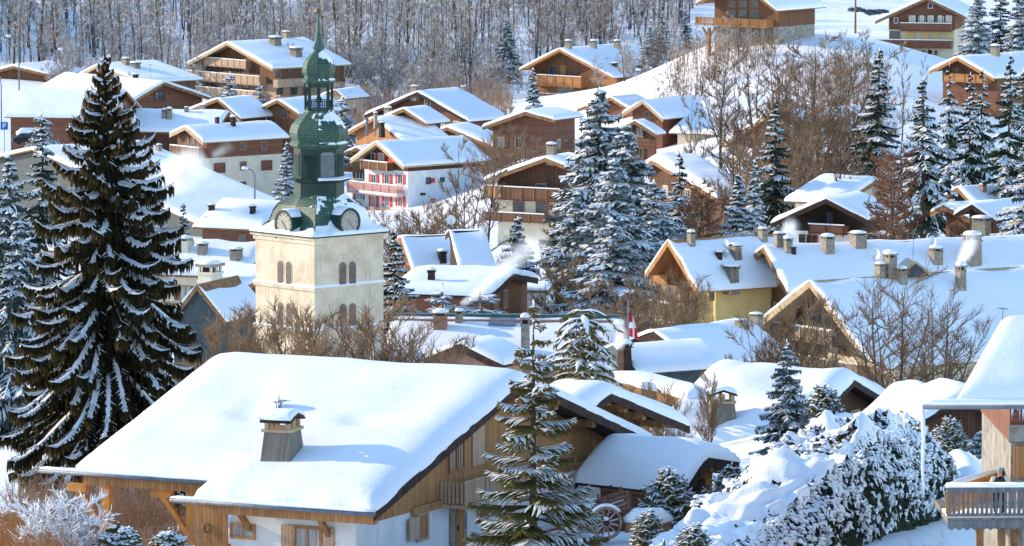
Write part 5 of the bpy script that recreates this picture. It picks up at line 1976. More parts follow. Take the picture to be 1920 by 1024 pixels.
# gap in the snow where the lower roof steps
# centre roofs
h = V('village_house', 'beige house with broad blue shaded roof right of the flag', A=(1226, 612), phi=-45, d=186, EL=(1170, 645), ER=(1322, 702), Bx=1400, upper=M_TAN, lower=M_TAN, split=.5, cat='house', trim=M_DARKBOARD, eo=.8, fo=.9)
h.chim('rr', 1386, 612, 14, 14, 'stone'); h.chim('rr', 1418, 604, 22, 18, 'stone')
h = V('village_house', 'pink gabled house end just above the foreground ridge', A=(864, 636), phi=-32, d=165, EL=(800, 672), ER=(944, 684), Bx=925, upper=M_PINKY, lower=M_PINKY, split=.5, cat='house', trim=M_DARKBOARD, T=.35, eo=.4, fo=.5)
h = V('village_house', 'long building with green copper ridge and ragged snow behind the pink gable', A=(1160, 592), phi=86, d=196, EL=(1156, 690), w=9, Bx=736, upper=M_PINKY, lower=M_PINKY, split=.5, cat='house', T=.3, eo=.4, fo=.5, trim=M_COPPER)
for (x, y, w_, h_, s_) in ((826, 616, 32, 34, 'brick'), (861, 606, 18, 26, 'stone'), (985, 660, 20, 70, 'stone'), (1160, 655, 22, 52, 'stone')):
    h.chim('rl', x, y, w_, h_, s_)
mb = MB().mat(M_COPPER); mb.box(-.35, .35, h.y0 - .1, h.y1 + .1, h.H0 - .25, h.H0 + .30); mb.build('copper_ridge', h.roof)
mb = MB().mat(M_BRICKY); mb.box(-1.5, -.91, h.y0, h.y1, h.H0 - 1, h.H0 + .05); mb.build('brick_band', h.roof)
x_, y_, z_ = h.pl('rl', 942, 606)
mb = MB().mat(M_METAL); mb.box(-.7, .7, -.9, .9, 0, .12); o_ = mb.build('skylight', h.roof); o_.location = (x_, y_, z_ + .02); o_.rotation_euler = (0, -math.atan(h.hl0 / h.wl), 0)
# lower roofs mid centre
h = V('snowy_chalet', 'shaded roof with dark cowl just right of the church tower', A=(752, 437), phi=-70, d=246, EL=(742, 452), ER=(776, 512), Bx=856, upper=M_DARKWOOD, lower=M_CREAM, split=.5, eo=.5, fo=.5, T=.35)
h.chim('rr', 829, 490, 18, 22, 'dark')
h = V('snowy_chalet', 'steep plain snow roof with a dark verge in front of the bare tree', A=(842, 427), phi=-76, d=243, EL=(836, 440), ER=(862, 505), Bx=908, upper=M_DARKBOARD, lower=M_DARKBOARD, split=.5, eo=.3, fo=.3, T=.35, trim=M_DARKBOARD)
h.dish('rr', 846, 424, 9, -10)
h = V('timber_chalet', 'low brown chalet with thick snow roof and slim chimney right of the tower', A=(962, 503), phi=74, d=226, EL=(944, 556), w=7, Bx=776, upper=M_REDWOOD, lower=M_REDWOOD, split=.5, eo=.5, fo=.7, T=.55, rough=.1, trim=M_DARKBOARD)
h.chim('rl', 809, 527, 16, 24, 'dark')
h = V('garden_shed', 'flat walled white snow block beside the brown chalet', A=(1034, 528), phi=80, d=232, EL=(1030, 545), w=2.4, Bx=964, upper=M_WHITE, lower=M_WHITE, split=.5, eo=.1, fo=.1, T=.3, cat='shed')
h = V('snowy_chalet', 'grey shed with slanting snow stripes below the flag', A=(1150, 640), phi=-60, d=170, EL=(1135, 655), ER=(1200, 700), Bx=1170, L=6, upper=M_SLATE, lower=M_SLATE, split=.5, eo=.2, fo=.3, T=.3, trim=M_SLATE)
h.chim('rr', 1171, 676, 26, 36, 'dark')
h = V('village_house', 'low snowy roof in the hollow behind the second timber gable', A=(1150, 700), phi=-60, d=155, EL=(1105, 715), ER=(1290, 750), Bx=1215, upper=M_DARKWOOD, lower=M_DARKWOOD, split=.5, cat='house', T=.5)
h.chim('rr', 1132, 712, 40, 26, 'cowl')

_r = random.Random(4)
for _h in ALLH:
    if _h is not NEAR: auto_windows(_h, _r)
# flag on its pole in front of the beige house
b_ = gpix(1180, 180)
zt = P(1178, 563, 360).z; zp0 = b_.z
mb = MB().mat(M_METAL); mb.tube([(0, 0, -1), (0, 0, zt - zp0)], [.09, .05], 8)
fp = mb.build('flagpole'); fp.location = (P(1178, 563, 360).x, 360, zp0)
tag(fp, 'grey pole carrying the red and white flag in the village centre', 'flagpole')
M_FLAG, _nt, _out = new_mat('flag_cloth')
_tc = N(_nt, 'ShaderNodeTexCoord'); _sx = N(_nt, 'ShaderNodeSeparateXYZ'); _nt.links.new(_tc.outputs['Generated'], _sx.inputs[0])
_a = math_n(_nt, 'COMPARE', _sx.outputs[0], .45); _a.node.inputs[2].default_value = .09
_b = math_n(_nt, 'COMPARE', _sx.outputs[2], .5); _b.node.inputs[2].default_value = .10
bsdf(_nt, _out, mixc(_nt, math_n(_nt, 'MAXIMUM', _a, _b), (.62, .02, .04), (.8, .8, .8)), .8)
mb = MB().mat(M_FLAG); mb.smooth = True
zh = P(1178, 582, 360).z - zp0; zl_ = P(1178, 630, 360).z - zp0
for i in range(7):
    for j in range(11):
        u, v = i / 6, j / 10
        mb.v.append((.06 + (.25 + .35 * v) * u, .10 * math.sin(u * 9 + v * 2), zh + (zl_ - zh) * v - u * .35 * (1 - v * .3)))
for i in range(6):
    for j in range(10):
        a = i * 11 + j
        mb.f.append((a, a + 1, a + 12, a + 11)); mb.m.append(0)
fl = mb.build('flag'); fl.location = fp.location
tag(fl, 'red flag with a white cross hanging limp from its pole', 'flag')
# ================================================================== TREES
# ---- the tall hanging spruce on the left
def hero_spruce():
    r = random.Random(11)
    d = 128
    H = 19.8
    bx_, by_, _ = top_at(203, 100, d, H)
    topz = P(203, 100, d * DS).z
    z0 = topz - H
    root = empty('tall_spruce', (bx_, by_, z0))
    tag(root, 'towering dark weeping spruce with snow lined branches at the left', 'tree')
    tr = MB().mat(M_BARK); tr.smooth = True
    tr.tube([(0, 0, H * t - (2.5 if t == 0 else 0)) for t in (0, .2, .45, .7, .9, 1)], [.36, .30, .22, .13, .05, .015], 9)
    fo = MB().mat(M_HEROND)
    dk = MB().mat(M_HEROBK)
    sn = MB().mat(M_CLUMP); sn.smooth = True
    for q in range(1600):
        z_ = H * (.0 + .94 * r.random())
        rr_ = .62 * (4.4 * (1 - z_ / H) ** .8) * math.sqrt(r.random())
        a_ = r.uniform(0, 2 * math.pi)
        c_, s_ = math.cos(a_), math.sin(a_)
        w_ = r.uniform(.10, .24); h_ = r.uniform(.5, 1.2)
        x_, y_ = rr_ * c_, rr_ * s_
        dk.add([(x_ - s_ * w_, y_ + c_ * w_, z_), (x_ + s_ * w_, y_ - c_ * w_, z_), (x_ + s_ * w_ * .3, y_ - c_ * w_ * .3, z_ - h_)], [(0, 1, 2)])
    nwh = 47
    for i in range(nwh):
        t = .015 + .975 * (i + .5) / nwh
        nb = 8 if t < .7 else 7
        # crown radius: photo widths, in metres
        Rr = np.interp(t, [0, .08, .2, .35, .5, .62, .75, .82, .88, .94, 1], [4.6, 5.3, 5.2, 4.8, 4.3, 3.6, 2.6, 2.0, 1.25, .62, .12])
        for b in range(nb):
            az = 2 * math.pi * (b + r.random() * .9) / nb + i * 1.1
            L = Rr * r.uniform(.74, 1.12)
            ca, sa = math.cos(az), math.sin(az)
            zb = H * t + r.uniform(-.2, .2)
            dr = np.interp(t, [0, .3, .6, .85, 1], [1.12, .92, .52, .22, .05]) * r.uniform(.8, 1.2)
            up = np.interp(t, [0, .5, 1], [.12, .10, .25])
            bend = r.uniform(-.25, .25)
            def pt(s):
                k = L * (s - .06 * s * s)
                a = az + bend * s * s
                return Vector((math.cos(a) * k, math.sin(a) * k, zb + L * (up * s - dr * s ** 1.35 + .26 * s ** 5)))
            K = 9
            main = [pt(q / K) for q in range(K + 1)]
            tr.tube([main[0], main[3], main[6], main[9]], [.05 + L * .008, .035, .022, .01], 4, False)
            # snow riding on the branch
            sd_ = r.random()
            if sd_ < .93:
                w0 = r.uniform(.08, .16) * (1 if t < .8 else .7)
                a0 = r.choice((1, 2, 2, 3))
                pts, wid = [], []
                n = int((K - a0) * 2.2)
                for q in range(n + 1):
                    s = (a0 + (K - a0) * q / n) / K
                    p = pt(s)
                    p.z += .075
                    pts.append(p)
                    wid.append(w0 * (.5 + .9 * math.sin(math.pi * min(1, s * 1.02)) ** .6) * r.uniform(.7, 1.3))
                wid[-1] = .02
                sn.tent(pts, wid, .9)
                sn.tent([(p[0], p[1], p[2] - .04) for p in pts], [w * .55 for w in wid], -.6)
            # side shoots carrying the curtains
            n = max(5, int(L / .17))
            for q in range(n):
                s = .06 + .94 * (q + r.random() * .7) / n
                p0 = pt(s)
                a = az + bend * s * s
                side_l = (.20 + .55 * (1 - s)) * min(1, L / 2.5) * r.uniform(.6, 1.2)
                for sg in (-1, 1):
                    aa = a + sg * r.uniform(.75, 1.25)
                    c2, s2 = math.cos(aa), math.sin(aa)
                    e = p0 + Vector((c2 * side_l, s2 * side_l, -side_l * r.uniform(.25, .6)))
                    m = p0.lerp(e, .5) + Vector((0, 0, .05))
                    fo.tent([p0, m, e], [.05, .07, .035], 1.2)
                    if r.random() < .16:
                        sn.tent([(m.x, m.y, m.z + .05), (e.x, e.y, e.z + .05)], [r.uniform(.02, .05), .015], .8)
                    # curtains: hanging sprays
                    for k in range(5):
                        u = r.random()
                        h0 = p0.lerp(e, u)
                        hl = r.uniform(.14, .46) * (1.1 if t < .75 else .8)
                        w = r.uniform(.020, .042)
                        dx, dy = r.uniform(-.07, .07), r.uniform(-.07, .07)
                        an = r.random() * 6.28
                        cw, sw = math.cos(an) * w, math.sin(an) * w
                        fo.add([(h0.x - cw, h0.y - sw, h0.z + .02), (h0.x + cw, h0.y + sw, h0.z + .02),
                                (h0.x + cw * 1.2 + dx * .5, h0.y + sw * 1.2 + dy * .5, h0.z - hl * .5), (h0.x - cw * 1.2 + dx * .5, h0.y - sw * 1.2 + dy * .5, h0.z - hl * .5),
                                (h0.x + dx, h0.y + dy, h0.z - hl)], [(0, 1, 2, 3), (3, 2, 4)])
                # curtain right under the limb
                for k in range(3):
                    s3 = min(1, s + r.uniform(-.04, .04))
                    h0 = pt(s3)
                    hl = r.uniform(.2, .62) * (1.1 if t < .75 else .7)
                    w = .04
                    an = r.random() * 6.28
                    cw, sw = math.cos(an) * w, math.sin(an) * w
                    fo.add([(h0.x - cw, h0.y - sw, h0.z), (h0.x + cw, h0.y + sw, h0.z), (h0.x + cw, h0.y + sw, h0.z - hl * .6), (h0.x - cw, h0.y - sw, h0.z - hl * .6), (h0.x, h0.y, h0.z - hl)], [(0, 1, 2, 3), (3, 2, 4)])
            if t > .6 and r.random() < .7:      # cones in the top
                for q in range(3):
                    p0 = pt(r.uniform(.6, 1))
                    fo.mat(M_CONE)
                    fo.tube([(p0.x, p0.y, p0.z - .05), (p0.x, p0.y, p0.z - .22), (p0.x, p0.y, p0.z - .34)], [.03, .06, .012], 5)
                    fo.mat(M_HEROND)
    fo.tube([(0, 0, H * .97), (0, 0, H + .35)], [.07, .01], 5, False)
    for b, n in ((tr, 'trunk'), (fo, 'foliage'), (dk, 'inner_foliage'), (sn, 'snow_load')):
        b.build(n, root)
    return root
hero_spruce()

# ---- the nearer fir standing before the chalet gable
def near_fir():
    H = 12.6
    me = conifer_mesh(21, H, 3.3, nwh=25, nbr=6, mat=M_NEARND, snow=.8, gap=.16, wid=.085, fall=.26, tipup=.12, prof=.85, cone=True, dens=2.4, bare=.0)
    b = gpix(1000, 107)
    top = P(1002, 572, 107 * DS).z
    t = place('spruce', me, b.x, b.y, 'slender snow dusted spruce with cones standing before the foreground chalet gable', sc=1, z=top - H)
    return t
near_fir()

# ---- prototypes
PROTO = {}
def proto(key, H, *a, **k):
    PROTO[key] = (conifer_mesh(*a, **k), H)
proto('fir_a', 14, 31, 14, 4.3, nwh=27, nbr=8, mat=M_NEEDLEB, snow=.8, gap=.05, wid=.17, fall=.55)
proto('fir_b', 14, 32, 14, 5.2, nwh=27, nbr=9, mat=M_NEEDLEB, snow=.8, gap=.08, wid=.20, fall=.75, tipup=.2)
proto('fir_c', 15, 33, 15, 3.9, nwh=24, nbr=6, mat=M_NEEDLE, snow=.8, gap=.12, wid=.17, fall=.5)
proto('fir_d', 12, 34, 12, 3.0, nwh=24, nbr=6, mat=M_NEEDLE, snow=.9, gap=.08, wid=.15, fall=.45)
proto('fir_e', 15, 35, 15, 4.0, nwh=20, nbr=5, mat=M_NEEDLE, snow=.9, gap=.25, wid=.17, fall=.9, bare=.16, tipup=.25)
proto('fir_w', 13, 36, 13, 3.9, nwh=24, nbr=7, mat=M_NEEDLEB, snow=1.4, gap=.03, wid=.21, fall=.5)
proto('young', 4, 37, 4, 1.25, nwh=15, nbr=6, mat=M_NEEDLEB, snow=1.1, gap=.05, wid=.075, fall=.2, prof=.8, dens=1.0)
PROTO['larch'] = (bare_mesh(41, 14, 3.4, nb=52, sub=7, tw=5, barkm=M_BARK, twigm=M_LARCH, low=.08, upness=.05, twr=.03, twig_len=1.1, wob=.10), 14)
PROTO['larch_b'] = (bare_mesh(42, 12, 3.2, nb=60, sub=7, tw=5, barkm=M_BARK, twigm=M_LARCH, low=.05, upness=-.05, twr=.035, twig_len=1.2, wob=.10), 12)

CON = 'snow covered firs in the village'
def T(key, px, py, d, label, wx=1.0, cat='tree', name=None, rz=None, group=None):
    me, H = PROTO[key]
    x, y, k = top_at(px, py, d, H)
    nm = name or ('larch' if 'larch' in key else 'fir_tree')
    return place(nm, me, x, y, label, cat, group, sc=k * wx, sz=k, rz=rnd.uniform(0, 6.28) if rz is None else rz, tilt=rnd.uniform(-.035, .035))

T('fir_b', 1128, 168, 262, 'huge blue green fir with drooping snow laden boughs in the middle of the village', 1.15, rz=1)
T('fir_b', 1180, 232, 252, 'second huge fir merging with its taller neighbour, boughs bowed by snow', 1.25, rz=2.2)
T('fir_a', 1095, 250, 266, 'narrower fir behind the left flank of the two huge firs', 1.0, rz=4)
T('fir_b', 1215, 340, 245, 'broad low fir filling the foot of the two huge firs', 1.5, rz=5)
T('fir_b', 1150, 300, 240, 'lowest fir of the huge clump, boughs touching the thicket', 1.3, rz=3)
T('fir_b', 1080, 360, 246, 'wide fir at the left skirt of the huge clump', 1.2, rz=6)
T('larch', 1050, 350, 268, 'bare reddish larch tangled in the left skirt of the huge firs', .8)
T('larch_b', 1075, 440, 250, 'brown leafless larch under the huge firs', .8)
T('fir_b', 1155, 410, 226, 'squat fir spreading at the very foot of the huge clump', 1.7, rz=2)
T('fir_w', 1000, 128, 405, 'pale frosted fir standing before the orange hillside chalet', .75)
T('fir_w', 965, 408, 248, 'round topped frosted fir behind the white smoke plume', 1.25)
T('fir_d', 1270, 285, 285, 'slim dark fir against the plain blue roof', .95)
T('fir_c', 1450, 188, 300, 'tall dark fir behind the black gabled chalet', .95)
T('fir_w', 1377, 328, 262, 'short thick frosted fir left of the black gabled chalet', .95)
T('fir_w', 1410, 300, 285, 'bluish fir filling the gap beside the tall dark one', .7)
T('larch', 1325, 320, 270, 'orange brown larch between two firs right of centre', .9)
T('larch_b', 1300, 345, 262, 'second orange larch with snowy lower branches right of centre', .8)
T('fir_c', 1637, 92, 335, 'lone dark fir with layered snowy boughs below the snow bank', .95)
T('fir_e', 1727, 146, 290, 'open fir with long weighed down limbs behind the bare larches', 1.15)
T('larch_b', 1658, 268, 268, 'rusty orange larch beside the long limbed fir', 1.0)
T('larch', 1676, 262, 262, 'thin larch with a straight dark trunk and snowy limbs', .7)
T('fir_d', 1722, 146, 372, 'small fir seen over the long limbed fir near the chalets', .8)
T('fir_e', 1775, 120, 330, 'sparse fir standing in the row of gaunt firs at the right', .8)
T('fir_c', 1812, 138, 325, 'second of the gaunt firs, with ragged dark boughs', .8)
T('fir_e', 1830, 128, 340, 'gaunt fir in front of the small orange chalet', .8)
T('fir_c', 1882, 102, 300, 'tall gaunt fir whose trunk shows bare at its foot near the right edge', .85)
T('fir_e', 1912, 130, 310, 'rightmost gaunt fir cut by the picture edge', .9)
T('fir_w', 1925, 255, 258, 'frosted fir leaning in at the right edge over the roofs', 1.1)
T('fir_w', 1822, -22, 450, 'dense white frosted fir beside the cream and brown chalet', 1.1)
T('fir_c', 1868, -40, 462, 'dark green fir behind the white frosted one at the top right', 1.0)
T('fir_w', 1902, -30, 440, 'bluish frosted fir in the top right corner', 1.0)
T('fir_a', 1240, 22, 500, 'dark fir at the foot of the wood above the orange chalet', 1.0)
T('fir_w', 1218, 50, 480, 'low spreading snowy fir behind the orange chalet roof', 1.6)
T('fir_d', 1283, 6, 520, 'small fir standing alone on the upper snow slope', .9)
T('fir_a', 950, 35, 500, 'dark fir between bare trees on the hillside', 1.1)
T('fir_w', 541, 268, 345, 'frosted spindly fir beside the onion dome', .9)
T('fir_c', 740, 434, 212, 'dark snowy fir rising behind the right corner of the tower', 1.05)
T('fir_c', 85, 222, 300, 'thin fir poking out left of the tall spruce', .9)
T('fir_b', 12, 288, 215, 'blue grey snowy fir cut by the left edge', .8)
T('fir_b', 40, 400, 190, 'shaded fir low behind the left side of the tall spruce', .8)
T('fir_d', 348, 378, 285, 'little pointed fir in front of the huge plain roof', .8)
T('fir_d', 308, 368, 300, 'tiny fir half behind the tall spruce right side', .8)
T('young', 432, 140, 440, 'young snowy fir in front of the hotel balconies', 1.1)
T('young', 491, 160, 440, 'another young fir in front of the hotel right corner', 1.0)
T('young', 88, 218, 380, 'young frosted conifer before the brown barn', 1.2)
T('young', 640, 186, 420, 'small dark conifer right of the church lantern', 1.4)
T('fir_a', 1476, 638, 122, 'young blue fir in front of the bright roofed chalet', 1.0)
T('young', 825, 545, 206, 'snowy young spruce behind the green copper ridge', 1.3)
T('young', 900, 548, 206, 'wide snowy young spruce right of the copper ridge chimney', 2.0)
T('young', 1395, 930, 118, 'x', 1.0) if False else None

# nodding umbrella topped conifer in the village centre
def nodding():
    r = random.Random(5)
    d = 150
    H = 8.0
    b = gpix(1092, d); top = P(1092, 574, d * DS).z
    root = empty('conifer', (b.x, b.y, top - H)); tag(root, 'small conifer with an umbrella shaped snow crown and brown cones behind the spruce', 'tree')
    tr = MB().mat(M_BARK); tr.tube([(0, 0, -4), (0, 0, H * .6), (.1, 0, H * .92)], [.2, .13, .05], 7)
    fo = MB().mat(M_NEARND); sn = MB().mat(M_CLUMP); sn.smooth = True
    nb = 62
    for i in range(nb):
        u = i / nb
        zt = H * (.96 - .66 * u) + r.uniform(-.1, .1)
        a = i * 2.4 + r.uniform(-.3, .3)
        L = (1.75 if u < .3 else 1.2 + 1.5 * u) * r.uniform(.6, 1.15)
        dp = r.uniform(.45, .8) if u < .3 else r.uniform(.2, .5)
        def pt(s):
            return Vector((math.cos(a) * L * s, math.sin(a) * L * s, zt + .25 * L * s - L * dp * s ** 2.2))
        pts = [pt(q / 5) for q in range(6)]
        fo.tent(pts, [.08, .10, .11, .10, .08, .03], .9)
        wd = r.uniform(.6, 1.3)
        sn.tent([(p.x, p.y, p.z + .10) for p in pts], [.07 * wd, .12 * wd, .14 * wd, .14 * wd, .09 * wd, .02], .6)
        for q in range(16):
            p = pt(r.uniform(.15, 1))
            aa = a + r.choice((-1, 1)) * r.uniform(.5, 1.3); l = r.uniform(.2, .55)
            e = p + Vector((math.cos(aa) * l, math.sin(aa) * l, -.35 * l - .06))
            fo.tent([p, p.lerp(e, .5) + Vector((0, 0, .03)), e], [.06, .07, .02], 1)
            fo.add([(p.x - .04, p.y, p.z), (p.x + .04, p.y, p.z), (e.x, e.y, e.z - r.uniform(.1, .3))], [(0, 1, 2)])
            if r.random() < .5: sn.tent([(p.x, p.y, p.z + .07), (e.x, e.y, e.z + .06)], [.07 * wd, .02], .7)
            if r.random() < .12:
                fo.mat(M_CONE); fo.tube([(e.x, e.y, e.z), (e.x, e.y, e.z - .22)], [.055, .02], 5); fo.mat(M_NEARND)
    for b_, n in ((tr, 'trunk'), (fo, 'branches'), (sn, 'snow_load')): b_.build(n, root)
nodding()

# ---- leafless trees
B1 = bare_mesh(51, 12, 3.6, nb=15, sub=6, tw=5, barkm=M_BARK, twigm=M_TWIG, twr=.03)
B2 = bare_mesh(52, 11, 4.5, nb=18, sub=6, tw=5, fork=3, barkm=M_BARK, twigm=M_TWIG, twr=.03)
B3 = bare_mesh(53, 7, 4.2, nb=26, sub=6, tw=6, fork=6, barkm=M_TWIGB, twigm=M_TWIGB, trunk_r=.14, twr=.014, upness=.8, low=.10, twig_len=.9)
B4 = bare_mesh(54, 7, 3.6, nb=26, sub=6, tw=6, fork=7, barkm=M_TWIGB, twigm=M_TWIGB, trunk_r=.12, twr=.014, upness=.9, low=.12, twig_len=.9)
B5 = bare_mesh(55, 9, 5.6, nb=26, sub=7, tw=6, fork=5, barkm=M_BARK, twigm=M_TWIGB, trunk_r=.20, twr=.014, upness=.5, low=.16, twig_len=1.0)
F1 = bare_mesh(61, 17, 3.6, nb=20, sub=6, tw=5, barkm=M_BARKF, twigm=M_TWIGF, twr=.045, low=.22, upness=.6, trunk_r=.22)
F2 = bare_mesh(62, 16, 4.6, nb=22, sub=6, tw=5, fork=2, barkm=M_BARKF, twigm=M_TWIGF, twr=.045, low=.15, upness=.5, trunk_r=.24)
F3 = bare_mesh(63, 18, 3.0, nb=20, sub=6, tw=4, barkm=M_BARKF, twigm=M_TWIGF, twr=.045, low=.30, upness=.5, trunk_r=.24)
F4 = bare_mesh(64, 10, 4.2, nb=24, sub=6, tw=4, fork=5, barkm=M_TWIGF, twigm=M_TWIGF, twr=.05, low=.1, upness=.7, trunk_r=.16)
F5 = bare_mesh(65, 14, 4.8, nb=20, sub=6, tw=5, fork=3, barkm=M_BARKF, twigm=M_TWIGF, twr=.05, low=.2, upness=.5, trunk_r=.22)

def Bt(me, H, px, py, d, label, wx=1.0, name='bare_tree', cat='tree', rz=None, group=None):
    x, y, k = top_at(px, py, d, H)
    k = max(.2, k)
    return place(name, me, x, y, label, cat, group, sc=k * wx, sz=k, rz=rnd.uniform(0, 6.28) if rz is None else rz)
# before the tower
Bt(B4, 7, 430, 560, 158, 'brown leafless shrub tree between the tall spruce and the tower', 1.0)
Bt(B3, 7, 515, 532, 160, 'leafless many stemmed tree before the lit side of the tower', .9)
Bt(B3, 7, 625, 535, 162, 'spreading leafless tree before the corner of the tower', 1.0, rz=1)
Bt(B4, 7, 715, 540, 160, 'tall leafless brown tree before the shaded side of the tower', 1.05)
Bt(B3, 7, 790, 590, 158, 'leafless tree leaning right of the tower over the ridge', .95, rz=3)
Bt(B4, 7, 570, 585, 150, 'low brown thicket tree peeping over the ridge by the tower', .8)
Bt(B4, 7, 850, 640, 150, 'low snowy twigged bush at the pink gable', .7)
# middle
Bt(B2, 11, 868, 232, 295, 'big snowy limbed bare tree in front of the white house', .9)
Bt(B1, 12, 915, 270, 310, 'bare tree right of the white house', .8)
Bt(B4, 7, 800, 365, 290, 'brown thicket below the red shuttered house', 1.2)
Bt(B4, 7, 845, 375, 285, 'thin brown thicket behind the steep snow roof', 1.1)
Bt(B3, 7, 745, 372, 290, 'thin leafless saplings before the red shutters', 1.0)
Bt(B2, 11, 985, 220, 345, 'brown bare tree left of the huge firs', .9)
Bt(B2, 11, 940, 260, 350, 'wide frosted bare tree above the balconied chalet', .8)
Bt(B2, 11, 1540, 38, 360, 'large spreading bare tree in front of the snow bank', 1.25)
Bt(B2, 11, 1480, 90, 350, 'bare tree left of the large spreading one', 1.0)
Bt(B1, 12, 1412, 88, 380, 'frosted bare tree under the glazed chalet', .9)
Bt(B1, 12, 1352, 92, 370, 'straight bare tree between the two hillside chalets', .8)
Bt(B2, 11, 1385, 130, 340, 'bare tree with pale twigs above the bright dish roof', .9)
Bt(B2, 11, 1300, 150, 360, 'brown bush like tree right of the orange chalet', .7)
Bt(B3, 7, 1500, 150, 345, 'ochre brown thicket below the snow bank', 1.6)
Bt(B3, 7, 1560, 165, 340, 'second ochre thicket beneath the large spreading tree', 1.5)
Bt(B3, 7, 1440, 215, 320, 'tangled bare bush around the pale verge', 1.2)
Bt(B1, 12, 1686, 90, 380, 'skinny bare tree below the cream and brown chalet', .5)
Bt(B1, 12, 1722, 100, 385, 'upright pair of bare stems below the brown chalet door', .4)
Bt(B1, 12, 1560, 215, 300, 'frosted bare tree on the shaded bank above the gleaming roof', .8)
Bt(B2, 11, 1500, 225, 310, 'bare tree beside the dark fir on the shaded bank', .8)
Bt(B2, 11, 1600, 240, 305, 'snow dusted bare tree left of the rusty larch', .8)
Bt(B3, 7, 1180, 500, 205, 'bare bush tangled at the foot of the firs by the yellow chalet', 1.4)
Bt(B3, 7, 1240, 480, 212, 'brown bush behind the yellow chalet gable', .9)
Bt(B4, 7, 1060, 470, 228, 'reddish bush between the firs and the white block', 1.0)
Bt(B3, 7, 1210, 560, 200, 'dark bare hedge bush under the yellow chalet', 1.2)
for i, (px, py, d, k, l) in enumerate([(1290, 60, 455, 1, 'twiggy tree on the slope left of the glazed chalet'), (1330, 100, 420, .9, 'small bare tree under the slope left of the glazed chalet'),
    (1455, 60, 400, 1.1, 'many branched bare tree right below the glazed chalet'), (1420, 120, 395, 1.2, 'bushy bare tree on the bank under the glazed chalet'), (1350, 140, 392, 1.2, 'rounded bare bush on the bank above the cottage'),
    (1575, 60, 395, 1.0, 'bare tree at the right end of the snow bank'), (1490, 110, 380, 1.3, 'brown crowned tree in the thicket below the bank'), (1385, 200, 372, 1.1, 'dense brown bush beside the white dish'),
    (1640, 150, 372, .9, 'grey bush left behind the lone dark fir'), (1270, 110, 430, .9, 'thin tree by the side wall of the orange chalet'), (1000, 240, 360, 1.2, 'reddish brown tree above the balconied chalet'),
    (1050, 250, 350, 1.0, 'brown twiggy tree between chalet chimney and firs'), (960, 190, 395, 1.0, 'brown bush below the frosted fir'), (930, 235, 362, .9, 'snow flecked tree above the brown humped roof')]):
    Bt([B2, B5, B2, B1][i % 4], [11, 9, 11, 12][i % 4], px, py, d, l, k)
# right, before the farmhouse
Bt(B5, 9, 1660, 500, 158, 'big spreading bare tree in front of the farmhouse roof', 1.0, rz=.4)
Bt(B5, 9, 1760, 545, 156, 'second spreading bare tree right of the farmhouse gable', .95, rz=2)
Bt(B4, 7, 1500, 540, 165, 'tall thin saplings hiding the farmhouse gable', 1.0)
Bt(B4, 7, 1450, 570, 165, 'thin leafless saplings at the left of the farmhouse gable', .9)
Bt(B3, 7, 1240, 690, 140, 'small bare bush in the hollow behind the timber gable', .8)
Bt(B3, 7, 1160, 690, 142, 'snow flecked bare bush left in the hollow', .8)
Bt(B4, 7, 1330, 690, 146, 'thin reddish bush at the left of the bright roof', .7)
Bt(B4, 7, 1385, 655, 168, 'wispy saplings before the beige house roof', .7)

# ---- the wood on the hillside: every tree its own object
r = random.Random(99)
wood = [F1, F2, F3, F5, F1, F2]
n = 0
tries = 0
while n < 290 and tries < 4000:
    tries += 1
    px = r.uniform(-40, 1290) if r.random() < .62 else r.uniform(960, 1290)
    d = 486 + 150 * r.random() ** 1.25
    x = (px - 960) / F * d * DS
    y = d * DS
    bz = g(x, y)
    qx, qy = proj((x, y, bz))
    if qy > 205: continue
    if qx > 960 and qy > 150 - (qx - 960) * .22: continue
    if 500 < qx < 600 and qy < 60 and r.random() < .85: continue
    if 900 < qx < 975 and qy > 55: continue
    k = r.uniform(.62, 1.12)
    if 150 < qx < 380: me = r.choice([F1, F3, F3, F2])
    elif qx < 150: me = r.choice([F3, F3, F1])
    else: me = r.choice(wood)
    lab = ('dark straight leafless tree in the shaded wood at the upper left' if qx < 360 else
           'frosted leafless tree in the wood behind the church spire' if qx < 960 else
           'pale frosted leafless tree in the wood above the orange chalet')
    grp = 'shaded trees of the upper left wood' if qx < 360 else 'frosted trees behind the spire' if qx < 960 else 'frosted trees above the orange chalet'
    place('wood_tree', me, x, y, lab, 'tree', grp, sc=k, sz=k * r.uniform(.9, 1.1), rz=r.uniform(0, 6.28))
    n += 1
print('WOOD', n)
for i in range(46):
    px = r.uniform(600, 940) if i < 34 else r.uniform(60, 380)
    d = r.uniform(462, 500)
    x = (px - 960) / F * d * DS; y = d * DS
    place('wood_bush', F4, x, y, 'brown frosted bush along the lower edge of the hillside wood', 'bush', 'bushes along the wood edge', sc=r.uniform(.5, .85), rz=r.uniform(0, 6.28))

for i in range(44):
    if i < 16: px, d = r.uniform(1110, 1330), r.uniform(436, 482)
    elif i < 34: px, d = r.uniform(1240, 1480), r.uniform(405, 428)
    else: px, d = r.uniform(1480, 1650), r.uniform(392, 415)
    b = gpix(px, d)
    place('bank_tree', r.choice([F5, F2, B2, F4, B1]), b.x, b.y, 'frosted brown bare tree on the bank below the glazed chalet', 'tree', 'bare trees on the bank below the glazed chalet', sc=r.uniform(.32, .62), rz=r.uniform(0, 6.28))
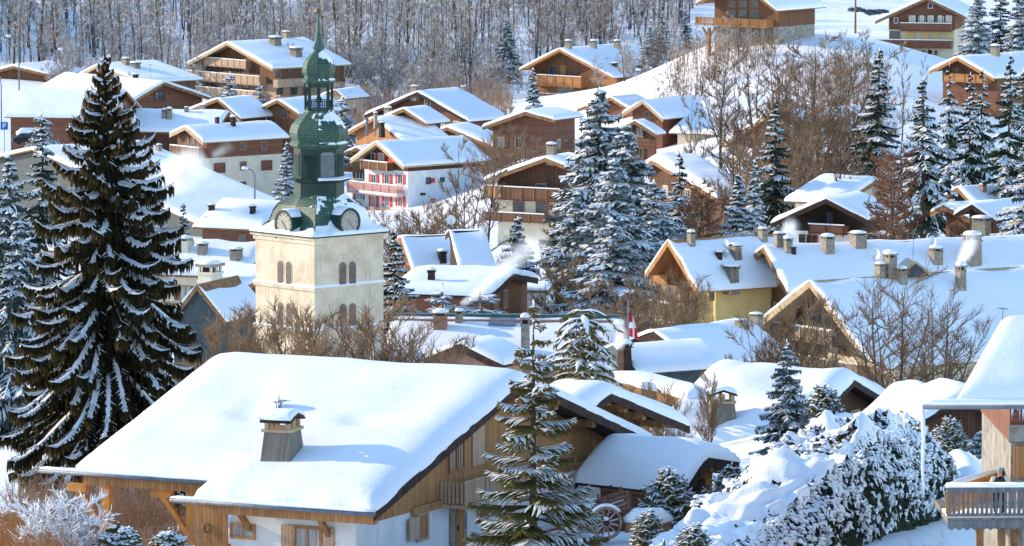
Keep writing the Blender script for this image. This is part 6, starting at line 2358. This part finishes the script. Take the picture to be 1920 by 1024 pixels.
# the far wood behind the counted trees: one mass
def merge(name, protos, spots, label):
    vs, fs, mats_, mi = [], [], [], []
    off = 0
    cache = {}
    for me in protos:
        for m in me:
            v = np.empty(len(m.vertices) * 3); m.vertices.foreach_get('co', v)
            ls = np.empty(len(m.polygons), int); m.polygons.foreach_get('loop_total', ls)
            li = np.empty(len(m.loops), int); m.loops.foreach_get('vertex_index', li)
            cache[m.name] = (v.reshape(-1, 3), ls, li)
    V_, LI, LT, MI = [], [], [], []
    mats_ = []
    for (me, x, y, z, k, rz) in spots:
        for m in me:
            v, ls, li = cache[m.name]
            c, s_ = math.cos(rz) * k, math.sin(rz) * k
            V_.append(np.stack([v[:, 0] * c - v[:, 1] * s_ + x, v[:, 0] * s_ + v[:, 1] * c + y, v[:, 2] * k + z], -1))
            LI.append(li + off); LT.append(ls)
            mt = m.materials[0]
            if mt not in mats_: mats_.append(mt)
            MI.append(np.full(len(ls), mats_.index(mt)))
            off += len(v)
    V_ = np.concatenate(V_); LI = np.concatenate(LI); LT = np.concatenate(LT); MI = np.concatenate(MI)
    me = bpy.data.meshes.new(name)
    me.vertices.add(len(V_)); me.vertices.foreach_set('co', V_.reshape(-1))
    me.loops.add(len(LI)); me.loops.foreach_set('vertex_index', LI)
    me.polygons.add(len(LT)); me.polygons.foreach_set('loop_start', np.concatenate([[0], np.cumsum(LT)[:-1]]))
    for m in mats_: me.materials.append(m)
    me.polygons.foreach_set('material_index', MI)
    me.update()
    o = bpy.data.objects.new(name, me); COL.objects.link(o)
    tag(o, label, kind='stuff')
    return o
FM = bare_mesh(71, 16, 3.4, nb=12, sub=4, tw=3, barkm=M_BARKF, twigm=M_TWIGF, twr=.07, low=.2, upness=.55, trunk_r=.22)
FN = bare_mesh(72, 9, 3.8, nb=16, sub=4, tw=3, fork=5, barkm=M_TWIGF, twigm=M_TWIGF, twr=.07, low=.1, upness=.6, trunk_r=.14)
spots = []
while len(spots) < 1250:
    px = r.uniform(-60, 1300)
    d = r.uniform(500, 680)
    x = (px - 960) / F * d * DS; y = d * DS
    z = g(x, y); qx, qy = proj((x, y, z))
    if qy > 165 or (qx > 960 and qy > 135 - (qx - 960) * .24): continue
    if 515 < qx < 590 and qy < 55: continue
    spots.append((FM if r.random() < .55 else FN, x, y, z, r.uniform(.55, 1.0), r.uniform(0, 6.28)))
merge('distant_wood', [FM, FN], spots, 'distant leafless wood')
# ================================================================== FOREGROUND: hedge, cart, brush, shrubs
def hedge():
    r = random.Random(17)
    ctrl = [(1225, 103, .7, 2.0), (1330, 106, 1.8, 2.5), (1475, 111, 3.3, 2.7), (1590, 117, 4.1, 2.7), (1665, 125, 4.1, 2.4), (1700, 131, 2.6, 1.4)]
    C = []
    for px, d, h, w in ctrl:
        p = gpix(px, d); C.append((p.x, p.y, p.z, h, w))
    def at(t):
        k = t * (len(C) - 1); i = min(len(C) - 2, int(k)); f = k - i
        f = f * f * (3 - 2 * f) * .4 + f * .6
        a, b = C[i], C[i + 1]
        return [a[q] + (b[q] - a[q]) * f for q in range(5)], Vector((b[0] - a[0], b[1] - a[1], 0)).normalized()
    def surf(t, a, out=0.0):
        (x, y, z, h, w), dr = at(t)
        nx, ny = dr.y, -dr.x
        lump = 1 + .22 * nz(t * 14, a * 2.2, 3) + .12 * nz(t * 40, a * 6, 9)
        c, s_ = math.cos(a), math.sin(a)
        c = math.copysign(abs(c) ** .75, c)
        px_ = x + nx * w * c * lump * (1 + out); py_ = y + ny * w * c * lump * (1 + out)
        return Vector((px_, py_, g(px_, py_) - .2 + h * max(0, s_) ** .62 * lump * (1 + out * .6)))
    root = empty('hedge', (C[3][0], C[3][1], C[3][2]))
    tag(root, 'thick evergreen hedge buried under lumps of snow at the lower right', 'hedge')
    o = Vector(root.location)
    core = MB().mat(M_NEEDLEB2); core.smooth = True
    NT, NA = 90, 26
    for i in range(NT + 1):
        for j in range(NA + 1):
            core.v.append(tuple(surf(i / NT, math.pi * j / NA, -.07) - o))
    for i in range(NT):
        for j in range(NA):
            a = i * (NA + 1) + j
            core.f.append((a, a + NA + 1, a + NA + 2, a + 1)); core.m.append(0)
    core.build('inner_foliage', root)
    fo = MB().mat(M_NEEDLEB2)
    for q in range(15000):
        t = r.random(); a = r.uniform(.02, 2.6)
        p = surf(t, a, -.02) - o
        e = surf(min(1, t + r.uniform(-.006, .006)), a, .10) - o
        d_ = (e - p); d_.z = d_.z * .4 - .04
        d_ = d_ + Vector((r.uniform(-.13, .13), r.uniform(-.13, .13), r.uniform(-.13, .05)))
        l = r.uniform(.12, .38); d_ = d_.normalized() * l
        fo.tent([p, p + d_ * .5 + Vector((0, 0, .02)), p + d_], [.035, .045, .012], .9)
    fo.build('foliage', root)
    sn = MB().mat(M_CLUMP); sn.smooth = True
    # snow pads bending the sprays
    for q in range(17000):
        t = r.random() ** .9
        a = r.uniform(.04, 2.5)
        cover = .34 + .5 * math.sin(a) ** 2 + .75 * nz(t * 26, a * 5, 21) + .35 * nz(t * 70, a * 14, 5) + (.3 if t < .35 else 0)
        if r.random() > cover: continue
        p = surf(t, a, r.uniform(.02, .08)) - o
        e = surf(t, max(.01, a - .25), .1) - o
        dn = (e - p); dn.z -= .1; dn = dn.normalized()
        az = Vector((r.uniform(-.5, .5), r.uniform(-.5, .5), r.uniform(-.2, .1)))
        dn = (dn + az).normalized()
        l = r.uniform(.10, .30); w = r.uniform(.03, .085)
        sn.tent([p - dn * l * .2 + Vector((0, 0, .02)), p + dn * l * .25 + Vector((0, 0, .07)), p + dn * l * .6 + Vector((0, 0, .03)), p + dn * l], [w * .5, w, w * .8, w * .15], .85)
        if r.random() < .3:
            sn.blob(p + Vector((0, 0, .02)), r.uniform(.07, .16), 0, r.uniform(.4, .6), .3)
    # deep blanket on the crest with ragged holes
    NT2, NA2 = 260, 46
    base = len(sn.v)
    ok = {}
    for i in range(NT2 + 1):
        for j in range(NA2 + 1):
            t, a = i / NT2, .35 + 2.2 * j / NA2
            h_ = nz(t * 30, a * 3.0, 31) * .9 + nz(t * 85, a * 9, 32) * .5
            mt = h_ + 1.15 * math.sin(a) ** 2 * (1.0 if t > .4 else 1.25)
            th = min(1, max(0, (mt - .84) * 3)) * (.16 + .12 * math.sin(a) + .09 * nz(t * 60, a * 7, 8)) - .03
            sn.v.append(tuple(surf(t, a, .045) + Vector((0, 0, th)) - o))
            ok[(i, j)] = h_ + 1.15 * math.sin(a) ** 2 * (1.0 if t > .4 else 1.25) > .86
    for i in range(NT2):
        for j in range(NA2):
            if ok[(i, j)] and ok[(i + 1, j)] and ok[(i, j + 1)] and ok[(i + 1, j + 1)]:
                a_ = base + i * (NA2 + 1) + j
                sn.f.append((a_, a_ + NA2 + 1, a_ + NA2 + 2, a_ + 1)); sn.m.append(0)
    sn.build('snow_load', root)
M_NEEDLEB2 = mat_veg('hedge_green', (.016, .026, .02), (.075, .085, .05), .85, 1.5, 7.0, .15, .8, None, 0)
hedge()

# smooth drifts in front of the hedge and by the cart
def drift(px, d, w, l, h, seed, label):
    p = gpix(px, d)
    mb = MB().mat(M_SNOW); mb.smooth = True
    n, m = 14, 28
    for i in range(n + 1):
        q = i / n
        for j in range(m):
            a = 2 * math.pi * j / m
            rr = q * (1 + .15 * nz(math.cos(a) * 1.2, math.sin(a) * 1.2, seed))
            x, y = w * rr * math.cos(a), l * rr * math.sin(a)
            z = g(p.x + x, p.y + y) - p.z
            mb.v.append((x, y, z - .05 + h * (math.cos(math.pi * min(1, q)) * .5 + .5) * (1 + .3 * nz(x * .7, y * .5, seed))))
    for i in range(n):
        for j in range(m):
            k = (j + 1) % m
            mb.f.append((i * m + j, i * m + k, (i + 1) * m + k, (i + 1) * m + j)); mb.m.append(0)
    o = mb.build('snow_drift'); o.location = p
    tag(o, label, kind='structure')
drift(1180, 104, 3.6, 7, .9, 1, 'smooth snow drift')
drift(1400, 119, 4.0, 8, 1.3, 2, 'smooth snow drift')
drift(1790, 132, 3.2, 8, 1.7, 3, 'smooth snow drift')
drift(1560, 139, 4.6, 8, 1.8, 4, 'smooth snow drift')
drift(1700, 144, 3.6, 7, 1.9, 5, 'smooth snow drift')

def cart():
    d = 113.2
    b = gpix(1128, d)
    s_ = F / (d * DS)
    zb = P(1128, 1006, d * DS).z
    root = empty('cart', (b.x, b.y, zb), R(12))
    tag(root, 'old two wheeled wooden cart filled with snow beside the shed', 'cart')
    M_CW = mat_noise('cart_wood', (.11, .05, .035), (.24, .12, .08), 4, .8)
    M_WH = mat_noise('wheel_wood', (.22, .13, .08), (.42, .29, .19), 5, .8)
    rw = .64
    def wheel(y):
        mb = MB().mat(M_WH); mb.smooth = False
        n = 32
        for (ra, ya, rb_, yb_) in ((rw, -.05, rw, .05), (rw, .05, rw - .09, .05), (rw - .09, .05, rw - .09, -.05), (rw - .09, -.05, rw, -.05)):
            o = len(mb.v)
            for j in range(n):
                a = 2 * math.pi * j / n
                mb.v.append((ra * math.cos(a), ya, ra * math.sin(a)))
                mb.v.append((rb_ * math.cos(a), yb_, rb_ * math.sin(a)))
            for j in range(n):
                k = (j + 1) % n
                mb.f.append((o + 2 * j, o + 2 * k, o + 2 * k + 1, o + 2 * j + 1)); mb.m.append(0)
        w = mb.build('wheel', root); w.location = (0, y, rw)
        for j in range(12):
            a = 2 * math.pi * (j + .5) / 12
            m2 = MB().mat(M_WH)
            m2.bar((.09 * math.cos(a), 0, .09 * math.sin(a)), ((rw - .08) * math.cos(a), 0, (rw - .08) * math.sin(a)), .055, .045)
            m2.build('spoke', w)
        m2 = MB().mat(M_DARKBOARD); m2.smooth = True
        m2.tube([(0, -.14, 0), (0, .12, 0)], .10, 10)
        m2.build('hub', w)
        m2 = MB().mat(M_METAL)
        o = len(m2.v)
        for j in range(n):
            a = 2 * math.pi * j / n
            m2.v.append(((rw + .02) * math.cos(a), -.055, (rw + .02) * math.sin(a))); m2.v.append(((rw + .02) * math.cos(a), .055, (rw + .02) * math.sin(a)))
        for j in range(n):
            k = (j + 1) % n
            m2.f.append((2 * j, 2 * k, 2 * k + 1, 2 * j + 1)); m2.m.append(0)
        m2.build('iron_tyre', w)
        m2 = MB().mat(M_CLUMP); m2.smooth = True
        pts = [((rw + .06) * math.cos(a), 0, (rw + .06) * math.sin(a)) for a in [R(35) + R(110) * q / 12 for q in range(13)]]
        m2.tube(pts, [.02] + [.07] * 11 + [.02], 7)
        m2.blob((0, -.02, .16), .12, 0, .9, .1)
        for j in range(12):
            a = 2 * math.pi * (j + .5) / 12
            if abs(math.cos(a)) > .45:
                m2.tent([(.15 * math.cos(a), -.01, .15 * math.sin(a) + .045), (.5 * math.cos(a), -.01, .5 * math.sin(a) + .05)], [.035, .03], .8)
        m2.build('snow_load', w)
    wheel(-.75); wheel(.75)
    mb = MB().mat(M_CW)
    mb.bar((0, -.8, rw), (0, .8, rw), .1)
    mb.build('axle', root)
    for y in (-.55, .55):
        mb = MB().mat(M_CW)
        for k in range(4):
            z = rw + .18 + k * .17
            mb.bar((-1.05, y, z - .28), (1.05, y, z + .34), .04, .13)
        for x in (-.9, 0, .9):
            mb.box(x - .04, x + .04, y - .06 * (1 if y < 0 else -1) - .02, y - .06 * (1 if y < 0 else -1) + .02, rw + .05 + x * .3, rw + .95 + x * .3)
        mb.build('side_board', root)
    mb = MB().mat(M_CW)
    mb.hexa([(-1.05, -.53, rw - .28), (1.05, -.53, rw + .34), (1.05, .53, rw + .34), (-1.05, .53, rw - .28), (-1.05, -.53, rw - .2), (1.05, -.53, rw + .42), (1.05, .53, rw + .42), (-1.05, .53, rw - .2)])
    mb.build('floor_board', root)
    for y in (-.4, .4):
        mb = MB().mat(M_CW); mb.bar((-1.0, y, rw - .25), (-2.6, y, .15), .09); mb.build('shaft', root)
    mb = MB().mat(M_SNOW); mb.smooth = True
    n, m = 12, 8
    for i in range(n + 1):
        for j in range(m + 1):
            u, v = i / n, j / m
            x = -1.0 + 2.1 * u; y = -.5 + 1.0 * v
            e = min(u, 1 - u, v, 1 - v) * 6
            mb.v.append((x, y, rw - .15 + .62 * u + .45 * math.sqrt(min(1, e)) + .08 * nz(x * 2, y * 2, 1)))
    for i in range(n):
        for j in range(m):
            a = i * (m + 1) + j
            mb.f.append((a, a + m + 1, a + m + 2, a + 1)); mb.m.append(0)
    mb.build('snow_load', root)
cart()
# snow capped logs right of the cart
b = gpix(1215, 113)
mb = MB().mat(M_BEAM); mb.smooth = True
mb.tube([(-.9, 0, .35), (.9, .3, .35)], [.24, .22], 10)
lg = mb.build('log'); lg.location = (b.x, b.y, P(1215, 1000, 226).z - .1)
tag(lg, 'fat log under a thick pad of snow right of the cart', 'log')
mb = MB().mat(M_SNOW); mb.smooth = True
mb.tube([(-.95, 0, .62), (-.5, .05, .74), (.5, .2, .74), (.95, .3, .60)], [.12, .36, .36, .10], 10)
mb.build('snow_cap', lg)

# young shrubs
SH = conifer_mesh(81, 1.9, 1.15, nwh=10, nbr=7, mat=M_NEARND, snow=1.5, wid=.10, fall=.15, tipup=.2, prof=.55, dens=1.5)
SH2 = conifer_mesh(82, 1.5, 1.0, nwh=8, nbr=7, mat=M_NEEDLEB, snow=1.7, wid=.12, fall=.3, prof=.5, dens=1.3)
def sh(px, py, d, k, label, me=SH, group=None):
    z = P(px, py, d * DS).z
    b = gpix(px, d)
    return place('snowy_shrub', me, b.x, b.y, label, 'shrub', group, sc=k, z=min(z, g(b.x, b.y) + .6), rz=rnd.uniform(0, 6))
for i, (px, py, d, k, l) in enumerate([
    (1255, 985, 114, 1.15, 'dense white powdered shrub before the red shed door'), (1285, 940, 118, .8, 'upright snowy shrub at the shed corner'),
    (1215, 1010, 109, .8, 'low shrub with pale tips right of the cart wheel'), (1340, 985, 112, .9, 'shrub poking out of the drift below the shed gable'),
    (1372, 930, 118, 1.1, 'yellowish green shrub right of the shed gable'), (1400, 880, 124, .9, 'little snowy shrub on the drift above the shed'),
    (1440, 850, 128, .8, 'snow clotted shrub at the left end of the hedge top'), (1500, 850, 132, 1.2, 'feathery pale shrub behind the hedge crest'),
    (1545, 800, 140, 1.3, 'twiggy white shrub on the mounds behind the hedge'), (1170, 935, 122, .5, 'small white shrub behind the cart'),
    (1780, 812, 136, .9, 'left of two small firs in front of the buried shed'), (1845, 812, 136, .8, 'right of two small firs in front of the buried shed'),
    (1300, 1015, 104, .9, 'frosted shrub at the bottom edge below the drift'), (1245, 1030, 103, .9, 'frosted shrub tips at the bottom edge by the spruce')]):
    sh(px, py, d, k, l, SH if i % 2 == 0 else SH2)
SH3 = conifer_mesh(83, 1.5, 1.3, nwh=9, nbr=8, mat=M_NEARND, snow=3, wid=.17, fall=.35, prof=.45, dens=.9)
sh(222, 1040, 108, 1.0, 'shrub heaped with fresh snow at the bottom left', SH3)
sh(318, 1045, 109, .8, 'snowy shrub in front of the orange terrace railing', SH3)

# near left brush
def brush(px0, px1, d0, d1, n, hmin, hmax, mat, name, label, seed, w=.012):
    r = random.Random(seed)
    mb = MB().mat(mat)
    for i in range(n):
        px = r.uniform(px0, px1); d = r.uniform(d0, d1)
        p = gpix(px, d)
        h = r.uniform(hmin, hmax)
        a = r.random() * 6.28; l = r.uniform(.05, .5) * h
        q = Vector((p.x + math.cos(a) * l * .4, p.y + math.sin(a) * l * .4, p.z + h * .55))
        e = Vector((p.x + math.cos(a) * l, p.y + math.sin(a) * l, p.z + h))
        mb.tent([p - Vector((0, 0, .2)), q, e], [w, w * .8, w * .4], 1)
        for k in range(5):
            t = r.uniform(.4, 1)
            s = q.lerp(e, t)
            f = s + Vector((r.uniform(-.3, .3), r.uniform(-.3, .3), r.uniform(.0, .35)))
            mb.tent([s, f], [w * .7, w * .3], 1)
            if mat is M_BRUSH:
                for u in range(3):
                    c = s.lerp(f, r.random()) ; z = r.uniform(.02, .05)
                    mb.add([c, c + Vector((z, r.uniform(-z, z), z * .4)), c + Vector((z * .3, z, z)), ], [(0, 1, 2)])
    o = mb.build(name)
    tag(o, label, kind='stuff')
    return o
brush(-40, 1290, 486, 600, 3500, 1.5, 4.5, M_TWIGF, 'wood_undergrowth', 'frosted undergrowth', 30, .07)
brush(-30, 110, 104, 116, 900, .8, 2.2, M_BRUSH, 'brown_leaf_brush', 'orange brown leafy undergrowth', 3, .016)
brush(130, 260, 110, 114, 260, .6, 1.5, M_REED, 'terrace_thicket', 'bare brown brush', 31, .014)
brush(20, 300, 116, 124, 1500, 1.0, 2.7, M_REED, 'reed_thicket', 'pinkish brown reed thicket', 4, .016)
brush(250, 380, 112, 122, 500, .6, 1.8, M_REED, 'frosted_thicket', 'frosted undergrowth', 5, .016)
brush(380, 960, 148, 162, 900, 1.0, 3.0, M_REED, 'garden_thicket', 'bare brown garden thicket', 6, .02)
brush(600, 960, 262, 292, 1500, 1.5, 4.5, M_REED, 'village_thicket', 'bare brown brush', 7, .035)
brush(1170, 1330, 150, 158, 600, .8, 2.2, M_REED, 'hollow_thicket', 'bare brush', 8, .02)
brush(1420, 1860, 166, 176, 600, .8, 2.2, M_REED, 'farm_thicket', 'bare brown brush', 9, .022)
brush(1000, 1260, 205, 235, 1600, 1.0, 4.0, M_REED, 'fir_foot_thicket', 'bare brown brush', 10, .03)
brush(1440, 1620, 335, 362, 1000, 1.5, 4.5, M_REED, 'ochre_thicket', 'ochre brush', 11, .045)
brush(1250, 1450, 418, 440, 700, 1.0, 3.0, M_REED, 'slope_thicket', 'bare brown brush', 23, .045)
brush(1460, 1660, 375, 420, 900, 1.5, 4.0, M_REED, 'upper_bank_thicket', 'bare brown brush', 22, .045)
brush(1170, 1440, 315, 350, 900, 1.5, 4.5, M_REED, 'bank_thicket', 'bare brown brush', 12, .045)
brush(560, 960, 440, 478, 1800, 1.5, 5.0, M_REED, 'wood_edge_thicket', 'bare brown brush', 13, .055)
brush(1690, 1810, 98, 104, 90, .8, 2.4, M_REED, 'terrace_twigs', 'thin bare twigs', 14, .010)
brush(1560, 1690, 124, 140, 120, .6, 1.6, M_REED, 'mound_twigs', 'thin bare twigs', 15, .012)

# low tree whose every branch is thick with snow, bottom left
SB = bare_mesh(91, 2.6, 2.6, nb=22, sub=6, tw=4, fork=5, barkm=M_BARK, twigm=M_FROST, trunk_r=.10, twr=.02, upness=.25, low=.1, twig_len=.8) if 'M_FROST' in globals() else None
M_FROST = mat_veg('twig_snow_crusted', (.30, .24, .20), (.55, .5, .47), -.2, .35, 4, .1)
SB = bare_mesh(91, 2.6, 2.8, nb=26, sub=6, tw=4, fork=6, barkm=M_FROST, twigm=M_FROST, trunk_r=.11, twr=.022, upness=.22, low=.08, twig_len=.8)
b = gpix(118, 108)
place('bare_bush', SB, b.x, b.y, 'low bush with every twig crusted in snow at the bottom left', 'bush', sc=1.0, z=P(118, 1035, 216).z)

# ================================================================== SMALL VILLAGE THINGS
def lamp(px, pyt, pyb, d, label, arm=-.9, rz=0):
    top = P(px, pyt, d * DS); bot = P(px, pyb, d * DS)
    H = top.z - bot.z
    root = empty('street_lamp', (bot.x, d * DS, bot.z), rz); tag(root, label, 'street lamp', 'street lamps on tall poles')
    mb = MB().mat(M_METAL); mb.smooth = True
    mb.tube([(0, 0, -3), (0, 0, H * .85), (arm * .3, 0, H * .96), (arm, 0, H)], [.13, .09, .08, .07], 7)
    mb.build('pole', root)
    mb = MB().mat(M_DISH); mb.smooth = True
    mb.lathe([(.02, H - .12), (.3, H - .1), (.42, H + .02), (.3, H + .2), (.02, H + .28)], 10, (arm - .2, 0))
    mb.build('lamp_head', root)
lamp(36, 68, 165, 462, 'street lamp rising before the brown board barn at far left', -1.4)
lamp(126, 93, 152, 462, 'street lamp beside the frosted tree right of the barn', -.8)
lamp(3, 145, 250, 440, 'lamp post at the very left edge of the village', -.3)
lamp(1194, 131, 178, 440, 'lone street lamp in front of the orange chalet side wall', .4)
lamp(478, 316, 400, 330, 'street lamp before the white and brown house', -.9)
p = P(1604, 38, 880); mb = MB().mat(M_BEAM); mb.tube([(0, 0, -2), (0, 0, 4.2)], [.18, .13], 7)
o_ = mb.build('utility_pole'); o_.location = p; tag(o_, 'wooden utility pole standing on the upper snow field', 'utility pole')
p = P(799, 222, 800); mb = MB().mat(M_BEAM); mb.tube([(0, 0, -3), (0, 0, 2.2)], [.16, .12], 7)
o_ = mb.build('utility_pole'); o_.location = p; tag(o_, 'short wooden pole beside the small nested chalet', 'utility pole')
# parking sign
p = P(8, 238, 850); root = empty('parking_sign', (p.x, p.y, p.z - 2)); tag(root, 'blue parking sign at the left edge by the road', 'road sign')
mb = MB().mat(M_METAL); mb.tube([(0, .05, -2), (0, .05, 2.9)], .05, 6); mb.build('pole', root)
M_BLUE = mat_noise('sign_blue', (.02, .12, .42), (.03, .16, .5), 2, .5)
mb = MB().mat(M_BLUE); mb.box(-.55, .55, -.04, .0, 1.6, 2.7); sg = mb.build('sign_plate', root)
mb = MB().mat(M_DISH)
mb.box(-.22, -.08, -.06, -.042, 1.8, 2.5); mb.box(-.079, .2, -.06, -.042, 2.38, 2.5); mb.box(-.079, .2, -.06, -.042, 2.06, 2.18); mb.box(.08, .22, -.06, -.0425, 2.181, 2.379); mb.build('letter', sg)
# parked car under snow, left
def car(px, py, d, label, col):
    p = P(px, py, d * DS); root = empty('parked_car', p, R(15)); tag(root, label, 'car')
    mb = MB().mat(col)
    prof = [(-2.1, .35), (2.1, .35), (2.15, .8), (1.2, .95), (.7, 1.45), (-1.0, 1.5), (-1.7, 1.0), (-2.15, .9)]
    mb.prism(prof, -.85, .85); mb.build('body', root)
    mb = MB().mat(M_GLASS); mb.prism([(.72, 1.38), (-.95, 1.42), (-1.5, 1.02), (1.1, .98)][::-1], -.87, -.852); mb.build('side_window', root)
    for x in (-1.3, 1.3):
        for y in (-.8, .8):
            mb = MB().mat(M_DARK); mb.tube([(x, y - .1, .33), (x, y + .1, .33)], .33, 12); mb.build('wheel', root)
    mb = MB().mat(M_SNOW); mb.smooth = True
    mb.tube([(-1.5, 0, 1.35), (-.8, 0, 1.6), (.5, 0, 1.6), (1.1, 0, 1.2), (1.9, 0, .95)], [.3, .62, .62, .45, .3], 10); mb.build('snow_cap', root)
car(52, 270, 395, 'dark car with snow on its roof parked left of the tall spruce', M_DARK)

# rocks on the upper field
rr_ = random.Random(3)
for i in range(9):
    mb = MB().mat(M_SLATE); mb.blob((0, 0, .3), rr_.uniform(.6, 1.1), 0, .5, .3)
    ob = mb.build('rock'); ob.location = P(1598 + i * 8 + rr_.uniform(-3, 3), 26 + rr_.uniform(-4, 3) - abs(i - 4) * .6, 900)
    tag(ob, 'dark rock in the row breaking the upper snow field', 'rock', 'rocks on the upper snow field')

# ================================================================== CHIMNEY SMOKE
def smoke(A, B, r0, r1, dens, label, seed):
    """a wisp along its own axis, thinning to nothing at its rim"""
    A, B = Vector(P(A[0], A[1], A[2] * DS)), Vector(P(B[0], B[1], A[2] * DS + 1))
    L = (B - A).length
    m, nt, out = new_mat('smoke_%d' % seed)
    tc = N(nt, 'ShaderNodeTexCoord')
    sx = N(nt, 'ShaderNodeSeparateXYZ'); nt.links.new(tc.outputs['Object'], sx.inputs[0])
    n1 = noise_tex(nt, .55, 'World', 5, .7)
    wob = math_n(nt, 'MULTIPLY', math_n(nt, 'SUBTRACT', noise_tex(nt, .5, 'World', 2, .5), .5), 1.2)
    xx = math_n(nt, 'ADD', sx.outputs[0], wob)
    r2 = math_n(nt, 'SQRT', math_n(nt, 'ADD', math_n(nt, 'MULTIPLY', xx, xx), math_n(nt, 'MULTIPLY', sx.outputs[1], sx.outputs[1])))
    t = math_n(nt, 'DIVIDE', sx.outputs[2], L)
    R_ = math_n(nt, 'ADD', r0, math_n(nt, 'MULTIPLY', t, r1 - r0))
    fall = math_n(nt, 'MAXIMUM', math_n(nt, 'SUBTRACT', 1.0, math_n(nt, 'DIVIDE', r2, R_)), 0.0)
    ends = math_n(nt, 'MULTIPLY', math_n(nt, 'MULTIPLY', math_n(nt, 'SUBTRACT', 1.0, t), 1.8, True), math_n(nt, 'MULTIPLY', t, 5.0 if seed != 2 else 2.5, True))
    k = math_n(nt, 'MAXIMUM', math_n(nt, 'SUBTRACT', math_n(nt, 'ADD', math_n(nt, 'MULTIPLY', n1, .9), math_n(nt, 'MULTIPLY', fall, .55)), .52), 0.0)
    k = math_n(nt, 'MULTIPLY', math_n(nt, 'MULTIPLY', math_n(nt, 'MULTIPLY', k, fall), ends), dens * 14)
    k = math_n(nt, 'DIVIDE', k, R_)
    vs = N(nt, 'ShaderNodeVolumeScatter')
    vs.inputs['Color'].default_value = (1, 1, 1, 1)
    vs.inputs['Anisotropy'].default_value = .45
    nt.links.new(k, vs.inputs['Density'])
    nt.links.new(vs.outputs[0], out.inputs['Volume'])
    mb = MB().mat(m); mb.smooth = True
    mb.lathe([(r0 * 1.3, 0), (r0 * .65 + r1 * .65 + .3, L * .5), (r1 * 1.3 + .3, L)], 12)
    o = mb.build('smoke'); o.location = A
    o.rotation_euler = (B - A).to_track_quat('Z', 'Y').to_euler()
    tag(o, label, 'smoke')
smoke((862, 574, 200), (1025, 440, 200), .35, 1.4, .5, 'white chimney smoke drifting up right beyond the copper ridge', 1)
smoke((292, 345, 300), (392, 300, 300), 2.6, 3.2, 1.1, 'white smoke puff over the huge plain roof', 2)
smoke((1797, 495, 200), (1830, 440, 200), .4, 1.1, .7, 'thin smoke over the farmhouse chimney', 3)
smoke((1160, 655, 165), (1162, 595, 165), .5, .7, .5, 'faint smoke before the chimney left of the flag', 4)
smoke((395, 295, 372), (440, 270, 372), .9, 1.6, .08, 'small smoke wisp before the white and brown house', 5)
smoke((1466, 448, 222), (1492, 415, 222), .5, 1.1, .6, 'pale smoke beside the yellow chalet chimneys', 6)
# ================================================================== CAMERA, LIGHT
cam = bpy.data.objects.new('camera', bpy.data.cameras.new('camera'))
COL.objects.link(cam)
cam.data.sensor_width = 36
cam.data.lens = F / 1920 * 36
cam.data.clip_start = 1
cam.data.clip_end = 9000
cam.location = (0, 0, CZ)
cam.rotation_euler = (math.pi / 2 - PITCH, 0, 0)
S.camera = cam

SUN_AZ = math.radians(160)      # direction towards the sun, angle from +X towards +Y
SUN_EL = math.radians(18)
sd = Vector((math.cos(SUN_AZ) * math.cos(SUN_EL), math.sin(SUN_AZ) * math.cos(SUN_EL), math.sin(SUN_EL)))
sun = bpy.data.objects.new('sun', bpy.data.lights.new('sun', 'SUN'))
COL.objects.link(sun)
sun.data.energy = 5.9
sun.data.angle = math.radians(.5)
sun.data.color = (1, .80, .56)
sun.rotation_euler = sd.to_track_quat('Z', 'Y').to_euler()
sun.location = (0, 0, 100)

w = bpy.data.worlds.new('World')
S.world = w
w.use_nodes = True
nt = w.node_tree
bg = nt.nodes['Background']
sky = nt.nodes.new('ShaderNodeTexSky')
sky.sky_type = 'NISHITA'
sky.sun_disc = False
sky.sun_elevation = SUN_EL
# sky rotation: 0 points to +Y, growing clockwise seen from above
sky.sun_rotation = math.pi / 2 - SUN_AZ
sky.altitude = 1100
sky.air_density = 1.1
sky.dust_density = .1
sky.ozone_density = 1.6
nt.links.new(sky.outputs[0], bg.inputs[0])
hs = nt.nodes.new('ShaderNodeHueSaturation')
hs.inputs['Saturation'].default_value = 1.05
nt.links.new(sky.outputs[0], hs.inputs['Color'])
nt.links.new(hs.outputs[0], bg.inputs[0])
bg.inputs[1].default_value = .40
S.view_settings.view_transform = 'Standard'
S.view_settings.look = 'None'
S.view_settings.exposure = 0
S.view_settings.gamma = 1
S.cycles.max_bounces = 5
S.cycles.diffuse_bounces = 3
S.cycles.volume_bounces = 3
S.cycles.volume_step_rate = 1.5
S.cycles.transparent_max_bounces = 6
S.cycles.use_adaptive_sampling = True
